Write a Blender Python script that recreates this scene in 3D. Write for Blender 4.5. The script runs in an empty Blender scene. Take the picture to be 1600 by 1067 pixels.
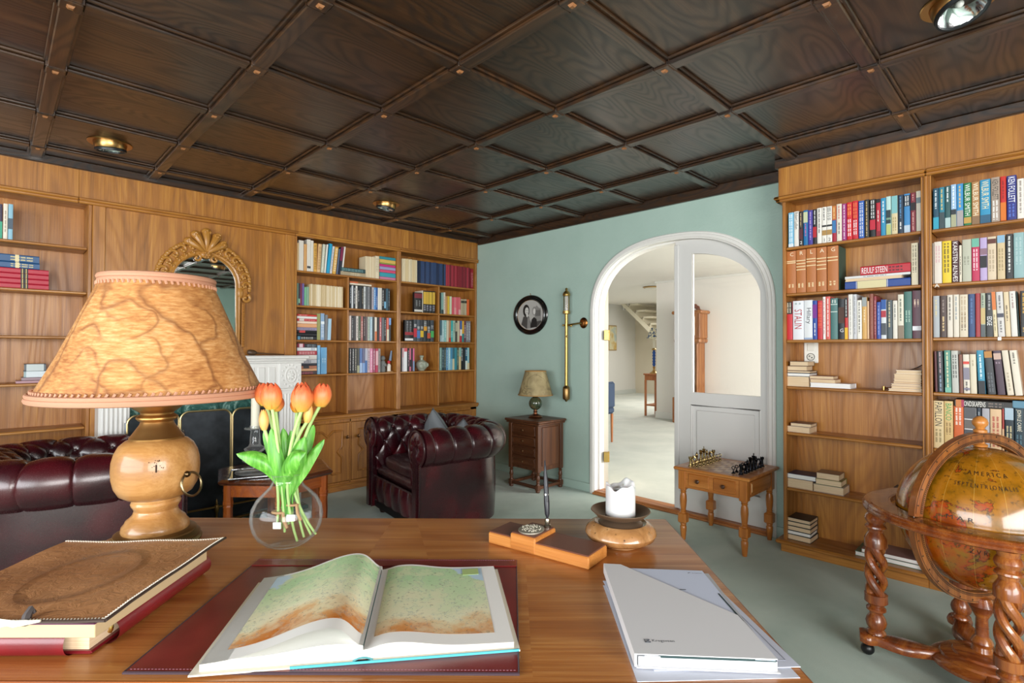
E_BACK=270.; E_LEFT=185.; E_HALL=270.; E_END=90.; EXPO=0.2
import bpy, bmesh, math, random
from mathutils import Vector, Matrix, noise
PI=math.pi; R=math.radians; sin=math.sin; cos=math.cos
random.seed(11)
SC=bpy.context.scene; COL=SC.collection
YAW=R(45.67); DR=YAW-PI/2
RH=Vector((sin(YAW),-cos(YAW),0)); FH=Vector((cos(YAW),sin(YAW),0))
def dk(a,b,z=.76): return RH*a+FH*b+Vector((0,0,z))
def lin(h):
    if not isinstance(h,str): return tuple(h)
    if len(h)==3: h=''.join(c*2 for c in h)
    v=[int(h[i:i+2],16)/255 for i in (0,2,4)]
    return tuple(((c+.055)/1.055)**2.4 if c>.04045 else c/12.92 for c in v)
# ---------------------------------------------------------------- mesh builder
class MB:
    def __init__(s,o=(0,0,0)): s.v=[];s.f=[];s.m=[];s.o=Vector(o)
    def add(s,vs,fs,mi=0,M=None):
        b=len(s.v); o=s.o
        if M is None: s.v+= [Vector(p)-o for p in vs]
        else: s.v+=[M@Vector(p)-o for p in vs]
        s.f+=[tuple(i+b for i in f) for f in fs]; s.m+=[mi]*len(fs); return s
    def box(s,x0,x1,y0,y1,z0,z1,mi=0,c=0,M=None):
        if x0>x1:x0,x1=x1,x0
        if y0>y1:y0,y1=y1,y0
        if z0>z1:z0,z1=z1,z0
        if c<=0:
            vs=[(x,y,z) for x in (x0,x1) for y in (y0,y1) for z in (z0,z1)]
            fs=[(0,1,3,2),(4,6,7,5),(0,4,5,1),(2,3,7,6),(0,2,6,4),(1,5,7,3)]
            return s.add(vs,fs,mi,M)
        c=min(c,(x1-x0)*.49,(y1-y0)*.49,(z1-z0)*.49)
        X=(x0,x1);Y=(y0,y1);Z=(z0,z1); vs=[];ix={}
        for i in (0,1):
            for j in (0,1):
                for k in (0,1):
                    sx=c*(1-2*i);sy=c*(1-2*j);sz=c*(1-2*k)
                    for a,p in enumerate(((X[i],Y[j]+sy,Z[k]+sz),(X[i]+sx,Y[j],Z[k]+sz),(X[i]+sx,Y[j]+sy,Z[k]))):
                        ix[i,j,k,a]=len(vs); vs.append(p)
        g=lambda i,j,k,a: ix[i,j,k,a]
        fs=[(g(0,0,0,0),g(0,0,1,0),g(0,1,1,0),g(0,1,0,0)),(g(1,0,0,0),g(1,1,0,0),g(1,1,1,0),g(1,0,1,0)),
            (g(0,0,0,1),g(1,0,0,1),g(1,0,1,1),g(0,0,1,1)),(g(0,1,0,1),g(0,1,1,1),g(1,1,1,1),g(1,1,0,1)),
            (g(0,0,0,2),g(0,1,0,2),g(1,1,0,2),g(1,0,0,2)),(g(0,0,1,2),g(1,0,1,2),g(1,1,1,2),g(0,1,1,2))]
        for i in (0,1):
            for j in (0,1):
                fs.append((g(i,j,0,0),g(i,j,1,0),g(i,j,1,1),g(i,j,0,1))); fs.append((g(i,0,j,0),g(i,1,j,0),g(i,1,j,2),g(i,0,j,2))); fs.append((g(0,i,j,1),g(1,i,j,1),g(1,i,j,2),g(0,i,j,2)))
                for k in (0,1): fs.append((g(i,j,k,0),g(i,j,k,1),g(i,j,k,2)))
        return s.add(vs,fs,mi,M)
    def lathe(s,pr,n=32,mi=0,M=None,cap=True,a0=0,a1=2*PI,rad=None):
        full=abs(a1-a0-2*PI)<1e-6; m=n if full else n+1; vs=[];fs=[]
        for r,z in pr:
            for i in range(m):
                a=a0+(a1-a0)*i/n; q=r if rad is None else r*rad(a,z)
                vs.append((q*cos(a),q*sin(a),z))
        for j in range(len(pr)-1):
            for i in range(n):
                k=(i+1)%m
                fs.append((j*m+i,j*m+k,(j+1)*m+k,(j+1)*m+i))
        if cap and full:
            if pr[0][0]>1e-5: fs.append(tuple(range(m))[::-1])
            if pr[-1][0]>1e-5: fs.append(tuple((len(pr)-1)*m+i for i in range(m)))
        return s.add(vs,fs,mi,M)
    def tube(s,pts,r,n=8,mi=0,closed=False,M=None,prof=None,up=None):
        pts=[Vector(p) for p in pts]; L=len(pts); vs=[];fs=[]
        nrm=None
        for i,p in enumerate(pts):
            if closed: t=pts[(i+1)%L]-pts[i-1]
            else: t=pts[min(i+1,L-1)]-pts[max(i-1,0)]
            t=t.normalized() if t.length>1e-9 else Vector((0,0,1))
            if nrm is None:
                nrm=Vector(up) if up else (Vector((0,0,1)) if abs(t.z)<.9 else Vector((1,0,0)))
            if up: nrm=Vector(up)
            nrm=(nrm-t*nrm.dot(t)); nrm=nrm.normalized() if nrm.length>1e-6 else t.orthogonal().normalized()
            b=t.cross(nrm); rr=r[i] if isinstance(r,(list,tuple)) else r
            if prof: vs+=[p+nrm*q[1]*rr+b*q[0]*rr for q in prof]
            else: vs+=[p+(nrm*cos(2*PI*k/n)+b*sin(2*PI*k/n))*rr for k in range(n)]
        m=len(prof) if prof else n
        for i in range(L if closed else L-1):
            j=(i+1)%L
            for k in range(m): fs.append((i*m+k,i*m+(k+1)%m,j*m+(k+1)%m,j*m+k))
        if not closed: fs+= [tuple(range(m))[::-1],tuple((L-1)*m+k for k in range(m))]
        return s.add(vs,fs,mi,M)
    def prism(s,poly,z0,z1,mi=0,M=None,mi2=None):
        n=len(poly); vs=[(x,y,z0) for x,y in poly]+[(x,y,z1) for x,y in poly]
        s.add(vs,[tuple(range(n))[::-1],tuple(range(n,2*n))],mi,M)
        return s.add(vs,[(i,(i+1)%n,n+(i+1)%n,n+i) for i in range(n)],mi if mi2 is None else mi2,M)
    def grid(s,fn,nu,nv,mi=0,cu=False,cv=False,M=None):
        mu=nu if cu else nu+1; mv=nv if cv else nv+1
        vs=[fn(i/nu,j/nv) for j in range(mv) for i in range(mu)]
        fs=[(j*mu+i,j*mu+(i+1)%mu,((j+1)%mv)*mu+(i+1)%mu,((j+1)%mv)*mu+i) for j in range(nv) for i in range(nu)]
        return s.add(vs,fs,mi,M)
    def ball(s,c,r,n=16,m=10,mi=0,sc=(1,1,1)):
        c=Vector(c)
        return s.grid(lambda u,v:(c.x+r*sc[0]*sin(PI*v)*cos(2*PI*u),c.y+r*sc[1]*sin(PI*v)*sin(2*PI*u),c.z-r*sc[2]*cos(PI*v)),n,m,mi,cu=True)
    def build(s,name,mats,parent=None,loc=None,rot=None,smooth=35,fix=False):
        me=bpy.data.meshes.new(name); me.from_pydata([tuple(v) for v in s.v],[],s.f)
        if not isinstance(mats,(list,tuple)): mats=[mats]
        for m in mats: me.materials.append(m)
        if any(s.m): me.polygons.foreach_set('material_index',s.m)
        if smooth:
            me.shade_smooth(); me.set_sharp_from_angle(angle=R(smooth))
        if fix:
            bm=bmesh.new(); bm.from_mesh(me); bmesh.ops.remove_doubles(bm,verts=bm.verts,dist=1e-6); bmesh.ops.recalc_face_normals(bm,faces=bm.faces); bm.to_mesh(me); bm.free()
        me.update()
        o=bpy.data.objects.new(name,me); COL.objects.link(o)
        if parent: o.parent=parent
        if loc is not None: o.location=loc
        if rot is not None: o.rotation_euler=rot
        return o
def tag(o,label=None,cat=None,group=None,kind=None):
    if label: o['label']=label
    if cat: o['category']=cat
    if group: o['group']=group
    if kind: o['kind']=kind
    return o
def thing(name,label,cat,loc=(0,0,0),rz=0,group=None):
    o=bpy.data.objects.new(name,None); COL.objects.link(o); o.location=loc; o.rotation_euler=(0,0,rz); o.empty_display_size=.05
    return tag(o,label,cat,group)
def struct(o): o['kind']='structure'; return o
KID={}
def copy_tree(o,loc,rz,label,parent=None):
    kids=KID.get('all') or {}
    if not kids:
        for q in bpy.data.objects:
            if q.parent: kids.setdefault(q.parent,[]).append(q)
    def rec(s,p):
        c=s.copy(); COL.objects.link(c)
        if p: c.parent=p
        for k in kids.get(s,[]): rec(k,c)
        return c
    c=rec(o,parent); c.location=loc; c.rotation_euler=(0,0,rz)
    if label: c['label']=label
    return c
# ---------------------------------------------------------------- materials
MATS={}
class NT:
    def __init__(s,name):
        s.mat=bpy.data.materials.new(name); s.mat.use_nodes=True; s.t=s.mat.node_tree; s.b=s.t.nodes['Principled BSDF']
    def n(s,typ,**k):
        d=s.t.nodes.new(typ)
        for a,v in k.items():
            if a.startswith('i_'):
                key=a[2:]; key=int(key) if key.isdigit() else key.replace('_',' ')
                if isinstance(v,bpy.types.NodeSocket): s.t.links.new(v,d.inputs[key])
                else: d.inputs[key].default_value=v
            else: setattr(d,a,v)
        return d
    def math(s,op,a,b=0.,c=None):
        d=s.n('ShaderNodeMath',operation=op)
        for i,x in enumerate((a,b,c)):
            if x is None: continue
            if isinstance(x,bpy.types.NodeSocket): s.t.links.new(x,d.inputs[i])
            else: d.inputs[i].default_value=x
        return d.outputs[0]
    def mix(s,f,a,b,blend='MIX'):
        d=s.n('ShaderNodeMix',data_type='RGBA',blend_type=blend)
        for i,x in ((0,f),(6,a),(7,b)):
            if isinstance(x,bpy.types.NodeSocket): s.t.links.new(x,d.inputs[i])
            elif i==0: d.inputs[i].default_value=x
            else: d.inputs[i].default_value=(*lin(x),1)
        return d.outputs[2]
    def ramp(s,f,stops,interp='LINEAR'):
        d=s.n('ShaderNodeValToRGB'); s.t.links.new(f,d.inputs[0]); cr=d.color_ramp; cr.interpolation=interp
        while len(cr.elements)<len(stops): cr.elements.new(.5)
        for e,(p,c) in zip(cr.elements,stops): e.position=p; e.color=(*lin(c),1)
        return d.outputs[0]
    def coord(s,scale=(1,1,1),rnd=True,kind='Object',attr=None,rot=(0,0,0)):
        tc=s.n('ShaderNodeTexCoord').outputs[kind]
        if rnd:
            oi=s.n('ShaderNodeObjectInfo').outputs['Random']
            tc=s.n('ShaderNodeVectorMath',operation='ADD',i_0=tc,i_1=s.n('ShaderNodeVectorMath',operation='SCALE',i_0=s.n('ShaderNodeCombineXYZ',i_X=oi,i_Y=s.math('MULTIPLY',oi,1.7),i_Z=s.math('MULTIPLY',oi,2.3)).outputs[0],i_Scale=9.).outputs[0]).outputs[0]
        if attr:
            at=s.n('ShaderNodeAttribute',attribute_name=attr).outputs['Fac']
            tc=s.n('ShaderNodeVectorMath',operation='ADD',i_0=tc,i_1=s.n('ShaderNodeCombineXYZ',i_X=s.math('MULTIPLY',at,13.),i_Y=s.math('MULTIPLY',at,29.),i_Z=at).outputs[0]).outputs[0]
        return s.n('ShaderNodeMapping',i_Vector=tc,i_Scale=scale,i_Rotation=rot).outputs[0]
    def noise(s,vec,scale,detail=3,rough=.55,dist=0):
        return s.n('ShaderNodeTexNoise',i_Vector=vec,i_Scale=scale,i_Detail=detail,i_Roughness=rough,i_Distortion=dist).outputs[0]
    def bump(s,h,strength=.2,dist=.01):
        s.t.links.new(s.n('ShaderNodeBump',i_Height=h,i_Strength=strength,i_Distance=dist).outputs[0],s.b.inputs['Normal'])
    def set(s,**k):
        for a,v in k.items():
            key={'col':'Base Color','rough':'Roughness','metal':'Metallic','coat':'Coat Weight','crough':'Coat Roughness','trans':'Transmission Weight','ior':'IOR','spec':'Specular IOR Level','sheen':'Sheen Weight','alpha':'Alpha','sss':'Subsurface Weight'}[a]
            if isinstance(v,bpy.types.NodeSocket): s.t.links.new(v,s.b.inputs[key])
            else: s.b.inputs[key].default_value=(*lin(v),1) if a=='col' else v
        return s
def flat(h,rough=.5,metal=0,coat=0,name=None,**k):
    key=('f',h,rough,metal,coat,tuple(k.items()))
    if key not in MATS: MATS[key]=NT(name or 'paint_'+str(h)).set(col=h,rough=rough,metal=metal,coat=coat,**k).mat
    return MATS[key]
def wood(key,axis,dark,mid,light,s=1.,rough=.42,coat=0.,ring=9.,attr=None,rnd=True,crough=.1,fib=.5,rot=(0,0,0),ax=.16,line=.35,lpow=5.):
    k=('w',key,axis)
    if k in MATS: return MATS[k]
    t=NT(f'{key}_wood_{axis}'); sc=[s,s,s]; sc['xyz'.index(axis)]=ax*s
    v=t.coord(sc,rnd=rnd,attr=attr,rot=rot)
    n1=t.noise(v,2.6,1.5,.45)
    rg=t.math('POWER',t.math('ABSOLUTE',t.math('SINE',t.math('MULTIPLY',n1,ring*6.28))),lpow)
    sc2=[s,s,s]; sc2['xyz'.index(axis)]=.02*s
    n2=t.noise(t.coord(sc2,rnd=rnd,attr=attr,rot=rot),120,4,.7)
    n3=t.noise(t.coord(sc2,rnd=rnd,attr=attr,rot=rot),14,2)
    f=t.math('SUBTRACT',t.math('ADD',t.math('MULTIPLY',n2,fib),t.math('MULTIPLY',n3,1-fib)),t.math('MULTIPLY',rg,t.math('MULTIPLY',n2,line*.5)))
    t.set(col=t.ramp(f,[(.22,dark),(.46,mid),(.66,light)]),rough=t.math('MULTIPLY_ADD',rg,.12,rough),coat=coat,crough=crough)
    t.bump(t.math('SUBTRACT',n2,t.math('MULTIPLY',rg,.5)),.12,.004)
    MATS[k]=t.mat; return t.mat
OAKC=('6e4416','a2682a','bf863e')
def oak(a): return wood('oak',a,*OAKC,rough=.36,ring=9,s=1.3,fib=.55,coat=.2,crough=.25,line=.3)
def dko(a,attr=None): return wood('dark_oak'+('_panel' if attr else ''),a,'170d07','35200f','4e321c',rough=.36,ring=13,attr=attr,rnd=not attr,coat=.6,crough=.28,s=1.5,ax=.22,line=.75,lpow=4.)
def brn(a): return wood('brown_oak',a,'3a2012','5c3620','77492c',rough=.35,ring=6,s=1.6)
def chs(a): return wood('honey_pine',a,'8a4c16','b06a28','c98642',rough=.32,ring=5,s=1.4,coat=.2)
def mah(a): return wood('mahogany',a,'481c0a','82401a','ac682c',rough=.22,ring=5,s=2,coat=.6,crough=.06)
def yew(a): return wood('yew',a,'74300c','a04e1c','bc6a30',rough=.25,ring=6,s=1.5,coat=.4)
def brass(): return flat('b8935a',.28,1,name='brass')
def dbrass(): return flat('7a5c38',.3,1,name='aged_brass')
def steel(): return flat('c9ccd0',.15,1,name='polished_steel')
def white(): return flat('e6e3de',.4,name='white_paint')
def black(): return flat('121214',.35,name='black_lacquer')
def glass():
    if 'glass' not in MATS: MATS['glass']=NT('clear_glass').set(col='ffffff',rough=0,trans=1,ior=1.45).mat
    return MATS['glass']
def pane():
    if 'pane' not in MATS:
        t=NT('window_pane'); tr=t.n('ShaderNodeBsdfTransparent'); gl=t.n('ShaderNodeBsdfGlossy',i_Roughness=.0); fr=t.n('ShaderNodeFresnel',i_IOR=1.4)
        mx=t.n('ShaderNodeMixShader',i_0=fr.outputs[0],i_1=tr.outputs[0],i_2=gl.outputs[0]); t.t.links.new(mx.outputs[0],t.t.nodes['Material Output'].inputs[0]); MATS['pane']=t.mat
    return MATS['pane']
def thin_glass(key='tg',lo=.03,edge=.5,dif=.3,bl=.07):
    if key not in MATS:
        t=NT('thin_glass_painted_glint'); tr=t.n('ShaderNodeBsdfTransparent'); tr.inputs[0].default_value=(.965,.975,.975,1); gl=t.n('ShaderNodeBsdfGlossy',i_Roughness=.01); df=t.n('ShaderNodeBsdfTranslucent'); df.inputs[0].default_value=(.9,.93,.95,1); d2=t.n('ShaderNodeBsdfDiffuse'); d2.inputs[0].default_value=(.9,.93,.95,1); lw=t.n('ShaderNodeLayerWeight',i_Blend=bl)
        s1=t.n('ShaderNodeMixShader',i_0=.5,i_1=df.outputs[0],i_2=d2.outputs[0]); s2=t.n('ShaderNodeMixShader',i_0=dif,i_1=gl.outputs[0],i_2=s1.outputs[0])  # white diffuse towards the rims paints in bright edge highlights
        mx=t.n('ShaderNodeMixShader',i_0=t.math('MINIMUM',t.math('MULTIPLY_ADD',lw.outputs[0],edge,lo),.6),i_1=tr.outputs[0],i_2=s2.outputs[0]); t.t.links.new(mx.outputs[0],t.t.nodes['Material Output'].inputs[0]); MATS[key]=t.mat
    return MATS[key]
def leather():
    if 'lea' not in MATS:
        t=NT('oxblood_leather'); v=t.coord((1,1,1))
        p=t.noise(v,4.,2,.5); q=t.noise(v,260,2)
        t.set(col=t.ramp(p,[(.3,'22090f'),(.5,'330b13'),(.78,'5a0f18')]),rough=t.math('MULTIPLY_ADD',q,.12,.2),coat=.35,crough=.18,spec=.6); t.bump(q,.06,.002); MATS['lea']=t.mat
    return MATS['lea']
def dleather():
    if 'dlea' not in MATS:
        t=NT('dark_creased_leather'); v=t.coord((1,1,1)); w=t.noise(t.coord((5,.8,1)),7,4,.6,.8)
        t.set(col=t.ramp(w,[(.3,'1a0a0e'),(.7,'3c1a1c')]),rough=.36,coat=.2); t.bump(w,.6,.02); MATS['dlea']=t.mat
    return MATS['dlea']
def redleather():
    if 'rlea' not in MATS:
        t=NT('red_leather'); v=t.coord((1,1,1)); p=t.noise(v,4,3); q=t.noise(v,420,2)
        t.set(col=t.ramp(p,[(.3,'5a1218'),(.7,'8a1a22')]),rough=.32,coat=.2,crough=.25); t.bump(q,.08,.002); MATS['rlea']=t.mat
    return MATS['rlea']
def paper(h='f1efe9'): return flat(h,.7,name='paper_'+h)
def pages():
    if 'pg' not in MATS:
        t=NT('page_edges'); n=t.noise(t.coord((3,3,260)),3,2)
        t.set(col=t.ramp(n,[(.3,'d2b48e'),(.7,'e6cfae')]),rough=.8); MATS['pg']=t.mat
    return MATS['pg']
# ---------------------------------------------------------------- lettering
TX={}
def text_geo(s):
    if s not in TX:
        cu=bpy.data.curves.new('t','FONT'); cu.body=s; cu.size=1; cu.resolution_u=2; cu.extrude=0
        o=bpy.data.objects.new('t',cu); COL.objects.link(o); bpy.context.view_layer.update()
        me=o.evaluated_get(bpy.context.evaluated_depsgraph_get()).to_mesh()
        vs=[v.co.copy() for v in me.vertices]; fs=[tuple(p.vertices) for p in me.polygons]
        bpy.data.objects.remove(o); bpy.data.curves.remove(cu)
        x0=min(v.x for v in vs);x1=max(v.x for v in vs);y0=min(v.y for v in vs);y1=max(v.y for v in vs)
        TX[s]=([((v.x-x0)/(x1-x0),(v.y-y0)/(y1-y0)) for v in vs],fs,(x1-x0)/(y1-y0))
    return TX[s]
def put_text(mb,s,fn,mi=0):
    vs,fs,_=text_geo(s); mb.add([fn(x,y) for x,y in vs],fs,mi)
# ================================================================ setting
XB=3.92; YL=4.58; YW=4.85; XR=3.688; CZ=2.545
def wallpaper():
    t=NT('green_wallpaper'); v=t.coord((1,1,1),rnd=False)
    n=t.noise(v,3,3); br=t.n('ShaderNodeTexBrick',i_Vector=t.coord((1,1,1),rnd=False,rot=(R(90),0,R(45))),i_Scale=70.); 
    t.set(col=t.mix(n,'a0b9ae','b0c6bc'),rough=.6); t.bump(t.n('ShaderNodeTexWave',i_Vector=t.coord((1,1,1),rnd=False,rot=(R(40),0,0)),i_Scale=55.,i_Distortion=6.).outputs[1],.15,.003); return t.mat
GREEN=wallpaper()
def carpet(name,a,b):
    t=NT(name); v=t.coord((1,1,1),rnd=False); n=t.noise(v,1.6,4,.6,.4); q=t.noise(v,380,2,.7); f=t.math('ADD',t.math('MULTIPLY',n,.75),t.math('MULTIPLY',q,.3))
    t.set(col=t.ramp(f,[(.35,a),(.7,b)]),rough=.95,spec=.1,sheen=.3); t.bump(q,.35,.006); return t.mat
struct(MB().box(-2.9,3.97,-2.9,4.95,-.1,0).build('floor',carpet('green_carpet','9cb6aa','c2d4c8'),smooth=0))
# --- ceiling: panelled field, beams along the room, battens across, blocks and pegs
BX=[.816+.6305*k for k in range(-9,5)]; BY=[.554+.6285*k for k in range(-9,7)]
BX=[x for x in BX if -2.8<x<3.85]; BY=[y for y in BY if -2.8<y<4.5]
cb=MB(); xs=[-2.9]+BX+[3.95]; ys=[-2.9]+BY+[4.9]
for i in range(len(xs)-1):
    for j in range(len(ys)-1): cb.box(xs[i],xs[i+1],ys[j],ys[j+1],CZ,CZ+.05)
ceil=cb.build('ceiling',dko('x','cell'),smooth=0); struct(ceil)
at=ceil.data.attributes.new('cell','FLOAT','FACE'); at.data.foreach_set('value',[ (i//6*.618)%1*3 for i in range(len(ceil.data.polygons))])
PEG=flat('8a5a34',.4,name='copper_brown_peg')
for x in BX:
    m=MB(); m.box(x-.043,x+.043,-2.8,4.56,CZ-.012,CZ,0,.003); m.box(x-.03,x+.03,-2.8,4.56,CZ-.03,CZ-.012,0,.004)
    o=m.build('ceiling_beam',dko('y'),ceil)
    m=MB()
    for y in BY:
        m.box(x-.034,x+.034,y-.034,y+.034,CZ-.034,CZ-.012,0,.004)
        m.box(x-.036,x+.036,y-.041,y-.037,CZ-.031,CZ-.012,0); m.box(x-.036,x+.036,y+.037,y+.041,CZ-.031,CZ-.012,0)
        m.add([(x-.012,y-.012,CZ-.034),(x+.012,y-.012,CZ-.034),(x+.012,y+.012,CZ-.034),(x-.012,y+.012,CZ-.034),(x-.007,y-.007,CZ-.042),(x+.007,y-.007,CZ-.042),(x+.007,y+.007,CZ-.042),(x-.007,y+.007,CZ-.042)],[(0,1,5,4),(1,2,6,5),(2,3,7,6),(3,0,4,7),(4,5,6,7)],1)
    m.build('pegged_block',[dko('y'),PEG],o)
for y in BY:
    m=MB(); xx=[-2.85]+BX+[3.92]
    for a,b in zip(xx,xx[1:]):
        m.box(a+.036,b-.036,y-.043,y+.043,CZ-.012,CZ,0,.003); m.box(a+.036,b-.036,y-.03,y+.03,CZ-.026,CZ-.012,0,.004)
    m.build('ceiling_batten',dko('x'),ceil)
# --- dark cornice boards
def corn(n,x0,x1,y0,y1,z0,z1,ax):
    struct(MB().box(x0,x1,y0,y1,z0,z1,0,.004).build(n,dko(ax)))
corn('trim_1',-2.8,3.92,4.545,4.60,2.492,CZ,'x'); corn('trim_2',3.895,3.925,1.27,4.545,2.468,CZ,'y'); corn('trim_3',3.655,3.72,-2.8,1.285,2.487,CZ,'y'); corn('trim_4',3.72,3.92,1.255,1.285,2.487,CZ,'x')
# --- walls
struct(MB().box(-2.9,3.97,YW,YW+.1,0,2.6).build('wall_left',flat('c9b79c',.7,name='cream_plaster'),smooth=0))
AC=2.175
def arch(d,a,z0,h,n=2.4): return z0+h*max(0,1-(abs(d)/a)**n)**(1/n)
def arch_pts(a,z0,h,zb,k=48,n=2.4):
    # from bottom of the far (large Y) side, over the top, to the bottom of the near side
    P=[(AC+a,zb)]
    for i in range(k+1):
        th=PI*i/k; c,s=cos(th),sin(th)
        P.append((AC+a*math.copysign(abs(c)**(2/n),c), z0+h*abs(s)**(2/n)))
    P.append((AC-a,zb)); return P
MYZ=Matrix(((0,0,1,0),(1,0,0,0),(0,1,0,0),(0,0,0,1)))   # (y,z,x) -> world
A0=arch_pts(.775,1.6,.6,0.)
m=MB(); poly=[(-2.9,0)]+A0[::-1]+[(4.95,0),(4.95,2.6),(-2.9,2.6)]
m.prism(poly,3.92,4.02,0,MYZ); struct(m.build('wall_right',GREEN,smooth=0))
struct(MB().box(-2.9,3.97,-2.9,-2.8,0,.6).box(-2.9,3.97,-2.9,-2.8,2.35,2.6).box(-2.9,-2.5,-2.9,-2.8,.6,2.35).box(1.4,3.97,-2.9,-2.8,.6,2.35).build('wall_back',GREEN,smooth=0))
struct(MB().box(-2.9,-2.8,-2.9,4.95,0,.6).box(-2.9,-2.8,-2.9,4.95,2.35,2.6).box(-2.9,-2.8,-2.9,-1.4,.6,2.35).box(-2.9,-2.8,2.8,4.95,.6,2.35).build('wall_front',GREEN,smooth=0))
def window(n,ax,c0,c1,pos):
    m=MB(); 
    def bx(a,b,z0,z1,d0=-.03,d1=.03):
        if ax=='y': m.box(a,b,pos+d0,pos+d1,z0,z1,0,.006)
        else: m.box(pos+d0,pos+d1,a,b,z0,z1,0,.006)
    bx(c0,c0+.07,.6,2.35); bx(c1-.07,c1,.6,2.35); bx(c0,c1,.6,.67); bx(c0,c1,2.28,2.35)
    k=5
    for i in range(1,k): 
        q=c0+(c1-c0)*i/k; bx(q-.04,q+.04,.6,2.35)
    bx(c0-.05,c1+.05,.57,.6,-.02,.12)
    o=m.build(n,white()); struct(o)
    g=MB()
    if ax=='y': g.box(c0+.05,c1-.05,pos-.028,pos-.022,.65,2.3)
    else: g.box(pos-.028,pos-.022,c0+.05,c1-.05,.65,2.3)
    g.build('window_glass',pane(),o,smooth=0)
window('window_1','y',-2.5,1.4,-2.85); window('window_2','x',-1.4,2.8,-2.85)
struct(MB().box(3.906,3.92,2.98,4.57,0,.078,0,.004).build('baseboard_right',GREEN)); struct(MB().box(3.906,3.92,1.27,1.37,0,.078,0,.004).build('baseboard_right',GREEN))
# --- arch casing, jamb, sill
WH=white()
def strip(m,Ao,Ai,xo,xi,mi=0):
    n=len(Ao); m.add([(xo,y,z) for y,z in Ao]+[(xi,y,z) for y,z in Ai],[(i,i+1,n+i+1,n+i) for i in range(n-1)],mi)
m=MB(); S=[(.805,.635,3.921),(.805,.635,3.905),(.798,.628,3.9),(.787,.617,3.9),(.783,.613,3.893),(.764,.594,3.893),(.758,.588,3.899),(.75,.58,3.902),(.75,.58,3.96),(.735,.565,3.96),(.735,.565,4.03),(.80,.63,4.03)]
for (a,h,x),(b,g,w) in zip(S,S[1:]): strip(m,arch_pts(a,1.6,h,0),arch_pts(b,1.6,g,0),x,w)
struct(m.build('trim_5',WH))
struct(MB().box(3.885,4.03,1.425,2.925,0,.03,0,.008).box(3.87,3.89,1.42,2.93,0,.018,0,.006).build('trim_6',wood('sill_oak','y','7a4420','a86838','c08450',rough=.35)))
# --- right door leaf (closed) with arched pane
d=struct(bpy.data.objects.new('door_1',None)); COL.objects.link(d); d.location=(3.965,2.15,0); d.empty_display_size=.05
GR=flat('d6d4d1',.4,name='pale_grey_paint'); m=MB(d.location)
a_=.742
def leaf_outer(y): return arch(y-AC,a_,1.6,.572)
def glass_top(y): return arch(y-AC,.70,1.6,.465)
yo=[2.15+(1.434-2.15)*i/40 for i in range(41)]; yi=[2.01+(1.486-2.01)*i/40 for i in range(41)]
O=[(y,leaf_outer(y)) for y in yo]; I=[(y,glass_top(y)) for y in yi]
for x,xx,sg in ((3.94,3.99,1),):
    n=41
    for X_ in (3.942,3.985):
        m.add([(X_,y,z) for y,z in O]+[(X_,y,z) for y,z in I],[(i,i+1,n+i+1,n+i) for i in range(n-1)])
        m.add([(X_,2.15,.965),(X_,2.15,O[0][1]),(X_,2.01,I[0][1]),(X_,2.01,.965),(X_,1.486,.965),(X_,1.486,I[-1][1]),(X_,1.434,O[-1][1]),(X_,1.434,.965)],[(0,1,2,3),(4,5,6,7)])
    for L in (O,I): m.add([(3.942,y,z) for y,z in L]+[(3.985,y,z) for y,z in L],[(i,i+1,n+i+1,n+i) for i in range(n-1)])
    for y in (2.15,2.01,1.486,1.434):
        zz={2.15:O[0][1],2.01:I[0][1],1.486:I[-1][1],1.434:O[-1][1]}[y]; m.add([(3.942,y,.965),(3.985,y,.965),(3.985,y,zz),(3.942,y,zz)],[(0,1,2,3)])
m.box(3.942,3.985,1.434,2.15,.87,.965); m.box(3.942,3.985,1.434,2.15,.032,.245); m.box(3.942,3.985,2.02,2.15,.245,.87); m.box(3.942,3.985,1.434,1.485,.245,.87)
m.box(3.956,3.97,1.485,2.02,.245,.87)
m.tube([(3.95,2.014,.25),(3.95,2.014,.864),(3.95,1.49,.864),(3.95,1.49,.25)],.011,8,closed=True)
m.box(3.944,3.956,1.53,1.975,.285,.83,0,.008)
m.box(3.928,3.942,2.115,2.155,.035,O[0][1]-.03,0,.005)
m.build('leaf_frame',GR,d,smooth=30)
m=MB(d.location); L=[(2.012,.966)]+[(y,z+.002) for y,z in I]+[(1.484,.966)]
m.prism(L,3.961,3.966,0,MYZ); m.build('door_glass',pane(),d,smooth=0)
# --- left door leaf, swung open into the hall, seen edge on
d2=struct(bpy.data.objects.new('door_2',None)); COL.objects.link(d2); d2.location=(4.03,2.905,0); d2.rotation_euler=(0,0,R(37)); d2.empty_display_size=.05
m=MB(d2.location); pts=[(4.03,0.03),(4.74,.03)]
PX=[4.03+.71*i/24 for i in range(25)]
poly=[(4.03,.03),(4.74,.03)]+[(x,arch(.742-(x-4.03),.742,1.6,.572)) for x in PX[::-1]]
MXZ=Matrix(((1,0,0,0),(0,0,1,0),(0,1,0,0),(0,0,0,1)))
m.prism(poly,2.872,2.912,0,MXZ); m.build('leaf',flat('e4dbc9',.45,name='cream_paint'),d2)
for z in (.32,1.43):
    m=MB(d2.location); m.box(3.99,4.027,2.872,2.913,z-.045,z+.045,0,.003); m.lathe([(.006,-.048),(.006,.048)],10,0,Matrix.Translation((4.02,2.868,z)))
    for k in (-.025,.025): m.ball((3.995,2.871,z+k),.005,8,6)
    m.build('hinge',flat('c9a860',.35,1,name='hinge_brass'),d2)
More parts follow.
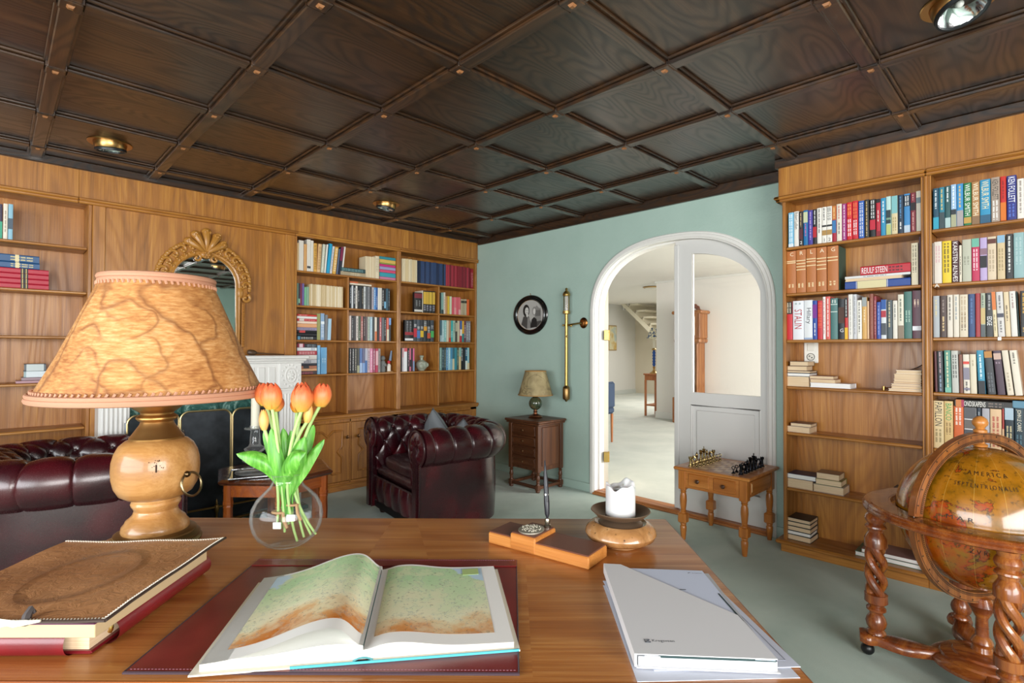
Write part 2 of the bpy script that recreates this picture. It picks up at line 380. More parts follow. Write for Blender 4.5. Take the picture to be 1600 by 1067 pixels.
# ================================================================ the hall beyond the arch
HW=flat('ebe5df',.8,name='hall_cream_wall'); HG=flat('dbd9d4',.8,name='hall_grey_wall')
struct(MB().box(3.97,14.2,-1.6,9.6,-.1,0).build('floor',carpet('pale_grey_green_carpet','b4bab2','d2d4cb'),smooth=0))
struct(MB().box(4.02,14.2,-1.6,9.6,2.6,2.7).build('ceiling',flat('e8e3dc',.8,name='hall_ceiling_white'),smooth=0))
struct(MB().box(9.07,9.27,-1.6,5.34,0,2.6).build('wall_far',HW,smooth=0)); struct(MB().box(9.03,9.29,-1.6,5.36,2.56,2.6,0,.005).build('trim_7',WH))
struct(MB().box(9.05,9.29,-1.6,5.36,0,.13,0,.005).build('baseboard_far',WH))
struct(MB().box(4.02,14.2,8.9,9.0,0,2.6).build('wall_far_left',HG,smooth=0)); struct(MB().box(4.02,14.2,8.88,8.9,0,.12,0,.004).build('baseboard_far_left',flat('c9cdc8',.5,name='grey_skirting')))
struct(MB().box(13.9,14.0,4.5,9.0,0,2.6).build('wall_end',flat('d8cdb8',.8,name='beige_wall'),smooth=0))
struct(MB().box(4.02,9.1,-1.7,-1.6,0,.5).box(4.02,9.1,-1.7,-1.6,2.4,2.6).box(4.02,4.6,-1.7,-1.6,.5,2.4).box(8.6,9.1,-1.7,-1.6,.5,2.4).build('wall_right',HW,smooth=0))
m=MB()
for a in (4.6,5.9,7.2,8.53): m.box(a,a+.07,-1.68,-1.62,.5,2.4,0,.006)
m.box(4.6,8.6,-1.68,-1.62,.5,.57,0,.006); m.box(4.6,8.6,-1.68,-1.62,2.33,2.4,0,.006)
struct(m.build('window_3',WH))
# winding stair seen from below
t=thing('staircase','cream staircase with stepped underside at the far end of the hall','staircase',(13.3,8.2,0))
m=MB(t.location)
for i in range(7):
    y=8.5-.22*i; m.box(12.95,13.85,y-.3,y,2.55-.19*i,2.6-.19*i,0,.004); m.box(12.95,13.85,y-.03,y,2.4-.19*i,2.6-.19*i,0,.004)
m.build('tread',flat('e4dcc6',.6,name='cream_stair_paint'),t)
m=MB(t.location); m.prism([(8.75,2.6),(8.6,2.6),(6.95,1.15),(6.95,.98)],12.9,12.95,0,MYZ); m.build('stringer',flat('e4dcc6',.6,name='cream_stair_paint'),t)
# hall picture, sensor, flush lamp
t=thing('picture','small framed blue and yellow picture on the grey hall wall','picture',(12.7,8.9,1.63))
MB(t.location).box(12.5,12.9,8.875,8.9,1.27,1.99,0,.006).build('frame',flat('b09468',.4,name='pale_gilt'),t)
ab=NT('abstract_paint'); v=ab.coord((1,1,1)); ab.set(col=ab.ramp(ab.noise(v,4,3),[(.3,'8fb4c8'),(.5,'d8cfa8'),(.7,'c8a050')]),rough=.6)
MB(t.location).box(12.53,12.87,8.868,8.876,1.3,1.96).build('canvas',ab.mat,t,smooth=0)
t=thing('alarm_sensor','small white alarm sensor high in the corner of the hall','sensor',(13.25,8.87,2.5))
MB(t.location).box(13.2,13.3,8.83,8.9,2.45,2.57,0,.02).build('housing',WH,t); MB(t.location).box(13.22,13.28,8.822,8.832,2.47,2.51,0,.004).build('lens',flat('8a8a8a',.2,name='grey_lens'),t)
t=thing('flush_lamp','small brass flush lamp on the white hall ceiling','ceiling light',(9.75,5.85,2.6))
MB(t.location).lathe([(.17,2.6),(.18,2.585),(.15,2.57)],28,0,Matrix.Translation((9.75,5.85,0))).build('brass_ring',brass(),t)
MB(t.location).lathe([(.14,2.575),(.12,2.55),(.06,2.535),(0,2.53)],28,0,Matrix.Translation((9.75,5.85,0))).build('glass_bowl',flat('f4efe4',.3,name='opal_glass'),t)
# console with candlestick lamp
t=thing('console_table','slim reddish console table against the end of the cream hall wall','table',(9.38,5.55,0))
cw=wood('cherry','z','8a4a24','a8602f','bd7a44',rough=.35)
MB(t.location).box(9.18,9.62,5.40,5.70,.8,.83,0,.006).build('top',cw,t)
MB(t.location).box(9.20,9.60,5.42,5.68,.70,.80,0,.003).build('apron',cw,t); MB(t.location).box(9.195,9.2,5.46,5.64,.715,.785,0,.002).build('drawer',cw,t)
for x in (9.215,9.585):
    for y in (5.435,5.665): MB(t.location).box(x-.018,x+.018,y-.018,y+.018,0,.70,0,.004).build('leg',cw,t)
MB(t.location).box(9.2,9.6,5.42,5.68,.2,.225,0,.003).build('stretcher',cw,t)
t=thing('candlestick_lamp','candlestick lamp with blue patterned shade on the hall console table','lamp',(9.3,5.53,.83))
T=Matrix.Translation((9.3,5.53,0)); 
MB(t.location).lathe([(.085,.83),(.085,.845),(.04,.87),(.022,.9),(.018,.93),(.03,.95),(.018,.97)],24,0,T).build('base',brass(),t)
MB(t.location).lathe([(.02,.97)]+[(.022+.012*(i%2),.985+.028*i) for i in range(11)]+[(.02,1.29)],20,0,T).build('blue_stem',flat('234f9a',.25,name='blue_glaze'),t)
MB(t.location).lathe([(.04,1.29),(.045,1.31),(.02,1.33)],20,0,T).build('drip_pan',brass(),t)
MB(t.location).lathe([(.024,1.33),(.024,1.55),(0,1.56)],16,0,T).build('candle_tube',flat('eee6cf',.5,name='ivory'),t)
bs=NT('blue_floral'); v=bs.coord((1,1,1)); bs.set(col=bs.ramp(bs.noise(v,22,2,.5,1.2),[(.44,'2a4a7a'),(.5,'e8dfc0')]),rough=.8)
MB(t.location).lathe([(.14,1.52),(.1,1.63),(.055,1.73)],24,0,T,cap=False).build('shade',bs.mat,t)
# dark blue chair
t=thing('hall_chair','dark blue upholstered chair just inside the arch, beside the open door leaf','chair',(6.0,4.57,0),R(8))
b_=flat('35455f',.8,name='blue_upholstery'); MB().box(-.26,.26,-.25,.25,.40,.50,0,.03).build('seat',b_,t)
MB().box(-.24,.24,-.27,-.2,.48,.85,0,.03).build('backrest',b_,t)
for x in (-.22,.22):
    for y in (-.22,.22): MB().lathe([(.014,0),(.02,.40)],10,0,Matrix.Translation((x,y,0))).build('leg',cw,t)
# longcase clock
t=thing('grandfather_clock','carved longcase clock against the cream hall wall, seen past the door','clock',(8.9,4.55,0))
ck=wood('clock_oak','z','6a3a1a','93592c','b57a44',rough=.35); L=t.location
MB(L).box(8.72,9.04,4.28,4.82,0,.45,0,.01).build('plinth',ck,t); MB(L).box(8.78,9.04,4.36,4.74,.45,1.45,0,.006).build('trunk',ck,t)
MB(L).box(8.765,8.78,4.42,4.68,.55,1.4,0,.004).build('trunk_glass',flat('2a2624',.1,name='dark_glass'),t)
for y in (4.375,4.725): MB(L).lathe([(.018,.5),(.014,.6),(.02,.7),(.012,1.0),(.02,1.3),(.018,1.4)],12,0,Matrix.Translation((8.77,y,0))).build('side_column',ck,t)
MB(L).box(8.73,9.04,4.30,4.80,1.42,1.50,0,.02).build('waist_moulding',ck,t); MB(L).box(8.74,9.04,4.31,4.79,1.5,1.95,0,.006).build('hood',ck,t)
MB(L).box(8.72,9.05,4.26,4.84,1.93,1.99,0,.02).build('cornice',ck,t)
m=MB(L)
for i in range(9):
    a=PI*i/8; m.ball((8.78,4.55+.2*cos(a),1.99+.10*sin(a)),.04,10,8,sc=(.5,1,1))
m.ball((8.78,4.55,2.03),.07,12,8,sc=(.5,1.2,1)); m.build('carved_crest',flat('6a3220',.4,name='carved_wood'),t)
f=MB(L).box(8.735,8.742,4.4,4.7,1.55,1.88,0,.002).build('dial',flat('ece6d6',.4,name='dial_white'),t)
m=MB(L); 
for i in range(12):
    a=PI*i/6; m.box(8.731,8.735,4.55+.115*sin(a)-.006,4.55+.115*sin(a)+.006,1.72+.115*cos(a)-.014,1.72+.115*cos(a)+.014)
m.box(8.729,8.733,4.547,4.553,1.72,1.81); m.box(8.729,8.733,4.55,4.61,1.717,1.723); m.build('hour_markers_and_hands',black(),f)
# ================================================================ oak bookcases
def shelf_mat(ax): return oak(ax)
def case_left(name,label,x0,x1,zs,zbot,dividers=(),fx=None,shelfcut=()):
    t=thing(name,label,'bookcase',((x0+x1)/2,4.7,zbot)); L=t.location
    for a,b in ((x0,x0+.022),(x1-.022,x1)): MB(L).box(a,b,YL,4.83,zbot,2.29,0,.003).build('side_panel',oak('z'),t)
    MB(L).box(x0+.02,x1-.02,4.815,4.83,zbot,2.29).build('back_panel',oak('z'),t)
    for z in zs: MB(L).box(x0+.022,x1-.022,YL+.003,4.815,z-.017,z,0,.005).build('shelf',oak('x'),t)
    for d,zt in dividers:
        ed=[zbot]+[z for z in sorted(zs) if z<=zt+.001]
        for za,zb in zip(ed,ed[1:]): MB(L).box(d-.0065,d+.0065,YL+.006,4.815,za,zb-.017,0,.002).build('divider',oak('z'),t)
    f0,f1=fx or (x0,x1)
    MB(L).box(f0,f1,YL-.012,YL+.02,2.285,2.50,0,.001).build('fascia',oak('z'),t)
    m=MB(L); m.box(f0,f1,YL-.03,YL+.01,2.268,2.288,0,.006); m.box(f0,f1,YL-.038,YL-.008,2.286,2.306,0,.007); m.build('moulding',oak('x'),t)
    MB(L).box(x0+.02,x1-.02,YL+.01,4.83,2.28,2.295).build('top_board',oak('x'),t)
    return t
case_left('bookcase','oak bookcase built in left of the fireplace, cut off by the left picture edge',-.95,.478,[1.979,1.676,1.376,1.071,.77,.45,.08],0.,fx=(-.95,.404))
case_left('bookcase','oak bookcase just right of the fireplace, above a two-door cabinet',1.855,2.899,[1.979,1.676,1.376,1.071],.70,[(2.3585,1.979)])
case_left('bookcase','oak bookcase in the corner behind the burgundy armchair',2.899,3.916,[1.979,1.676,1.376,1.071],.70,[(3.396,1.979)])
# chimney breast panelling
t=thing('chimney_panelling','oak panelling of the chimney breast behind the carved mirror','panelling',(1.166,4.6,0)); L=t.location
MB(L).box(.552,1.774,YL+.004,4.64,0,2.30).build('panel',oak('z'),t)
for a,b in ((.479,.551),(1.775,1.854)): MB(L).box(a,b,YL-.008,4.64,0,2.29,0,.004).build('pilaster',oak('z'),t)
MB(L).box(.405,1.854,YL-.012,4.62,2.285,2.50,0,.001).build('fascia',oak('z'),t)
m=MB(L); m.box(.405,1.854,YL-.03,YL+.01,2.268,2.288,0,.006); m.box(.405,1.875,YL-.042,YL-.008,2.286,2.306,0,.007); m.build('moulding',oak('x'),t)
# base cabinets and counter
def vnotch(x0,x1,z0,z1,w=.05,d=.045):
    cx=(x0+x1)/2; cz=(z0+z1)/2
    return [(x0,z0),(cx-w,z0),(cx,z0+d),(cx+w,z0),(x1,z0),(x1,cz-w),(x1-d,cz),(x1,cz+w),(x1,z1),(cx+w,z1),(cx,z1-d),(cx-w,z1),(x0,z1),(x0,cz+w),(x0+d,cz),(x0,cz-w)]
def base_cabinet(label,x0,x1,doors):
    t=thing('base_cabinet',label,'cabinet',((x0+x1)/2,4.7,0)); L=t.location
    MB(L).box(x0,x1,4.60,4.83,.055,.665).build('body',oak('x'),t)
    m=MB(L); ds=sorted(doors); e=[x0]+[v for d in ds for v in d]+[x1]
    for a,b in zip(e[::2],e[1::2]):
        if b-a>.002: m.box(a,b,YL,4.6,.055,.665,0,.003)
    m.box(x0,x1,YL,4.60,.625,.665,0,.002); m.box(x0,x1,YL,4.60,.055,.083,0,.002); m.build('face_frame',oak('z'),t)
    m=MB(L); m.box(x0,x1,YL-.004,4.83,0,.05,0,.003); m.box(x0,x1,YL-.018,4.6,.05,.066,0,.006); m.build('plinth',oak('x'),t)
    for i,(a,b) in enumerate(ds):
        d=MB(L).box(a+.002,b-.002,YL-.004,4.6,.087,.621,0,.003).build('door',oak('z'),t)
        P=vnotch(a+.075,b-.075,.165,.55); m=MB(L)
        m.tube([(x,YL-.006,z) for x,z in P],1,closed=True,prof=[(-.013,-.004),(-.008,.006),(-.003,.009),(.003,.009),(.008,.006),(.013,-.004)],up=(0,-1,0)); m.build('door_moulding',oak('z'),d)
        kx=(b-.035) if i%2==0 else (a+.06); m=MB(L); m.lathe([(.006,0),(.006,.012),(.014,.018),(.016,.026),(.010,.034),(0,.036)],18,0,Matrix.Translation((kx,YL-.004,.49))@Matrix.Rotation(R(90),4,'X')); m.build('knob',flat('6b4a2c',.3,.6,name='antique_bronze'),d)
base_cabinet('two-door oak cabinet with notched mouldings below the left bay',1.856,2.899,[(1.945,2.377),(2.393,2.82)])
base_cabinet('oak cabinet in the corner, mostly hidden by the armchair',2.90,3.915,[(2.99,3.40),(3.415,3.83)])
t=thing('counter','oak counter shelf running under the bookcases into the corner','counter',(2.88,4.68,.665)); L=t.location
m=MB(L); m.box(1.845,3.918,4.535,4.83,.668,.70,0,.008); m.box(1.85,3.918,4.55,4.6,.655,.669,0,.004); m.build('slab',oak('x'),t)
# right wall bookcases
def case_right(label,y0,y1,zs,left_end):
    t=thing('bookcase',label,'bookcase',(3.8,(y0+y1)/2,0)); L=t.location
    for a,b in ((y0,y0+.02),(y1-.02,y1)): MB(L).box(XR,3.905,a,b,.055,2.29,0,.004).build('side_panel',oak('z'),t)
    MB(L).box(3.895,3.912,y0+.015,y1-.015,.055,2.29).build('back_panel',oak('z'),t)
    for z in zs: 
        s=MB(L).box(XR+.002,3.895,y0+.02,y1-.02,z-.018,z,0,.006).build('shelf',oak('y'),t)
        if not left_end and abs(z-1.666)<.01:
            m=MB(L); put_text(m,'A',lambda x,y:(XR+.0015,.466-.021*x,1.645+.018*y)); m.build('letter_sticker',flat('f2f0ea',.5,name='white_letter'),s)
        if not left_end and abs(z-1.371)<.01:
            MB(L).box(XR,XR+.002,.198,.212,1.353,1.37).build('price_sticker',flat('f2f0ea',.5,name='white_letter'),s)
    e=.0 if not left_end else .0
    MB(L).box(XR-.012,XR+.02,y0,y1,2.285,2.49,0,.001).build('fascia',oak('z'),t)
    if left_end: MB(L).box(XR-.012,3.9,y1,y1+.018,2.29,2.49,0,.001).build('fascia_return',oak('z'),t)
    m=MB(L); m.box(XR-.03,XR+.01,y0,y1+.03*left_end,2.262,2.28,0,.006); m.box(XR-.04,XR-.004,y0,y1+.042*left_end,2.279,2.3,0,.008)
    if left_end: m.box(XR-.04,3.9,y1,y1+.042,2.279,2.3,0,.008); m.box(XR-.03,3.9,y1,y1+.03,2.262,2.28,0,.006)
    m.build('moulding',oak('y'),t); MB(L).box(XR+.01,3.905,y0+.01,y1-.01,2.28,2.295).build('top_board',oak('y'),t)
    m=MB(L); m.box(XR-.012,3.905,y0,y1+.012*left_end,0,.055,0,.003); m.box(XR-.035,3.905,y0,y1+.04*left_end,.05,.0755,0,.008); m.build('plinth',oak('y'),t)
    return t
ZR=[1.967,1.667,1.366,1.066,.770,.412]
c1=case_right('tall oak bookcase beside the white arch, lower shelves nearly empty',.5,1.25,ZR,1)
c2=case_right('tall oak bookcase at the right, behind the globe',-.26,.4995,[1.965,1.666,1.371,1.072,.766,.412],0)
MB(c1.location).tube([(XR-.004,.4998,.08),(XR-.004,.4998,2.262)],.011,10).build('bead',oak('z'),c1)
for y,c in ((.4998,c1),):
    for q in (.519,.481): MB(c.location).tube([(XR-.001,q,.08),(XR-.001,q,2.262)],.004,8).build('edge_bead',oak('z'),c)
ROWS={
 'RA':('R',1.967,'top shelf beside the arch',[
  (1.2052,0.0326,0.2279,0,'7fbfdf','P .08 .95 ffffff;B 0 .1 dfeaf0','pale blue slim'),
  (1.1727,0.0299,0.2301,0,'e9e4dc','T .5 .97 2a2a2a Robert Ludlum','white black-lettered'),
  (1.145,0.0244,0.2238,0,'2a2422','P .55 .95 d8b98a;B .2 .5 5a2a30;H .06 ffffff 2','black numbered'),
  (1.1187,0.027,0.2282,0,'1d6fa8','B .65 .95 c9cfa8;P .25 .62 d86a9a','blue cream-labelled'),
  (1.0903,0.0289,0.2229,0,'4a3f9c','P .15 .95 c9a8e0','violet'),
  (1.064,0.0225,0.2223,0,'1c1a1c','P .55 .97 f0f0f0;B .2 .5 b8202c','black red-blocked'),
  (1.0389,0.0266,0.2267,0,'ece8e0','P .3 .97 3a3a3a','white grey-lettered'),
  (1.0118,0.0263,0.2277,0,'ece8e0','B .22 .36 b08a50;B .45 .5 2a2a2a;P .62 .97 3a3a3a;H .05 2a2a2a 1','white tan-banded first-volume'),
  (0.9828,0.0307,0.2264,0,'ece8e0','B .22 .36 b08a50;B .45 .5 2a2a2a;P .62 .97 3a3a3a;H .05 2a2a2a 2','white tan-banded second-volume'),
  (0.9553,0.023,0.2241,0,'a82238','B .62 1 c87a3a;P .65 .95 f0d090;B .25 .6 3a78b0','orange blue and crimson'),
  (0.929,0.0285,0.2309,0,'e6dccb','P .6 .95 c85050;P .2 .5 5a5a5a','cream red-lettered'),
  (0.9022,0.024,0.2275,0,'9c2a78','P .05 .97 f5e8f0','magenta'),
  (0.8745,0.0293,0.2309,0,'d2222a','P .62 .95 f5b060;P .1 .55 ffffff','bright red'),
  (0.844,0.0304,0.2337,0,'c81c2c','P .55 .95 f09050;P .1 .5 ffffff','glossy scarlet'),
  (0.8126,0.0305,0.2274,0,'2a5fb4','P .05 .95 f5f5f5','royal blue'),
  (0.7845,0.0238,0.2293,0,'2e2822','P .05 .95 d8b878','black gold-lettered'),
  (0.7553,0.0297,0.2258,0,'161616','P .5 .97 f0f0f0;B .2 .46 c0243a','black white-lettered'),
  (0.7279,0.0222,0.222,0,'b8283a','B .9 1 1a1a1a;P .4 .7 f0e8e0;B 0 .15 8a1a28','raspberry'),
  (0.7029,0.0267,0.2226,0,'2f8fb8','P .35 .92 f5f5f5','sea blue'),
  (0.6771,0.024,0.2258,0,'b9d8d4','B .3 .65 26383c;B .4 .45 7a9a80;B 0 .28 b8c078','aqua dark-striped'),
  (0.649,0.0301,0.2246,0,'d8c8a0','B .55 1 7fb8bc;P .1 .45 a08850','aqua and cream'),
  (0.6198,0.0265,0.2241,0,'1d2f44','P .4 .95 5a90c0;P .1 .3 f0f0f0','dark navy'),
  (0.5903,0.0297,0.2246,0,'3f86bf','B .68 .96 1d2a38;P .7 .94 f0f0f0;B 0 .2 b8c8d8','sky blue dark-labelled'),
  (0.5618,0.0245,0.2241,0,'7a2733','P .05 .5 d8a8a0;B .55 .75 1a1216;P .8 .95 d8a8a0','maroon ornamented'),
  (0.5363,0.0247,0.2285,0,'e2dac8','B .7 .84 7a8a90','cream grey-banded'),
 ]),
 'RB':('R',1.667,'second shelf beside the arch',[
  (1.2043,0.0564,0.2757,0,'b8703a','H .88 f5e6c8 C;B .75 .77 f0d8a8;B .71 .73 f0d8a8;P .12 .22 f0d8a8','tan leather C'),
  (1.1459,0.0579,0.2774,0,'b8703a','H .88 f5e6c8 R;B .74 .76 f0d8a8;B .67 .69 f0d8a8;B .6 .62 f0d8a8;B .53 .55 f0d8a8;P .12 .22 f0d8a8','tan leather R'),
  (1.0865,0.0576,0.2787,0,'b8703a','H .88 f5e6c8 L;B .75 .77 f0d8a8;B .69 .71 f0d8a8;B .6 .62 f0d8a8;P .12 .22 f0d8a8','tan leather L'),
  (1.0274,0.0572,0.2781,0,'b8703a','H .88 f5e6c8 A;B .74 .76 f0d8a8;B .67 .69 f0d8a8;B .59 .61 f0d8a8;B .5 .52 f0d8a8;P .12 .22 f0d8a8','tan leather A'),
  (0.9659,0.0615,0.2775,0,'b8703a','H .88 f5e6c8 G;B .74 .76 f0d8a8;B .67 .69 f0d8a8;P .12 .22 f0d8a8','tan leather G'),
  (0.5566,0.0323,0.2378,0,'d8ccb0','P .3 .95 6a6050','pale cream upright'),
  (0.5323,0.0108,0.2695,0,'4a2430','','very slim maroon'),
 ]),
 'RC':('R',1.366,'third shelf beside the arch',[
  (1.2172,0.0391,0.246,0,'c8222e','B .68 1 1c1a18;P .7 .98 e0d8c0','black-topped red'),
  (1.1633,0.0651,0.2502,0,'e6e8ee','T .28 .78 b01c2c STALIN;P .9 .95 9aa','white red-capitals'),
  (1.1054,0.0496,0.2514,0,'e2e5e8','T .4 .8 2a3038 Hillary;B 0 .05 9ab0d0','white dark-lettered'),
  (1.0669,0.0263,0.246,0,'2448a0','B .55 .9 7a2a90;P .1 .42 f5f5f5','blue and purple'),
  (1.0378,0.0298,0.2441,0,'c82a32','P .3 .95 f0804a','red orange-lettered'),
  (1.0145,0.0155,0.2667,0,'f0ece8','P .1 .95 c03038','white narrow red-lettered'),
  (0.9932,0.026,0.267,0,'d86058','P .05 .95 f8f0ec','coral'),
  (0.9593,0.0398,0.254,0,'4c7876','B .84 .86 c8d8d0;P .88 .96 dfe8e0;B .66 .68 c8d8d0','grey-teal'),
  (0.9209,0.035,0.2456,0,'15191f','H .18 e8e8e8 G;B .4 .8 4a2a1c','black brown-figured'),
  (0.8937,0.0183,0.2526,0,'c02a28','B .52 1 26221f;P .55 .95 e8e8e8;B 0 .28 e8b830','black red and yellow'),
  (0.8716,0.0247,0.2715,0,'e2dfd8','P .1 .9 b0aca4','ivory'),
  (0.8487,0.0199,0.2698,0,'c9cace','P .1 .95 8a8a90','pale grey'),
  (0.8259,0.0252,0.2337,0,'ece8de','P .15 .95 1f1f1f','white black-lettered'),
  (0.7998,0.0258,0.2492,0,'d4a55c','B .78 1 9aa0a0;P .4 .7 efe0c0','ochre grey-topped'),
  (0.7814,0.0102,0.2251,0,'e0b890','','slim peach'),
  (0.7649,0.0206,0.2667,0,'8a4a38','P .1 .9 a86a54','brown'),
  (0.7468,0.0148,0.2512,0,'8c2f38','P .1 .9 d8a0a0','maroon'),
  (0.7282,0.0208,0.2162,0,'2a4aa0','P .1 .9 a0b0e0','cobalt'),
  (0.704,0.0266,0.2287,0,'d4d8dc','B .75 1 2a58a0;B .55 .72 b03040;B .1 .4 4a5058','blue white and red'),
  (0.6762,0.0272,0.2241,0,'444f54','P .3 .95 d8c8a0','slate gold-lettered'),
  (0.6499,0.0228,0.2197,0,'ded8cc','P .5 .9 6a6a6a','cream'),
  (0.6232,0.0283,0.2537,0,'dcd6c4','B .0 .3 8a7a68;P .4 .9 4a5a4a','cream figured'),
  (0.5895,0.0372,0.2677,0,'3d6c64','P .35 .6 a8c8b8','deep green'),
  (0.5492,0.0417,0.27,0,'5a3340','P .66 .82 dcb8a8;P .72 .78 e8d0b8;B .17 .26 e8e8ee','plum white-stickered'),
 ]),
 'SA':('R',1.965,'top shelf above the globe',[
  (0.4606,0.0263,0.2295,0,'1a4a60','P .5 .95 e8f0f4;B 0 .3 2fa0bc','navy and turquoise'),
  (0.4347,0.0242,0.2295,0,'2a7d94','P .45 .95 e8c870;B 0 .4 3a4a50','teal gold-lettered'),
  (0.4096,0.0248,0.2315,0,'2c5658','P .6 .97 eef4f4;B 0 .25 b0c8c8','dark sea-green'),
  (0.3848,0.0236,0.2335,0,'9dbfe0','P .45 .95 ffffff;B 0 .3 a8a888;B .3 .42 2a3038','pale blue rocky'),
  (0.3585,0.0278,0.2321,0,'3a8ec6','P .45 .95 e8c060;B 0 .38 a8a0a0','azure gold-lettered'),
  (0.3279,0.0321,0.2301,0,'1d7440','T .24 .97 f2f2ea WILBUR SMITH;B .06 .2 c09a48','green white-capitals'),
  (0.295,0.0326,0.2282,0,'b08250','T .22 .97 f5ead0 WILBUR SMITH;B 0 .2 8a6a4a','tan cream-lettered'),
  (0.2567,0.0427,0.2322,0,'2d8fba','T .34 .97 f2e2b0 WILBUR SMITH;B 0 .2 2a5a78','bright blue'),
  (0.2169,0.0347,0.2338,0,'a69384','T .5 .95 2a2420 KEN FOLLETT;P .05 .48 f5f2ee','taupe'),
  (0.1871,0.0231,0.2322,0,'c4261c','P .5 .9 7a1410;B .02 .42 d8741c','red and orange'),
  (0.1555,0.0379,0.2301,0,'24287a','T .4 .97 f0f0f6 KEN FOLLETT;P .08 .36 5a78d0','dark blue white-capitals'),
  (0.1225,0.0263,0.2052,0,'e6e0d8','P .15 .95 8a7a70','white'),
 ]),
 'SB':('R',1.6660000000000001,'second shelf above the globe',[
  (0.4751,0.0065,0.2274,0,'b8aea0','','very slim grey'),
  (0.4536,0.0347,0.2318,0,'dad1c5','P .5 .9 d0a0a8','off-white'),
  (0.4156,0.0395,0.2301,0,'e6c51c','P .25 .95 2a2818','yellow'),
  (0.3802,0.0295,0.2269,0,'44181a','T .03 .97 eee8e4 KARSTEN ALNÆS','dark oxblood'),
  (0.3586,0.0123,0.1993,0,'e0d6c2','P .2 .7 3a3028','slim cream'),
  (0.3324,0.0379,0.2262,0,'b8b8a5','P .4 .6 8a8a78','sage grey'),
  (0.2969,0.0321,0.2268,0,'bc1e4e','B .8 1 6ab09a;P .25 .75 f5dce4','magenta green-topped'),
  (0.2657,0.0292,0.2265,0,'b7a3ce','B .3 .58 1e1c22;B .6 .75 8a6a7a','lilac black-banded'),
  (0.233,0.035,0.227,0,'d6c2a6','B .84 .95 5a2a20;P .2 .7 a89478','beige'),
  (0.1974,0.031,0.2287,0,'cfb88e','B .83 1 88b0cc;P .2 .7 9a845c','sandy blue-topped'),
  (0.166,0.0282,0.2309,0,'1b1a1a','P .15 .95 f0f0ea','black white-lettered'),
  (0.1313,0.0396,0.2325,0,'8caeb0','P .3 .9 b0c8c8','pale teal wide'),
 ]),
 'SC':('R',1.371,'third shelf above the globe',[
  (0.4629,0.0289,0.2291,0,'a8adb2','P .5 .9 d8c890','grey-blue'),
  (0.4321,0.029,0.2277,0,'463028','P .15 .5 e8c890;P .6 .9 9a8a80','dark brown gilt'),
  (0.4041,0.0246,0.2306,0,'d9cfc1','P .4 .95 3a3630','ivory black-lettered'),
  (0.3782,0.0249,0.2306,0,'dcd2c2','P .4 .95 8a98a0','ivory grey-lettered'),
  (0.3473,0.0354,0.2284,0,'d8cbb3','P .15 .6 6a5038;P .3 .95 b8a080','wide cream'),
  (0.3148,0.0279,0.229,0,'213f70','P .3 .9 5a78a8','navy'),
  (0.2899,0.02,0.2308,0,'9c1f27','','plain red'),
  (0.2696,0.0195,0.23,0,'a9b09a','B .3 .66 c9b078;B 0 .28 5a6062;P .68 .95 3a5a4a','green-grey sandy-banded'),
  (0.2443,0.0291,0.2299,0,'2c2c2c','T .26 .46 f0f0f0 EDGE;P .6 .95 b0b0b0','charcoal white-lettered'),
  (0.2209,0.0159,0.2335,2,'e0cfa8','B .6 1 d8783a;P .1 .5 7a6a4a','orange-topped cream'),
  (0.1983,0.0273,0.2318,2,'cfcac6','P .6 .92 4a4648;P .1 .35 4a4648;B .43 .52 4a4a58','light grey figured'),
  (0.1731,0.0209,0.2299,2,'d9c4a0','P .35 .7 4a3a28','beige'),
  (0.1496,0.0246,0.2316,2,'dcd8d0','P .6 .95 9a7a78','white'),
  (0.133,0.005,0.2303,2,'1f3a38','','slim dark green'),
  (0.1162,0.0247,0.2308,0,'181614','P .5 .95 d8a840;P .1 .2 c09850','black gold-lettered'),
 ]),
 'SD':('R',1.072,'fourth shelf above the globe',[
  (0.4651,0.0118,0.2232,1,'551d24','','slim maroon'),
  (0.4453,0.0248,0.2245,1,'2c3236','P .45 .97 c8b0b4;P .03 .4 9ab0c8','black pale-lettered'),
  (0.4138,0.0279,0.2283,1,'4e8a7a','P .05 .95 ece2b8;B 0 .12 7ab8a4','sea-green'),
  (0.3837,0.03,0.2266,1,'bdbdb5','P .35 .9 2a2a2a','pale grey black-lettered'),
  (0.359,0.0162,0.2067,1,'7a4836','','brown'),
  (0.3363,0.0271,0.2069,1,'ddd4c4','B .35 .66 8a8494;B .75 .82 d84a40;B .08 .14 8a8494;P .05 .3 2a2a2a','cream red-marked'),
  (0.3088,0.0262,0.2082,1,'dacfb6','P .7 .85 a89878','cream rust-edged'),
  (0.2758,0.0287,0.2289,2,'2d8cab','B 0 .3 2a2c30;P .35 .9 e8f4f4','ocean blue'),
  (0.2374,0.0323,0.2237,4,'2a2d31','B .85 1 b8803c;P .05 .5 6a6e74','black amber-topped'),
  (0.2005,0.0309,0.2274,4.5,'43293a','B .8 .94 c8a898;P .7 .74 a890a0','plum'),
  (0.1663,0.0258,0.2293,5.5,'d9cdb8','P .1 .5 a89a80','leaning cream'),
  (0.1354,0.0289,0.2294,5.5,'ded5c4','P .7 .95 4a463c','leaning ivory'),
 ]),
 'SE':('R',0.766,'fifth shelf behind the globe',[
  (0.4567,0.0457,0.2574,0,'dcc595','T .47 .97 181818 PAPILLON;P .12 .4 8a7a50','cream black-capitals'),
  (0.4139,0.0382,0.2587,0,'d9b97c','T .6 .95 1d9a50 BANCO;P .3 .55 8a6a3a','tan green-capitals'),
  (0.3722,0.0416,0.238,0,'d4642a','P .55 .95 f5ece0;B 0 .28 d8b890','orange'),
  (0.325,0.0502,0.2381,0,'e6e6e6','B .72 .97 58585c;B .5 .7 6a6460;B .3 .48 505056;B .08 .26 5a5a5e','white photographic'),
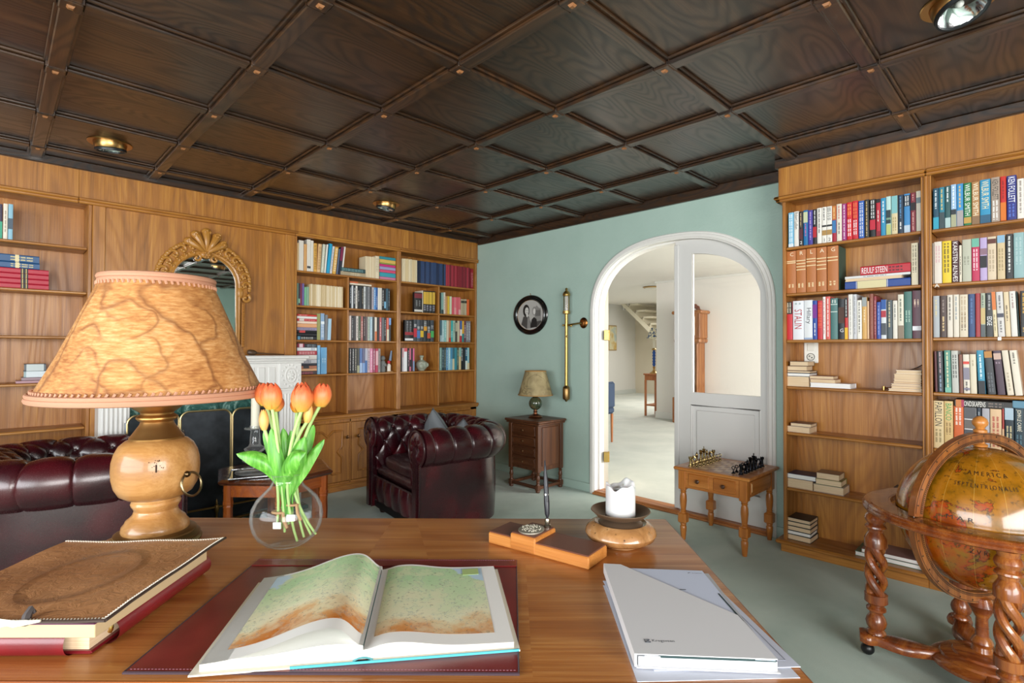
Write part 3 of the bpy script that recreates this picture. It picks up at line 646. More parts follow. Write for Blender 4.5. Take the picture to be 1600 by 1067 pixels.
  (0.2891,0.0172,0.2356,0,'1f2c3c','P .5 .9 c0c8d0','slim navy'),
  (0.2628,0.0306,0.2377,0,'a8a6ac','P .2 .6 c8c6cc','silver grey'),
  (0.2238,0.0459,0.2408,0,'dbb88f','P .15 .8 b03830','wide peach'),
  (0.196,0.0087,0.2413,0,'a8342c','B 0 .55 d8b088','slim red'),
  (0.1731,0.035,0.2415,0,'172630','B .75 1 a8bccb;P .35 .62 d9c89a;P .05 .3 d9c89a','navy pale-topped'),
  (0.1362,0.0358,0.2427,0,'16303c','T .52 .97 eee6d0 JOHN LE CARRÉ;P .1 .45 5a7a88','dark teal white-capitals'),
 ]),
 'LA':('L',1.979,'top shelf next to the mantelpiece',[
  (1.8941,0.0144,0.2392,0,'e6c48c','','peach'),
  (1.9236,0.0437,0.2649,0,'ddd7cb','','thick white'),
  (1.9618,0.0282,0.2374,0,'cf9d63','','tan'),
  (1.9852,0.0181,0.2827,0,'e0dace','B .1 .17 3a3a3a','first tall white'),
  (2.0023,0.0149,0.284,0,'e4ded2','B .1 .17 3a3a3a','second tall white'),
  (2.0233,0.0255,0.2781,0,'dcd6ca','','third tall white'),
  (2.0523,0.0296,0.2578,0,'dba74e','P .1 .95 6a4a20','ochre'),
  (2.0838,0.0306,0.2578,3,'dcb482','P .1 .9 8a6a40','sandy'),
  (2.1165,0.0255,0.2604,4,'c4c8b6','P .1 .95 e8e8dc','pale sage'),
  (2.1428,0.0162,0.2628,5,'e4e0d6','','slim white'),
  (2.1706,0.0286,0.2746,6,'1e9ac4','','bright blue'),
  (2.1974,0.0192,0.2541,6,'d4d2d4','P .1 .9 6a6a80','grey patterned'),
  (2.2286,0.0319,0.2498,6,'dba848','P .1 .95 f5ead0','golden yellow'),
  (2.2565,0.0154,0.239,6,'5a6680','','slate blue'),
  (2.2816,0.0267,0.259,6,'1e2336','B .5 1 7c2046','navy crimson-topped'),
  (2.3063,0.0142,0.2658,6,'e4ded6','','narrow white'),
  (2.555,0.0182,0.2054,0,'e0cfae','','first squat cream'),
  (2.5745,0.0191,0.2057,0,'dfccaa','','second squat cream'),
  (2.5952,0.0207,0.2062,0,'e2d2b2','','third squat cream'),
  (2.6276,0.0426,0.2067,0,'dccaa8','','fourth squat cream'),
  (2.6716,0.0423,0.2213,0,'e2d4b6','P .3 .9 a89878','fifth squat cream'),
 ]),
 'LB':('L',1.676,'second shelf next to the mantelpiece',[
  (1.896,0.0119,0.1923,0,'7a9a88','','grey-green'),
  (1.9101,0.0151,0.1923,0,'2e2c34','B .1 .3 8ac0a0','black'),
  (1.9269,0.0171,0.1926,0,'7c2c48','','maroon'),
  (1.945,0.0178,0.1929,0,'6a5a98','','purple'),
  (1.9648,0.0199,0.1636,0,'70b088','','mint green'),
  (1.9869,0.0232,0.1674,0,'86a890','','dull green'),
 ]),
 'LB2':('L',1.676,'second shelf, middle bay',[
  (2.3918,0.0205,0.2154,0,'1c2028','P .2 .9 d0d8e0','black'),
  (2.4124,0.0206,0.2155,0,'d0d4d8','','white'),
  (2.433,0.0207,0.2156,0,'26282e','P .2 .9 e0e0e0','charcoal'),
  (2.4538,0.0208,0.2157,0,'e0dcd4','P .1 .9 5a3038','ivory'),
  (2.4748,0.021,0.2158,0,'1e1e20','P .3 .8 c0c0c0','jet black'),
  (2.4958,0.0211,0.2159,0,'2a3036','','dark slate'),
  (2.517,0.0212,0.2159,0,'2c2c2c','P .2 .9 b0a890','dark grey'),
  (2.5383,0.0213,0.216,0,'cfd2d2','P .2 .8 3a3a3a','silver'),
  (2.5597,0.0215,0.2161,0,'5a5e62','','mid grey'),
  (2.5812,0.0216,0.2162,0,'8a8c90','P .2 .9 2a2a2a','grey'),
  (2.6029,0.0217,0.2163,0,'3c3c40','','graphite'),
  (2.6247,0.0219,0.2164,0,'b8b0b8','P .1 .9 5a5a60','lilac grey'),
  (2.6466,0.022,0.2165,0,'5a9ad8','P .2 .9 f0f0f0','light blue'),
  (2.6687,0.0221,0.2165,0,'2a5a9c','P .1 .6 d8d8d8','blue'),
  (2.6909,0.0222,0.2166,0,'e2dcd2','','broad ivory'),
  (2.7132,0.0224,0.2167,0,'d8d4cc','','pale'),
  (2.7357,0.0225,0.2168,0,'1d1f22','P .2 .9 e8e8e8','black white-lettered'),
  (2.7583,0.0227,0.2169,0,'16181c','B .1 .4 7ab0d0','black blue-footed'),
  (2.781,0.0228,0.217,0,'3a5a6a','','dark teal'),
  (2.8039,0.0229,0.2171,0,'1e2226','P .2 .9 9ab0c0','black blue-lettered'),
 ]),
 'LC':('L',1.376,'third shelf next to the mantelpiece',[
  (2.0875,0.0339,0.2344,0,'98985c','','olive'),
  (2.1229,0.0342,0.2394,0,'8aa8c8','P .1 .6 e8eef4;B .6 .7 e8f0f4','blue white-patterned'),
  (2.1553,0.0264,0.228,1,'7a7c7e','','grey'),
  (2.1859,0.0314,0.1948,2,'a8cbe0','','pale blue'),
 ]),
 'LC2':('L',1.376,'third shelf, middle bay',[
  (2.392,0.0235,0.2318,0,'e0d0cc','','pinkish white'),
  (2.4155,0.0236,0.2315,0,'2c2c30','P .1 .9 c8c8c8','black'),
  (2.4393,0.0238,0.2313,0,'4a4648','','dark grey'),
  (2.4631,0.0239,0.2311,0,'d8cfc8','P .1 .9 5a4a48','cream'),
  (2.4872,0.0241,0.2309,0,'4c5a48','P .1 .4 d8d8c8','mossy'),
  (2.5114,0.0243,0.2306,0,'b06a64','P .1 .8 f0e0dc','dusty red'),
  (2.5357,0.0244,0.2304,0,'3a3638','P .2 .9 c8a8a8','charcoal'),
  (2.5603,0.0246,0.2302,0,'6c5c5e','','mauve grey'),
  (2.5849,0.0248,0.2299,0,'b8c0b4','P .1 .9 6a7a68','pale sage'),
  (2.6098,0.0249,0.2297,0,'a8c4d4','P .1 .9 f0f4f8','ice blue'),
  (2.6348,0.0251,0.2295,0,'3a4044','','slate'),
  (2.66,0.0253,0.2292,0,'e8dccc','B 0 .4 d87a50','white orange-footed'),
  (2.6854,0.0255,0.229,0,'2e2e32','','black plain'),
  (2.711,0.0256,0.2287,0,'c8686c','P .2 .8 f0e0e0','rose'),
  (2.7367,0.0258,0.2285,0,'6a6c70','','grey'),
  (2.7626,0.026,0.2282,0,'26282c','P .2 .9 c8c8c8','black grey-lettered'),
  (2.7887,0.0262,0.228,0,'d86a58','B 0 .5 d8d0b8','coral'),
  (2.8149,0.0263,0.2277,0,'34383e','B .7 1 7aa8e0','navy blue-topped'),
 ]),
 'LD':('L',1.071,'fourth shelf next to the mantelpiece',[
  (2.0923,0.0279,0.2576,0,'7fb8dc','P .1 .5 d8e8f0','slim light blue'),
  (2.1373,0.0565,0.2385,0,'6aa6d0','P .4 .6 b8d8ec','broad light blue'),
 ]),
 'LD2':('L',1.071,'fourth shelf, middle bay',[
  (2.3959,0.0265,0.2347,0,'242428','P .1 .95 e0d8d8','black'),
  (2.4225,0.0267,0.2342,0,'2a2a2e','P .1 .95 e8e8e8','charcoal'),
  (2.4492,0.0269,0.2338,0,'383838','P .1 .95 d0c8b8','dark grey'),
  (2.4762,0.0271,0.2333,0,'4a4a44','B 0 .3 a8a888','olive grey'),
  (2.5034,0.0273,0.2328,0,'5a78b0','B 0 .4 a8c0e0','blue'),
  (2.5307,0.0275,0.2323,0,'6a6a88','B 0 .4 88a8d8','violet grey'),
  (2.5583,0.0277,0.2319,0,'4a70a8','B .5 1 b8b8c8','blue silver-topped'),
  (2.5861,0.0279,0.2314,0,'c8b0b8','P .1 .9 4a4048','pale mauve'),
  (2.6141,0.0281,0.2309,0,'e090b0','P .1 .9 f8e8f0','pink'),
  (2.6423,0.0283,0.2304,0,'9c5068','P .1 .9 f0d8e0','dark rose'),
  (2.6708,0.0285,0.2299,0,'b83858','B .3 .9 e0b0b8','crimson'),
  (2.6994,0.0288,0.2294,0,'9a9290','P .1 .9 5a5454','grey'),
 ]),
 'MB':('L',1.676,'second shelf, corner bay',[
  (3.2031,0.0099,0.2316,0,'e0d8c8','','slim white'),
  (3.2274,0.0369,0.231,0,'1a1a1c','B .4 .95 d8b040;P .1 .35 c0c0d0','first black yellow-topped'),
  (3.2645,0.0373,0.2319,0,'1c1a1a','B .4 .95 d0a83c;P .1 .35 c0c0d0','second black yellow-topped'),
  (3.302,0.0376,0.2327,0,'1a1a1e','B .4 .95 d8b444;P .1 .35 c0c0d0','third black yellow-topped'),
  (3.3398,0.038,0.2336,0,'1e1c1c','B .4 .95 d4ac40;P .1 .35 c0c0d0','fourth black yellow-topped'),
 ]),
 'MB2':('L',1.676,'second shelf, by the green wall',[
  (3.4349,0.0143,0.2269,0,'3a4a48','','dark green'),
  (3.4583,0.0307,0.2286,0,'8ab0a8','B 0 .2 3a4a4a','pale teal'),
  (3.4867,0.0222,0.2332,0,'e0d4c4','P .2 .8 8a5a40','white'),
  (3.5126,0.0253,0.1938,0,'c89868','','tan'),
  (3.5399,0.0254,0.1958,0,'d8b43c','','yellow'),
  (3.5684,0.0276,0.1955,0,'d0d8b8','','pale lime'),
  (3.5994,0.0303,0.1894,0,'d85a6a','','first pink'),
  (3.6298,0.0305,0.1908,0,'e08088','B 0 .4 e8a0a0','second pink'),
  (3.6604,0.0307,0.1921,0,'d8606e','','third pink'),
  (3.6912,0.0309,0.1935,0,'e07078','B 0 .3 e8b0b0','fourth pink'),
  (3.7231,0.0286,0.1765,0,'b8a88c','B .75 .9 3a3a30','first khaki'),
  (3.7518,0.0288,0.1777,0,'b0a084','B .75 .9 3a3a30','second khaki'),
  (3.7808,0.029,0.1789,0,'b8ac90','B .75 .9 3a3a30','third khaki'),
  (3.8151,0.0355,0.1792,0,'dc6430','','orange'),
 ]),
 'MC':('L',1.376,'third shelf, corner bay',[
  (3.111,0.0414,0.2237,0,'3a4048','B .2 .6 c02c3c;P .65 .8 e8e8e8','grey red-labelled'),
  (3.1527,0.0419,0.2242,0,'4a525c','B .15 .5 4a78b8;P .55 .7 e8e8e8','grey blue-labelled'),
  (3.1948,0.0423,0.2246,0,'30343a','B .2 .5 d8b430;P .55 .7 e8e8e8','dark yellow-labelled'),
  (3.2374,0.0428,0.2251,0,'2c3034','B .5 .7 d89a30;P .7 .95 e8e8e8','black orange-labelled'),
  (3.2804,0.0433,0.2256,0,'24282c','B .15 .4 c05030;P .4 .7 e0e0e0','black rust-labelled'),
  (3.3239,0.0437,0.2261,0,'3c444c','B .2 .5 4aa85a;P .6 .75 e8e8e8','grey green-labelled'),
 ]),
 'MC2':('L',1.376,'third shelf, by the green wall',[
  (3.4412,0.0289,0.2313,0,'4a6a78','B 0 .3 a8c0c8','teal grey'),
  (3.4702,0.0291,0.2316,0,'a8c8cc','P .1 .6 e8f0f0','pale aqua'),
  (3.4994,0.0293,0.2319,0,'8abcb8','P .2 .9 d0e8e4','aqua'),
  (3.5288,0.0295,0.2323,0,'d8c8b0','','cream'),
  (3.5585,0.0297,0.2326,0,'b88a68','B 0 .2 c04030','tan red-footed'),
  (3.5883,0.03,0.233,0,'3ab0b0','P .2 .5 d0f0f0','turquoise'),
  (3.6184,0.0302,0.2333,0,'a8c0b0','P .4 .9 5a7068','sage'),
  (3.6487,0.0304,0.2337,0,'4a4a44','B .5 .9 b8b098','dark olive'),
  (3.6792,0.0306,0.234,0,'c8c0a4','','stone'),
  (3.7099,0.0308,0.2344,0,'b83040','B .6 1 3a68a8;B .3 .6 e8e4e0','red white and blue'),
  (3.7409,0.0311,0.2347,0,'3a8a88','B .4 1 e0a838','teal amber-topped'),
  (3.7721,0.0313,0.2351,0,'6a3a48','P .2 .8 e0d0d0','dark mauve'),
  (3.8035,0.0315,0.2355,0,'7a7a80','P .1 .9 e0e0e0','first grey'),
  (3.8352,0.0318,0.2358,0,'84848c','P .1 .9 d8d8e0','second grey'),
 ]),
 'MD':('L',1.071,'fourth shelf, corner bay',[
  (2.9495,0.016,0.2342,0,'2c2a2c','','black'),
  (2.9672,0.0178,0.2357,0,'d8a8b0','B 0 .6 d0d0d4','pink-topped white'),
  (2.9982,0.0409,0.2359,0,'ecebee','B .85 1 d86068','broad white'),
  (3.0342,0.0207,0.2343,0,'2a2428','P .2 .9 d8c0c8','black'),
  (3.0549,0.0208,0.234,0,'d07088','B .2 .5 2a2428','rose'),
  (3.0757,0.0209,0.2337,0,'1e1e2a','','dark'),
  (3.0967,0.021,0.2334,0,'d86890','B 0 .45 7a98b8','pink blue-footed'),
 ]),
 'MD2':('L',1.071,'fourth shelf, by the green wall',[
  (3.4389,0.0282,0.2421,0,'8ab0a8','P .1 .9 d0e0dc','aqua grey'),
  (3.4672,0.0284,0.2422,0,'2a4048','P .1 .9 a8c8cc','dark teal'),
  (3.4956,0.0286,0.2423,0,'3a4a50','P .1 .9 b0b8a0','slate'),
  (3.5243,0.0288,0.2424,0,'5a90b8','P .1 .9 d0e0e8','blue'),
  (3.5532,0.029,0.2425,0,'a0ccd8','P .3 .9 f0f8fc','sky'),
  (3.5823,0.0292,0.2426,0,'7ab0c8','B .5 1 4a8ab0','azure'),
  (3.6116,0.0294,0.2428,0,'d0c8a8','B .5 1 3a6a78','sand and teal'),
  (3.6411,0.0296,0.2429,0,'3a8a98','','teal'),
  (3.6708,0.0298,0.243,0,'4a5a50','P .2 .9 a8c0a8','moss'),
  (3.7007,0.03,0.2431,0,'d8c090','B .6 1 8ab8b0','buff'),
  (3.7308,0.0302,0.2433,0,'1c1e20','P .4 .95 d0d4d8','black'),
  (3.7612,0.0305,0.2434,0,'20242a','','charcoal'),
  (3.7917,0.0307,0.2435,0,'1a5a78','B 0 .4 d8e0d8;P .6 .9 f0f0f0','petrol blue'),
  (3.8225,0.0309,0.2436,0,'9ac8d0','B 0 .3 d8c8a0','ice blue'),
 ]),
 'FA':('L',1.979,'top shelf left of the fireplace',[
  (0.004,0.0214,0.2117,0,'8a98a8','','grey'),
  (0.0279,0.021,0.2186,0,'3a3048','B 0 .5 3aa080','purple and green'),
  (0.0515,0.0218,0.2247,0,'e8dccb','P .2 .8 8a7a68','cream'),
  (0.075,0.0231,0.2255,0,'8ab8cc','B .3 .6 4a5a68','pale blue'),
 ]),
}
STACKS={
 'rb':('R',3.712,'on the second shelf beside the arch',[
  (0.8186,0.5753,1.7729,1.8247,'b81c2c','s',0.15,'red white-capitals','T .03 .55 f0ecec REIULF_STEEN;P .58 .85 3a1a20'),
  (0.8991,0.5765,1.7448,1.7595,'dcdcdc','s',0.17,'white grey-lettered','P .3 .65 5a6068'),
  (0.8992,0.6148,1.7238,1.7401,'e6cdb0','p',0.16,'peach-paged',''),
  (0.8993,0.576,1.6746,1.7214,'17408c','s',0.18,'blue cream-labelled','B .2 .65 d8cda0;B .18 .19 c8c8d8;B .66 .67 c8c8d8'),
 ]),
 'rd1':('R',3.712,'left stack, fourth shelf beside the arch',[
  (1.2164,1.1057,1.199,1.2235,'6a5a48','p',0.12,'tan',''),
  (1.231,1.1127,1.162,1.1867,'8a6a50','p',0.12,'brown',''),
  (1.2312,1.0953,1.1416,1.1529,'26282e','p',0.15,'dark thin',''),
  (1.2312,1.0954,1.1212,1.1388,'2e3038','p',0.15,'dark white-paged',''),
  (1.2466,1.1006,1.0613,1.1143,'c8b8a0','p',0.12,'thick cream',''),
 ]),
 'rd2':('R',3.712,'middle stack, fourth shelf beside the arch',[
  (1.1004,0.9635,1.1148,1.1367,'7a4a3a','p',0.11,'rumpled tan',''),
  (1.0968,0.9536,1.089,1.1129,'c8a888','p',0.11,'tan',''),
  (1.0957,0.8726,1.0562,1.0863,'e8e8ee','p',0.13,'wide white',''),
 ]),
 'rd3':('R',3.712,'right stack, fourth shelf beside the arch',[
  (0.6472,0.5277,1.1626,1.1824,'e8d8c0','p',0.11,'topmost cream',''),
  (0.6576,0.5288,1.1318,1.1598,'d8b890','p',0.11,'thick tan',''),
  (0.6577,0.5299,1.1163,1.1294,'e0c8a8','p',0.11,'pale tan',''),
  (0.6604,0.53,1.1057,1.115,'c09060','p',0.11,'thin brown',''),
  (0.6707,0.5301,1.0915,1.1033,'e0d0c0','p',0.12,'pink-beige',''),
  (0.6708,0.5282,1.0759,1.0896,'c8a070','p',0.12,'ochre',''),
  (0.6838,0.5274,1.0608,1.0739,'e8dcc8','p',0.13,'bottom cream',''),
 ]),
 're':('R',3.712,'on the fifth shelf beside the arch',[
  (1.2128,1.0906,0.8021,0.8287,'6a5a50','p',0.12,'small tan',''),
  (1.2392,1.0982,0.7536,0.8007,'c8b098','p',0.13,'thick cream',''),
 ]),
 'rf1':('R',3.712,'left stack, sixth shelf beside the arch',[
  (1.2424,1.0656,0.4564,0.5006,'1d2e58','p',0.14,'navy white-paged photo-covered',''),
  (1.2441,1.0816,0.3865,0.4709,'c8a888','p',0.13,'thick tan',''),
 ]),
 'rf2':('R',3.712,'right stack, sixth shelf beside the arch',[
  (1.0628,0.9355,0.4818,0.5331,'8a7058','p',0.12,'thick brown-covered',''),
  (1.0672,0.9236,0.4416,0.489,'7a7a40','p',0.13,'olive-covered',''),
  (1.0804,0.9124,0.3838,0.4495,'9a8a80','p',0.13,'wide grey-covered',''),
 ]),
 'rf3':('R',3.802,'on the sixth shelf, just left of the globe',[
  (0.6785,0.6003,0.467,0.4951,'2a2a2a','p',0.12,'dark yellow-edged',''),
 ]),
 'rg':('R',3.712,'bottom shelf beside the arch',[
  (1.2397,1.0978,0.1709,0.2134,'1e1e20','p',0.15,'black picture-covered',''),
  (1.2398,1.0965,0.1326,0.1832,'24262a','p',0.15,'dark tan-paged',''),
  (1.2399,1.096,0.1015,0.1546,'202226','p',0.15,'dark thick-paged',''),
  (1.24,1.0968,0.0836,0.126,'26282c','p',0.15,'dark white-paged',''),
  (1.2386,1.0962,0.044,0.1076,'1c1c1e','p',0.15,'bottom cream-paged',''),
 ]),
 'rm':('R',3.712,'on the bottom shelf behind the globe',[
  (0.8224,0.5229,0.1052,0.1238,'8a6a68','p',0.19,'brown glossy magazine',''),
  (0.8549,0.523,0.0813,0.1024,'4a7a68','p',0.2,'green-edged magazine',''),
 ]),
 'se':('R',3.712,'lying on the upright books behind the globe',[
  (0.3875,0.1609,0.998,1.0383,'26231f','s',0.13,'black white-lettered','B .02 .16 c87a40;B .12 .17 a83050;T .17 .55 f0ece4 ONDSKAPENS;P .6 .85 8a7a70'),
  (0.16,0.0936,1.0102,1.0465,'4a7890','s',0.13,'steel blue','B .05 1 5a88a0'),
 ]),
 'la':('L',4.606,'on the top shelf next to the mantelpiece',[
  (2.2896,2.5408,2.0164,2.0522,'1f4448','s',0.13,'dark teal','P .05 .9 8ab0b0'),
  (2.2899,2.5426,1.9792,2.0164,'a8987c','s',0.13,'grey-tan','P .4 .8 d8c8a8'),
 ]),
 'la2':('L',4.606,'top shelf, middle bay',[
  (2.6961,2.8722,2.1703,2.1984,'2f8a98','s',0.12,'teal',''),
  (2.6963,2.8725,2.1351,2.1703,'d8b45c','s',0.12,'yellow',''),
  (2.6965,2.8727,2.1225,2.1351,'8aa04c','s',0.12,'lime',''),
  (2.6966,2.8728,2.0986,2.1225,'c82878','s',0.12,'magenta',''),
  (2.6968,2.873,2.0676,2.0986,'9a98c0','s',0.12,'lavender',''),
  (2.6971,2.8732,2.0395,2.0676,'d04a70','s',0.12,'rose',''),
  (2.6973,2.8735,1.996,2.0395,'2a98a8','s',0.12,'turquoise',''),
  (2.6976,2.8737,1.9679,1.996,'c87898','s',0.12,'dusty pink',''),
 ]),
 'lb2':('L',4.606,'lying on the books of the second shelf, middle bay',[
  (2.3835,2.464,1.9171,1.9306,'d86a40','s',0.12,'orange',''),
  (2.3836,2.6075,1.8997,1.9158,'e8dcc8','s',0.12,'cream',''),
 ]),
 'lc':('L',4.606,'third shelf next to the mantelpiece',[
  (1.8925,2.0681,1.578,1.5934,'c83a34','s',0.13,'red','P .1 .5 f0d8d8'),
  (1.8927,2.0683,1.558,1.578,'e8e4e0','s',0.13,'white',''),
  (1.8929,2.0684,1.5391,1.558,'c43a3c','s',0.13,'scarlet','B .1 .35 d8c8c0;P .4 .9 e8b0b0'),
  (1.8931,2.0686,1.519,1.5391,'ecd4c0','s',0.13,'pale peach',''),
  (1.8933,2.0688,1.4894,1.519,'e0a478','s',0.13,'apricot',''),
  (1.8935,2.0691,1.4646,1.4894,'9a90a8','s',0.13,'mauve grey','P .05 .9 6a6080'),
  (1.8937,2.0693,1.4457,1.4646,'16181c','s',0.13,'black red-marked','B .1 .4 c84848'),
  (1.8939,2.0695,1.4186,1.4457,'1a1c22','s',0.13,'black',''),
  (1.8942,2.0697,1.3891,1.4186,'1c2026','s',0.13,'black pale-lettered','P .2 .8 d8d8d0;B .02 .15 5a90b0'),
 ]),
 'ld':('L',4.606,'fourth shelf next to the mantelpiece',[
  (1.8949,2.0705,1.3057,1.3359,'2a2a2e','s',0.13,'black maroon-ended','B 0 .35 8a2038;B .1 .28 e0c0c8;P .5 .95 9aa8b0'),
  (1.8952,2.0707,1.279,1.3057,'e0e4e4','s',0.13,'white','P .7 .9 3a5a90'),
  (1.8954,2.071,1.2475,1.279,'b03a44','s',0.13,'red white-patterned','P .1 .9 f0d0d0'),
  (1.8957,2.0713,1.2124,1.2475,'eae6e0','s',0.13,'ivory',''),
  (1.896,2.0716,1.1809,1.2124,'d0d0d8','s',0.13,'white navy-patterned','P .1 .7 2a3050'),
  (1.8963,2.0718,1.1627,1.1809,'3a3c48','s',0.13,'navy',''),
  (1.8964,2.072,1.1421,1.1627,'c08068','s',0.13,'terracotta','B .3 .6 3a3a40'),
  (1.8966,2.0721,1.1215,1.1421,'e4b088','s',0.13,'apricot',''),
  (1.8968,2.0724,1.0949,1.1215,'4a4048','s',0.13,'dark pink-patterned','P .1 .8 f07080'),
 ]),
 'fb':('L',4.606,'second shelf left of the fireplace',[
  (-0.0884,0.2131,1.8338,1.8852,'24507c','s',0.16,'upper navy gold-tooled','P .55 .9 d8c890;B .62 .68 e0d0a0'),
  (-0.0878,0.2156,1.7893,1.8314,'22507e','s',0.16,'lower navy gold-tooled','P .55 .9 d8c890;B .62 .68 e0d0a0'),
  (-0.0956,0.2601,1.7651,1.8001,'b01c34','s',0.17,'topmost crimson black-banded','B .62 .72 201a18;B .64 .65 e0c880;B .69 .7 e0c880'),
  (-0.0952,0.2605,1.7277,1.7627,'b01c34','s',0.17,'second crimson black-banded','B .62 .72 201a18;B .64 .65 e0c880;B .69 .7 e0c880'),
  (-0.0947,0.261,1.6904,1.7254,'b01c34','s',0.17,'third crimson black-banded','B .62 .72 201a18;B .64 .65 e0c880;B .69 .7 e0c880'),
  (-0.0942,0.2615,1.653,1.688,'b01c34','s',0.17,'lowest crimson black-banded','B .62 .72 201a18;B .64 .65 e0c880;B .69 .7 e0c880'),
 ]),
 'fd':('L',4.606,'fourth shelf left of the fireplace',[
  (0.1492,0.2545,1.155,1.1917,'5a6068','s',0.14,'grey white-striped','B .1 .9 c8d0d0'),
  (0.1479,0.2597,1.1159,1.1477,'9ab0b4','s',0.14,'pale blue-grey','B .1 1 d8e0e4'),
  (0.1375,0.2507,1.0955,1.1114,'a08890','s',0.15,'lilac grey',''),
  (0.1108,0.2509,1.0807,1.0941,'b89098','s',0.16,'dusty pink',''),
 ]),
}
# ================================================================ books
def ordn(i): return ['first','second','third','fourth','fifth','sixth','seventh','eighth','ninth','tenth','eleventh','twelfth','thirteenth','fourteenth','fifteenth','sixteenth','seventeenth','eighteenth','nineteenth','twentieth','twenty-first','twenty-second','twenty-third','twenty-fourth','twenty-fifth','twenty-sixth'][i]
BR=random.Random(5)
def bands(m,mats,spec,P,L,W,base):
    # P(s,w): point s along the spine from its foot, w across from the left edge
    k=0
    for b in [x for x in spec.split(';') if x]:
        a=b.split(' '); k+=1; lift=.0004+.00015*k
        def quad(s0,s1,w0,w1,mi): m.add([P(s0,w0,lift),P(s0,w1,lift),P(s1,w1,lift),P(s1,w0,lift)],[(0,1,2,3)],mi)
        def mi_(h):
            q=flat(h,.5); 
            if q not in mats: mats.append(q)
            return mats.index(q)
        if a[0]=='B': quad(float(a[1])*L,float(a[2])*L,.02*W,.98*W,mi_(a[3]))
        elif a[0]=='P':
            s=float(a[2])*L; e=float(a[1])*L; q=mi_(a[3]); rows=1 if W<.028 else 2
            while s>e:
                ln=BR.uniform(.007,.03)*max(.6,L/.22); ln=min(ln,s-e)
                for r in range(rows):
                    w0=.34*W if rows==1 else (.2+.36*r)*W; ww=(.28 if rows==1 else .2)*W
                    n=max(1,int(ln/.0032)); st=ln/n
                    for i in range(n): quad(s-i*st-st*.72,s-i*st,w0+BR.choice((0,.1,.0))*ww,w0+ww*BR.choice((1,.85,1)),q)
                s-=ln+.005
        elif a[0]=='T':
            txt=' '.join(a[4:]).replace('_',' '); s1=float(a[2])*L; s0=float(a[1])*L; q=mi_(a[3]); put_text(m,txt,lambda x,y:P(s1-(s1-s0)*x,(.16+.68*y)*W,lift),q)
        elif a[0]=='H':
            q=mi_(a[2]); txt=' '.join(a[3:]); _,_,asp=text_geo(txt); hh=min(.66*W/asp,.085*L); ww=hh*asp; s0=float(a[1])*L
            put_text(m,txt,lambda x,y:P(s0+hh*y,W*.55-ww/2+ww*x,lift),q)
def flip(sp):
    o=[]
    for b in [x for x in sp.split(';') if x]:
        a=b.split(' '); a[1],a[2]=str(1-float(a[2])),str(1-float(a[1])); o.append(' '.join(a))
    return ';'.join(o)
def mkbook(loc,rz,w,h,d,tilt,col,spec,label,group,pg=True,side=None,tan=False):
    # upright: spine faces local -Y, foot at z=0
    mats=[flat(col,.42)]
    m=MB(); cv=min(.0028,w*.16); r=min(w*.5,.006)
    if pg:
        c=min(.3*w,.004)
        m.box(-w/2,-w/2+cv,.003,d,0,h); m.box(w/2-cv,w/2,.003,d,0,h)
        sp=[(-w/2,.004),(-w/2+c*.35,.0008),(-w/2+c,0),(w/2-c,0),(w/2-c*.35,.0008),(w/2,.004),(w/2-cv,.006),(-w/2+cv,.006)]
        m.prism(sp,0,h)
    else: m.box(-w/2,w/2,0,d,0,h,0,.0015)
    if side: mats.append(flat(side,.6)); m.box(w/2-cv,w/2+.0004,.012,d,.0,h,1)
    bands(m,mats,spec,lambda s,x,l:(-w/2+x,-l,s),h,w,0)
    b=m.build('book',mats,smooth=30); tag(b,label,'book',group)
    M=Matrix.Translation(loc)@Matrix.Rotation(rz,4,'Z')@Matrix.Rotation(tilt,4,'Y')
    b.matrix_world=M
    if pg: MB().box(-w/2+cv,w/2-cv,.006,d-.004,.003,h-.003).build('page_block',pages(),b,smooth=0)
    return b
for key,(wall,z,phr,L) in ROWS.items():
    for i,(pos,w,h,tl,col,spec,desc) in enumerate(L):
        w=max(w-.0012,.004); d=min(.17,max(.11,h*.62)); lab=f'{desc} book, {ordn(i)} from left, {phr}'
        grp='upright books, '+phr; t=R(tl)
        lift=abs(sin(t))*w/2 if tl else 0
        if wall=='R': mkbook((3.712+BR.uniform(0,.006),pos,z+lift+.0005),-PI/2,w,h,d,-t if 0 else -t,col,spec,lab,grp,side='3a5a50' if desc=='tan leather G' else None)
        else: mkbook((pos,4.606+BR.uniform(0,.006),z+lift+.0005),0,w,h,min(d,.19),t,col,spec,lab,grp,pg=w>.011)
SBASE=dict(rb=1.667,rd1=1.066,rd2=1.066,rd3=1.066,re=.770,rf1=.412,rf2=.412,rf3=.412,rg=.0755,rm=.0755,la=1.979,la2=1.979,lc=1.376,ld=1.071,fb=1.676,fd=1.071)
COVER={'p':None}
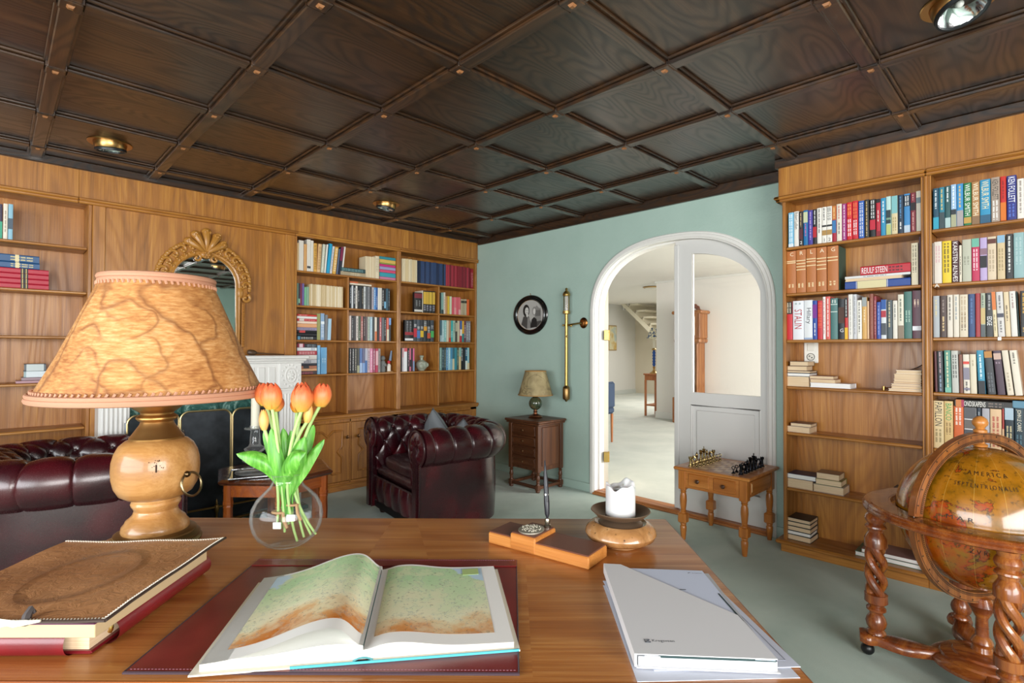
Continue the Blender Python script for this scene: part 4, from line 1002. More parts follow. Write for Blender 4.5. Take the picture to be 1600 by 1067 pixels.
for key,(wall,P,phr,L) in STACKS.items():
    L=sorted(L,key=lambda t:t[2]); base=SBASE.get(key,min(t[2] for t in L)); top=max(t[3] for t in L)
    sm=sum(t[3]-t[2] for t in L); k=(top-base)/sm if key not in ('se','lb2','rb') else 1.
    z=base+.0004; n=len(L)
    for i,(a,c,zb,zt,col,fr,dep,desc,spec) in enumerate(L):
        th=(zt-zb)*k
        if key in('se','lb2'): z=zb if i==0 or key=='se' else z
        ln=abs(a-c); loc=((a+c)/2,P,z) if wall=='L' else (P,(a+c)/2,z)
        lab=f'{desc} book, '+(f'{ordn(n-1-i)} from the top, ' if n>2 else ('upper of two, ' if i==n-1 else 'lower of two, ') if n==2 and key not in('se','lb2') else '')+phr if 'magazine' not in desc else f'{desc} '+phr
        cat='magazine' if 'magazine' in desc else 'book'
        m=MB(); mats=[flat(col,.42)]; cv=min(.0026,th*.16); j=BR.uniform(-.004,.004)
        y0_=.004 if fr=='s' else 0; m.box(-ln/2,ln/2,y0_,dep,0,cv); m.box(-ln/2,ln/2,y0_,dep,th-cv,th)
        if fr=='s':
            sq_=min(.3*th,.006); m.prism([(.009,0),(.009,th),(.0035,th),(.001,th-sq_*.35),(0,th-sq_),(0,sq_),(.001,sq_*.35),(.0035,0)],-ln/2,ln/2,0,Matrix(((0,0,1,0),(1,0,0,0),(0,1,0,0),(0,0,0,1)))); bands(m,mats,flip(spec),lambda s,x,l:(ln/2-s,-l,x),ln,th,0)
        else:
            m.box(-ln/2,ln/2,dep-.004,dep,cv,th-cv)
        if spec and fr=='p': pass
        b=m.build('book' if cat=='book' else 'magazine',mats,smooth=0); tag(b,lab,cat,'stacked books, '+phr if n>1 else None)
        b.matrix_world=Matrix.Translation(loc)@Matrix.Rotation(-PI/2 if wall=='R' else 0,4,'Z')@Matrix.Rotation(R(BR.uniform(-1.5,1.5)) if fr=='p' and key[0]=='r' else 0,4,'Z')
        pgm=paper('eceae6') if ('white-paged' in desc or 'wide white' in desc or cat=='magazine') else pages()
        MB().box(-ln/2+.003,ln/2-.003,.004 if fr=='s' else .0015,dep-.004,cv,th-cv).build('page_block',pgm,b,smooth=0)
        z+=th+.0008
# long uniform runs whose single spines cannot be told apart
def run(x0,x1,z,h0,h1,n,cols,label,cat='books'):
    m=MB(); mats=[flat(c,.5) for c in cols]
    for i in range(n):
        a=x0+(x1-x0)*i/n; b=x0+(x1-x0)*(i+1)/n-.0014; h=h0+(h1-h0)*i/n+BR.uniform(-.002,.002); m.box(a,b,4.606+BR.uniform(0,.003),4.76,z+.0005,z+h,BR.randrange(len(cols)),.0012)
    return m
m=run(1.999,2.318,1.676,.195,.193,24,['e4d3b2','d6c096','ecdfc4','c8b084'],'')
mats=[flat(c,.5) for c in ['e4d3b2','d6c096','ecdfc4','c8b084']]
for (x0,x1,n,cols) in ((2.946,3.131,9,['e6d6b4','dcc69a','d8caa8']),(3.133,3.50,17,['1a2a4c','2a4068','142038','31456c']),(3.503,3.84,14,['861c2c','a83040','741a28'])):
    k=len(mats); mats+=[flat(c,.5) for c in cols]
    for i in range(n):
        a=x0+(x1-x0)*i/n; b=x0+(x1-x0)*(i+1)/n-.0016; m.box(a,b,4.606+BR.uniform(0,.004),4.76,1.9795,2.214+BR.uniform(-.003,.003),k+BR.randrange(len(cols)),.0012)
tag(m.build('books',mats),'close-packed runs of thin cream, navy and red volumes of the same series','books',kind='stuff')
for i,(x,c,d) in enumerate(((3.857,'8a1424','first'),(3.876,'9c2030','second'))):
    mkbook((x,4.607,1.9795),0,.0175,.226,.15,0,c,'P .1 .8 e0b0b0',f'{d} crimson white-lettered book from the right end, top shelf of the corner bay','red volumes at the corner')
# two books showing their whole dark cover beside the rows
for (x,z,w,h,col,bd,lab) in ((3.145,1.676,.100,.205,'1f1c1c','B .72 .95 7a2430;P .3 .6 8a8a8a;B .04 .14 d8d4cc','black book showing its full red-titled cover, second shelf, corner bay'),(3.035,1.376,.103,.215,'18181b','P .3 .95 8a8a8e;B .04 .14 e0e0e0;B .3 .44 9a2430','black book showing its whole cover of small print, third shelf, corner bay')):
    mkbook((x,4.606,z+.0005),0,w,h,.03,0,col,bd,lab,None)
# ================================================================ fireplace
FP=flat('e9e7e3',.4,name='mantel_white')
t=thing('fireplace','white fireplace mantel with fluted pilasters, behind the desk lamp and tulips','fireplace',(1.17,4.45,0)); L=t.location
m=MB(L); m.box(.445,1.895,4.345,4.57,1.215,1.243,0,.008); m.box(.46,1.88,4.365,4.57,1.196,1.217,0,.008); m.box(.475,1.865,4.385,4.57,1.18,1.198,0,.006); m.build('mantel_shelf',FP,t)
m=MB(L); m.box(.50,1.84,4.41,4.57,.965,1.182,0,.004); m.box(.49,1.85,4.40,4.57,.955,.972,0,.006)
for i in range(12):
    x=.73+.08*i; 
    if x>1.62: break
    m.box(x-.028,x+.028,4.402,4.412,1.0,1.15,0,.012)
m.build('frieze',FP,t)
for c in (.59,1.755):
    m=MB(L); m.box(c-.085,c+.085,4.395,4.57,0,.96,0,.004); m.box(c-.095,c+.095,4.385,4.57,0,.12,0,.006)
    for k in range(6): m.lathe([(.009,.14),(.009,.93)],8,0,Matrix.Translation((c-.0625+.025*k,4.396,0)))
    m.build('fluted_pilaster',FP,t)
    m=MB(L); m.box(c-.09,c+.09,4.392,4.57,.975,1.18,0,.004)
    MX=Matrix.Translation((c,4.392,1.078))@Matrix.Rotation(R(90),4,'X')
    m.grid(lambda u,v:(c+(.042+.006*cos(2*PI*v))*cos(2*PI*u),4.391-.006*sin(2*PI*v),1.078+(.06+.006*cos(2*PI*v))*sin(2*PI*u)),32,8,0,True,True)
    m.ball((c,4.392,1.078),.026,14,10,0,(1,.35,1.4)); 
    for k in range(14):
        a=2*PI*k/14; m.ball((c+.068*cos(a),4.391,1.078+.088*sin(a)),.009,8,6,0,(1,.6,1))
    for k in range(7):
        a=2*PI*k/7+.3; m.ball((c+.02*cos(a),4.386,1.078+.03*sin(a)),.009,8,6,0,(1,.6,1))
    m.build('carved_medallion',FP,t)
mb=NT('green_marble'); v=mb.coord((1,1,1)); n1=mb.noise(v,9,5,.7,1.6); mb.set(col=mb.ramp(n1,[(.35,'24433e'),(.52,'3d6860'),(.6,'8fb0a6'),(.66,'3a625a')]),rough=.12); 
m=MB(L); m.box(.675,1.67,4.47,4.57,.72,.955); m.box(.675,.80,4.47,4.57,0,.72); m.box(1.545,1.67,4.47,4.57,0,.72); m.build('marble_surround',mb.mat,t,smooth=0)
MB(L).box(.80,1.545,4.52,4.572,0,.72).build('firebox',flat('0c0c0d',.8,name='soot'),t,smooth=0)
MB(L).box(.50,1.86,4.27,4.38,0,.03,0,.004).build('hearth_slab',mb.mat,t)
# fender
t=thing('fender','low brass fender with small finials in front of the fireplace','fender',(1.17,4.31,.03)); L=t.location; BRS=brass()
m=MB(L); m.tube([(.60,4.37,.14),(.60,4.305,.14),(1.74,4.305,.14),(1.74,4.37,.14)],.008,10); m.build('rail',BRS,t)
for x,y in ((.60,4.305),(1.19,4.305),(1.74,4.305)):
    MB(L).lathe([(.018,.03),(.016,.04),(.008,.05),(.008,.095),(.015,.105),(.018,.13),(.015,.152),(.007,.16),(.009,.172),(.004,.192),(0,.2)],14,0,Matrix.Translation((x,y,0))).build('finial',BRS,t)
m=MB(L); m.box(.59,1.75,4.292,4.318,.03,.045,0,.004); m.build('base_rail',BRS,t)
# fire screen: three folding arched panels
t=thing('fire_screen','black folding fire screen with arched brass edging','fire screen',(1.13,4.35,.03)); L=t.location
mesh=NT('black_screen_mesh'); v=mesh.coord((1,1,1)); nn=mesh.noise(v,5,3,.6); mesh.set(col=mesh.ramp(nn,[(.35,'12161a'),(.62,'343a40')]),rough=.42,metal=.5)
XS=[(.645,4.335),(.962,4.37),(1.297,4.34),(1.617,4.37)]
for (x0,y0),(x1,y1) in zip(XS,XS[1:]):
    dx,dy=x1-x0,y1-y0; ln=math.hypot(dx,dy); ux,uy=dx/ln,dy/ln; w=ln-.012; rr=.055
    P=[(.006,.04)]+[(.006+rr-rr*cos(PI/2*i/8),(.842)-rr+rr*sin(PI/2*i/8)) for i in range(9)]+[(.006+w-rr+rr*sin(PI/2*i/8),(.842)-rr+rr*cos(PI/2*i/8)) for i in range(9)]+[(.006+w,.04)]
    M4=Matrix(((ux,0,-uy,x0-L.x),(uy,0,ux,y0-L.y),(0,1,0,-L.z),(0,0,0,1)))
    p=MB().prism(P,-.003,.003,0,M4).build('screen_panel',mesh.mat,t,smooth=0)
    m=MB(); m.tube([(a,b,0) for a,b in P],.0075,8,0,M=M4); m.build('brass_edging',flat('cdb684',.35,1,name='pale_brass'),p)
for x,y in XS: MB(L).lathe([(.008,.03),(.008,.80)],8,0,Matrix.Translation((x,y+.004,0))).build('hinge_rod',flat('7a8088',.3,1,name='grey_steel'),t)
# club on the mantel
t=thing('wooden_club','dark wooden club with thin handle lying on the mantelpiece','ornament',(1.55,4.46,1.2435)); L=t.location
m=MB(L); m.lathe([(0,-.035),(.017,-.032),(.023,-.015),(.022,.015),(.014,.032),(.007,.038)],16,0,Matrix.Translation((1.475,4.46,1.2665))@Matrix.Rotation(R(97),4,'Y')); m.build('head',flat('54402e',.4,name='bog_wood'),t)
MB(L).tube([(1.505,4.46,1.263),(1.60,4.46,1.256),(1.725,4.46,1.249)],[.007,.0055,.005],10).build('handle',flat('5c4026',.4,name='club_handle_wood'),t)
# ================================================================ carved mirror
gold=flat('b07a34',.38,name='carved_gilt_wood',coat=.2); gold2=flat('a86f2c',.42,name='carved_gilt_wood_dark')
t=thing('mirror','ornate carved wooden mirror with shell crest, above the fireplace','mirror',(1.165,4.56,1.3)); L=t.location; Y0=4.572
def mpath(hw,zs,rz,z0,k=36):
    P=[(1.165-hw,z0),(1.165-hw,zs)]
    for i in range(1,k): 
        a=PI-PI*i/k; P.append((1.165+hw*cos(a),zs+rz*sin(a)))
    return P+[(1.165+hw,zs),(1.165+hw,z0)]
GI=mpath(.215,1.80,.205,1.335); 
m=MB(L); m.add([(x,Y0-.012,z) for x,z in GI],[tuple(range(len(GI)))]); m.build('mirror_glass',flat('f2f4f5',.02,1,name='mirror_silver'),t,smooth=0)
m=MB(L); FRp=mpath(.236,1.80,.228,1.315); prof=[(-.022,-.004),(-.02,.012),(-.008,.022),(.006,.018),(.014,.026),(.022,.016),(.024,-.004)]
m.tube([(x,Y0-.006,z) for x,z in FRp],1,closed=True,prof=prof,up=(0,-1,0)); m.build('frame',gold,t)
m=MB(L)
for s in (-1,1):
    x=1.165+s*.272; m.box(x-.012,x+.012,Y0-.022,Y0,1.31,1.66,0,.003)
    for i in range(34): m.ball((x+.004*(-1)**i,Y0-.023,1.325+.0098*i),.0062,6,5)
m.build('beaded_side_strip',gold2,t)
def scroll(m,cx,cz,r,turn,a0,dirn=1,w=.011,y=Y0-.02):
    P=[];Rr=[]
    n=26
    for i in range(n):
        f=i/(n-1); a=a0+dirn*turn*f; q=r*(1-.82*f); P.append((cx+q*cos(a),y-.012*f,cz+q*sin(a))); Rr.append(w*(1-.45*f))
    m.tube(P,Rr,8); m.ball(P[-1],w*.9,8,6)
cr=MB(L)
OP=mpath(.268,1.80,.262,1.70); cr.tube([(x,Y0-.006,z) for x,z in OP],1,prof=[(-.036,-.003),(-.034,.010),(-.015,.016),(.012,.013),(.030,.008),(.036,-.003)],up=(0,-1,0))
cr.build('carved_band',gold2,t)
for s in (-1,1):
  for i,a in enumerate((0,14,28,42,56,69)):
    cr=MB(L); aa=R(a); cx=1.165+s*.285*cos(aa); cz=1.80+.283*sin(aa); a0=aa if s>0 else PI-aa
    scroll(cr,cx,cz,.036,4.8,a0,s,.0125); scroll(cr,cx-s*.03*cos(aa),cz-.03*sin(aa)-.012,.024,4.4,PI/2+a0,-s,.010)
    for k in range(5):
        q=a0+s*(.25+.35*k); cr.ball((1.165+.32*cos(a0+s*.055*(k-2)),Y0-.016,1.80+.318*sin(a0+s*.055*(k-2))),.014+.003*(k%2),8,6,0,(1,.7,1))
    cr.ball((cx-s*.012,Y0-.03,cz-.012),.012,8,6); cr.build('leaf_scroll',gold,t)
  cr=MB(L); scroll(cr,1.165+s*.285,1.70,.040,5.2,R(60) if s>0 else R(120),-s,.015); cr.ball((1.165+s*.245,Y0-.012,1.745),.04,12,8,0,(.8,.5,1.4)); cr.build('side_scroll',gold,t)
  cr=MB(L); scroll(cr,1.165+s*.062,1.985,.032,5.4,R(100) if s>0 else R(80),s,.012); cr.build('inner_scroll',gold,t)
cr=MB(L)
for i in range(5):
    a=R(-56+28*i); ln=.165-.012*abs(i-2); P=[];Rr=[]
    for k in range(11):
        f=k/10; P.append((1.165+sin(a)*ln*f,Y0-.022-.024*sin(PI*f),2.025+cos(a)*ln*f)); Rr.append(.010+.024*f**1.3)
    cr.tube(P,Rr,10); cr.ball((P[-1][0],P[-1][1]-.006,P[-1][2]),.034,12,10,0,(1,.7,.9)); scroll(cr,P[-1][0],P[-1][2],.024,5,a,1 if i>2 else -1,.010,Y0-.045)
cr.ball((1.165,Y0-.03,2.015),.032,12,8,0,(1.3,.6,1))
for k in range(6): cr.ball((1.165+.018*cos(k*PI/3),Y0-.05,2.01+.018*sin(k*PI/3)),.009,8,6)
cr.build('shell_crest',gold,t)
MB(L).box(.91,1.42,Y0-.03,Y0,1.285,1.318,0,.008).build('bottom_rail',gold2,t)
MB(L).box(.95,1.38,Y0-.004,Y0,1.3,1.98).build('backboard',gold2,t,smooth=0)
# ================================================================ chesterfield armchairs
LEA=leather(); DLE=dleather()
HX,RBX,HY,RC=.40,-.30,.418,.26
def upath(s):
    # roll axis: from near arm front, round the back to the other arm front; returns point, inward normal
    a=HX-(RBX+RC); b=PI/2*RC; c=2*(HY-RC); Lt=2*a+2*b+c; q=s*Lt
    if q<a: return (HX-q,-HY),(0,1)
    q-=a
    if q<b: th=q/RC; return (RBX+RC-RC*sin(th),-HY+RC-RC*cos(th)),(sin(th),cos(th))
    q-=b
    if q<c: return (RBX,-HY+RC+q),(1,0)
    q-=c
    if q<b: th=q/RC; return (RBX+RC-RC*cos(th),HY-RC+RC*sin(th)),(cos(th),-sin(th))
    q-=b; return (RBX+RC+q,HY),(0,-1)
ULEN=2*(HX-RBX-RC)+PI*RC+2*(HY-RC); DU=ULEN/28
RR=.118; ZR_=.622; WALL=.27
def prof(sv):
    # sv metres from seat level up the inside, over the roll, down the outside -> (offset inward, z, normal)
    if sv<WALL: return (RR-.018*(1-sv/WALL),ZR_-WALL+sv,(1,0))
    th=PI-(sv-WALL)/RR; return (-RR*cos(th)*1.0,ZR_+RR*sin(th),(-cos(th),sin(th)))
VLEN=WALL+RR*R(262)
def tuft(u,sv):
    p=u*ULEN/DU; q=(sv-.10)/.118
    if q<2.85:
        x=abs(sin(PI*(p+q)/2)*sin(PI*(p-q)/2)); h=.021*(x**.45)
    else:
        k=min(1,(q-2.85)/1.5); x=abs(sin(PI*(p+1)/2)); h=.021*(x**(.45-.2*k))*(1-.5*k)+.0095*k
    for qq in (0,1,2,3):
        pp=round((p-qq)/2)*2+qq; d=math.hypot((p-pp)*DU,(q-qq)*.118); h-=.012*math.exp(-(d/.016)**2)
    return h-.008
def chair_pt(u,v):
    (x,y),n=upath(u); sv=v*VLEN; o,z,nn=prof(sv); h=tuft(u,sv)
    return (x+n[0]*(o+nn[0]*h),y+n[1]*(o+nn[0]*h),z+nn[1]*h)
def make_armchair(label,loc,rz):
    t=thing('armchair',label,'armchair',loc,rz,'chesterfield armchairs by the fireplace')
    MB().grid(chair_pt,336,72).build('tufted_arms_and_back',LEA,t,smooth=60)
    def outer(u,v):
        (x,y),n=upath(u); b=.008*sin(PI*v); return (x-n[0]*(.04+b),y-n[1]*(.04+b),.05+v*(.545-.05))
    MB().grid(outer,120,8).build('outside_panel',LEA,t,smooth=60)
    for q in range(1,4):
        for pp in range(q%2,29,2):
            u=(pp*DU)/ULEN
            if u<.02 or u>.98: continue
            (x,y),n=upath(u); sv=.10+.118*q; o,z,nn=prof(sv); h=-.014
            MB().ball((x+n[0]*(o+nn[0]*h),y+n[1]*(o+nn[0]*h),z+nn[1]*h),.0095,10,6).build('button',LEA,t)
    for s in (-1,1):
        cy=s*HY; P=[]
        for i in range(33):
            a=R(-62)+R(304)*i/32; P.append((cy+RR*1.02*cos(a),ZR_+RR*1.02*sin(a)))
        P=P+[(cy-.048,.05),(cy+.042,.05)] if True else P
        m=MB(); Mx=Matrix(((0,0,1,0),(1,0,0,0),(0,1,0,0),(0,0,0,1)))
        m.prism(P,HX-.03,HX+.012,0,Mx)
        m.grid(lambda u,v:(HX+.012+.016*sin(PI*min(1,v*1.0))*(.7+.3*abs(sin(9*PI*u))),cy+(.02+.092*v)*cos(2*PI*u),ZR_+(.02+.092*v)*sin(2*PI*u)),54,8,0,True)
        fp=m.build('arm_front_panel',LEA,t)
        m=MB(); m.prism([(cy-.026,.055)]+[(cy+.026*cos(PI-PI*i/10),.60+.045*sin(PI*i/10)) for i in range(11)]+[(cy+.026,.055)],HX+.0,HX+.03,0,Mx); m.build('front_facing',LEA,fp)
        m=MB(); m.tube([(HX+.014,y,z) for y,z in P[:33]],.006,8); m.tube([(HX+.014,P[0][0],P[0][1]),(HX+.014,cy+.043,.05)],.005,8); m.tube([(HX+.014,P[32][0],P[32][1]),(HX+.014,cy-.048,.05)],.005,8); m.build('piping',DLE,fp)
        m=MB()
        for i in range(34): m.ball((HX+.012,cy+s*.044,.07+.0135*i),.0042,6,4)
        m.build('nail_trim',flat('8a7454',.35,1,name='dull_brass_nails'),fp)
        for x in (.33,-.2): MB().lathe([(.022,0),(.03,.02),(.034,.05)],14,0,Matrix.Translation((x,s*.34,0))).build('foot',flat('2a1610',.4,name='dark_foot'),t)
    # front apron with upright pleats
    m=MB(); m.grid(lambda u,v:(HX-.03+.030*abs(sin(PI*u*5))**.45*sin(PI*(.08+.84*v))**.4,-.378+.756*u,.10+.19*v),90,10); m.build('pleated_apron',LEA,t,smooth=60)
    MB().box(-.27,HX-.012,-.33,.33,.045,.105,0,.006).box(.05,HX-.012,-.378,.378,.045,.105,0,.006).build('base_rail',flat('1a1216',.4,name='black_leather'),t)
    m=MB(); m.tube([(HX-.012+.004*(i%2),-.378+.756*i/24,.292) for i in range(25)],.007,8); m.build('apron_piping',DLE,t)
    def lip(u,v): a=PI*2*v; k=1+.03*sin(40*u); return (HX-.075+.055*cos(a)*k,-.335+.67*u,.335+.045*sin(a)*k)
    MB().grid(lip,40,14,0,cv=True).box(-.28,HX-.06,-.335,.335,.11,.36).build('seat_rail',DLE,t,smooth=50)
    def cush(u,v):
        a=2*PI*u; e=lambda c,p:math.copysign(abs(c)**p,c); b=PI*(v-.5); r=cos(b)**.35 if cos(b)>0 else 0
        x=.10+.27*e(cos(a),.35)*r; y=.305*e(sin(a),.35)*r
        z=.415+.058*e(sin(b),.6)*(1+.10*sin(23*x+9*y)*0+.07*noise.noise(Vector((x*14,y*5,2))))
        return (x,y,z)
    MB().grid(cush,96,24,0,True).build('seat_cushion',DLE,t,smooth=60)
    return t
c1_=make_armchair('burgundy chesterfield armchair in front of the corner bookcase',(2.528,3.384,0),R(171.8))
bpy.context.view_layer.update()
c2_=copy_tree(c1_,(.345,3.865,0),R(-12.6),'burgundy chesterfield armchair at the left, behind the big desk lamp'); c2_.scale=(1.25,.88,1)
# grey cushions standing in the right-hand chair
def cushion(label,loc,rot,s=.2):
    t=thing('cushion',label,'cushion',loc,0); t.rotation_euler=rot
    silk=NT('grey_silk'); 
    silk=flat('777c80',.4,name='grey_silk')
    def pt(u,v):
        x=2*u-1;y=2*v-1; k=(1-x*x)**.5*(1-y*y)**.5; w=1-.06*(1-abs(x)**2)*abs(y)**4; return (s*x*(1-.07*(1-y*y)*0-.08*(y*y<0)),.06*k**.8+.006*noise.noise(Vector((x*3,y*3,1)))*k,s*y)
    m=MB(); m.grid(pt,24,24); m.grid(lambda u,v:(pt(u,v)[0],-pt(u,v)[1],pt(u,v)[2]),24,24); m.build('cover',silk,t,smooth=70,fix=True)
    m=MB(); m.tube([(-s,0,-s),(s,0,-s),(s,0,s),(-s,0,s)],.004,6,closed=True); m.build('piping',flat('5c6064',.5,name='grey_piping'),t)
    return t
cushion('grey silk cushion standing on its corner in the right armchair',(2.62,3.56,.60),(R(-14),R(45),R(76)),.155)
cushion('grey cushion leaning in the back of the right armchair, mostly hidden',(2.72,3.33,.535),(R(-12),R(40),R(98)),.15)
# ================================================================ side table with candlestick
t=thing('side_table','hexagonal reddish wooden side table between the two armchairs','table',(1.36,3.64,0),R(14)); 
hexp=lambda r:[(r*cos(PI/3*i),r*sin(PI/3*i)) for i in range(6)]
m=MB()
for z0,z1,r0,r1 in ((.468,.482,.372,.385),(.482,.49,.385,.385),(.49,.5,.385,.362)):
    a,b=hexp(r0),hexp(r1); m.add([(x,y,z0) for x,y in a]+[(x,y,z1) for x,y in b],[(i,(i+1)%6,6+(i+1)%6,6+i) for i in range(6)])
m.add([(x,y,.468) for x,y in hexp(.372)],[(5,4,3,2,1,0)]); m.add([(x,y,.5) for x,y in hexp(.362)],[(0,1,2,3,4,5)]); m.build('tabletop',wood('mahogany_top','x','3a1a10','552a18','6e3c24',rough=.16,ring=5,s=2,coat=.7),t,smooth=20)
m=MB(); 
for r,r2 in ((.335,.315),):
    a,b=hexp(r),hexp(r2)
    for i in range(6):
        j=(i+1)%6; m.add([(*a[i],.39),(*a[j],.39),(*a[j],.468),(*a[i],.468),(*b[i],.39),(*b[j],.39),(*b[j],.468),(*b[i],.468)],[(0,1,2,3),(5,4,7,6),(4,5,1,0)])
m.build('apron',yew('x'),t,smooth=20)
for i in range(6):
    x,y=.322*cos(PI/3*i),.322*sin(PI/3*i); m=MB(); M_=Matrix.Translation((x,y,0))
    m.lathe([(.0,0),(.022,0),(.026,.05),(.026,.11),(.03,.115),(.03,.125),(.026,.13),(.03,.14),(.026,.15),(.029,.24),(.026,.32),(.03,.33),(.026,.34),(.031,.345),(.031,.36),(.028,.365),(.028,.468)],8,0,M_); m.build('leg',yew('z'),t,smooth=25)
tt=Matrix.Rotation(R(14),4,'Z')
def ht(x,y,z=.5): v=tt@Vector((x,y,0)); return (1.36+v.x,3.64+v.y,z)
p=ht(-.16,-.02); t=thing('mirror_tray','small square mirrored tray under the glass candlestick','tray',p,R(-20))
MB().box(-.14,.14,-.14,.14,.0005,.007,0,.002).build('plate',flat('2a2c30',.04,.9,name='dark_mirror'),t); m=MB(); m.tube([(-.14,-.14,.008),(.14,-.14,.008),(.14,.14,.008),(-.14,.14,.008)],.005,8,closed=True); m.build('silver_rim',flat('c8ccd0',.2,1,name='silver'),t)
p=(p[0]-.0,p[1],.508); t=thing('glass_candlestick','tall clear glass candlestick on the hexagonal side table','candlestick',p)
MB().lathe([(0,.0),(.105,.0),(.115,.008),(.11,.02),(.07,.032),(.03,.042),(.024,.052),(.045,.062),(.07,.075),(.075,.083),(.05,.095),(.026,.105),(.024,.12),(.04,.13),(.062,.146),(.064,.155),(.04,.17),(.032,.185),(.03,.23),(.026,.262),(.03,.272),(.062,.278),(.064,.285),(.04,.287),(.032,.285),(.031,.30),(.029,.30),(.028,.28),(0,.278)],32).build('stem',thin_glass('crystal',.10,.5,.55,.2),t,smooth=50,fix=True)  # stronger white diffuse paints sparkle into the candlestick glass
tc_=thing('taper_candle','tall ivory candle in the glass candlestick','candle',(p[0],p[1],p[2]+.279))
MB().lathe([(0,0),(.026,0),(.0255,.255),(.022,.262),(0,.262)],24).build('wax',flat('e9e3cd',.45,name='ivory_wax',sss=.15),tc_); MB().lathe([(.0014,.255),(.001,.272)],6).build('wick',flat('3a3028',.9,name='wick'),tc_)
p=ht(.20,.05); t=thing('coaster_box','small pale wooden coaster box on the hexagonal side table','box',p,R(-44))
MB().box(-.065,.065,-.05,.05,.0005,.04,0,.003).build('holder',flat('c89468',.5,name='pale_wood'),t); MB().box(-.075,.075,-.06,.06,.0,.008,0,.002).build('base_plate',flat('d8b08a',.5,name='pale_wood_light'),t)
t=thing('glass_ashtray','small dark cut glass dish behind the coaster box','dish',ht(.12,.17),0); MB().lathe([(0,.0),(.04,0),(.055,.03),(.05,.045),(.04,.04),(.03,.012),(0,.01)],24,0,None,True,rad=lambda a,z:1+.06*cos(12*a)).build('dish',flat('5a5c66',.08,name='smoked_glass',trans=.6),t)
t=thing('glass_rosette','round cut glass disc standing upright on the side table','ornament',ht(.235,.14),R(-40)); 
m=MB(); MX=Matrix.Translation((0,0,.0405))@Matrix.Rotation(R(90),4,'X'); m.lathe([(.0,-.008),(.012,-.012),(.016,-.006),(.036,-.008),(.04,0),(.036,.008),(.016,.006),(.012,.012),(0,.008)],28,0,MX,rad=lambda a,z:1+.05*cos(14*a)); m.build('disc',flat('b09a80',.12,name='amber_glass',trans=.4),t)
# wooden box on the counter, ornaments on shelves
t=thing('wooden_box','orange wooden box with rounded lid on the counter behind the tulips','box',(1.93,4.66,.7005)); m=MB()
P=[(-.055,0),(.055,0),(.055,.085)]+[(.055-.11*i/10,.085+.045*sin(PI*i/10)) for i in range(1,10)]+[(-.055,.085)]
m.prism(P,-.13,.15,0,Matrix(((0,0,1,0),(1,0,0,0),(0,1,0,0),(0,0,0,1)))); m.build('body',wood('orange_pine','x','a85c14','c8741e','d88c34',rough=.35),t)
m=MB(); m.box(-.131,.151,-.0555,.0555,.078,.081); m.build('lid_seam',flat('7a4410',.6,name='seam_brown'),t)
t=thing('ceramic_vase','small round grey-green ceramic vase on the fourth shelf, corner bay','vase',(3.24,4.68,1.0715)); m=MB(); m.lathe([(0,0),(.03,0),(.034,.008),(.055,.03),(.064,.06),(.058,.088),(.035,.105),(.017,.115),(.015,.13),(.02,.142),(.024,.155),(.018,.16),(0,.158)],28); m.ball((-.03,-.05,.05),.03,10,8,0,(1,.5,1)); m.ball((.035,-.045,.06),.025,10,8,0,(1,.5,1)); m.build('body',flat('a3aa98',.3,name='celadon'),t)
t=thing('stone_figurine','small grey stone figurine on the fourth shelf, beside the crimson books','figurine',(2.765,4.66,1.0715)); m=MB(); m.lathe([(0,0),(.028,0),(.03,.02),(.026,.06),(.03,.085),(.022,.11)],16,0,None,True); m.ball((0,0,.135),.026,12,10); m.ball((.012,-.02,.07),.02,10,8); m.build('body',flat('777a78',.7,name='grey_stone'),t)
t=thing('painted_figurine','white and red figurine leaning beside the grey one, fourth shelf','figurine',(2.835,4.66,1.0715)); m=MB(); m.lathe([(0,0),(.022,0),(.02,.03),(.022,.06),(.012,.08)],14); m.build('body',flat('e4ddd0',.5,name='porcelain'),t); MB().ball((.0,-.0,.095),.018,12,10).build('head',flat('c8323c',.4,name='red_glaze'),t); MB().lathe([(.014,.11),(.012,.16),(.008,.21)],12,0,Matrix.Rotation(R(8),4,'Y')).build('hat',flat('7a8ea8',.5,name='blue_grey_glaze'),t); MB().lathe([(0,0),(.035,0),(.03,.006)],18,0,Matrix.Translation((.01,-.01,0))).build('base',flat('c8a070',.5,name='tan_base'),t)
# ================================================================ desk (local x to the right, y away from the camera)
t=thing('desk','large reddish brown oak desk in the foreground','desk',dk(-.324,1.288,0),DR); 
DW,DD=.821,.424   # half sizes
def deskwood(key,rot):
    return wood('desk_oak'+key,'x','88481f','b06e34','cc9050',rough=.3,ring=4,s=1.3,coat=.35,crough=.2,fib=.6,rot=(0,0,rot),rnd=False)
m=MB(); 
edge=MB().box(-DW,DW,-DD,DD,.725,.7595,0,.006).build('desk_top',wood('desk_edge','x','5a2a10','8a4a20','a8642e',rough=.3,coat=.3),t)
mats=[deskwood('_a',R(48)),deskwood('_b',R(-48)),deskwood('_front',0),deskwood('_side',R(38))]
m=MB()
def q(x0,x1,y0,y1,mi): m.add([(x0,y0,.76),(x1,y0,.76),(x1,y1,.76),(x0,y1,.76)],[(0,1,2,3)],mi)
e=.008
q(-DW+e,-.05,.055,DD-e,0); m.add([(-.05,.055,.76),(.12,.055,.76),(.02,DD-e,.76),(-.05,DD-e,.76)],[(0,1,2,3)],1); m.add([(.12,.055,.76),(DW-e,.055,.76),(DW-e,DD-e,.76),(.02,DD-e,.76)],[(0,1,2,3)],3)
q(-DW+e,.36,-DD+e,.055,2); m.add([(.36,-DD+e,.76),(DW-e,-DD+e,.76),(DW-e,.055,.76),(.36,.055,.76)],[(0,1,2,3)],1)
m.build('veneer_field',mats,edge,smooth=0)
dw=wood('desk_body','z','4a220e','70391a','8c5028',rough=.4)
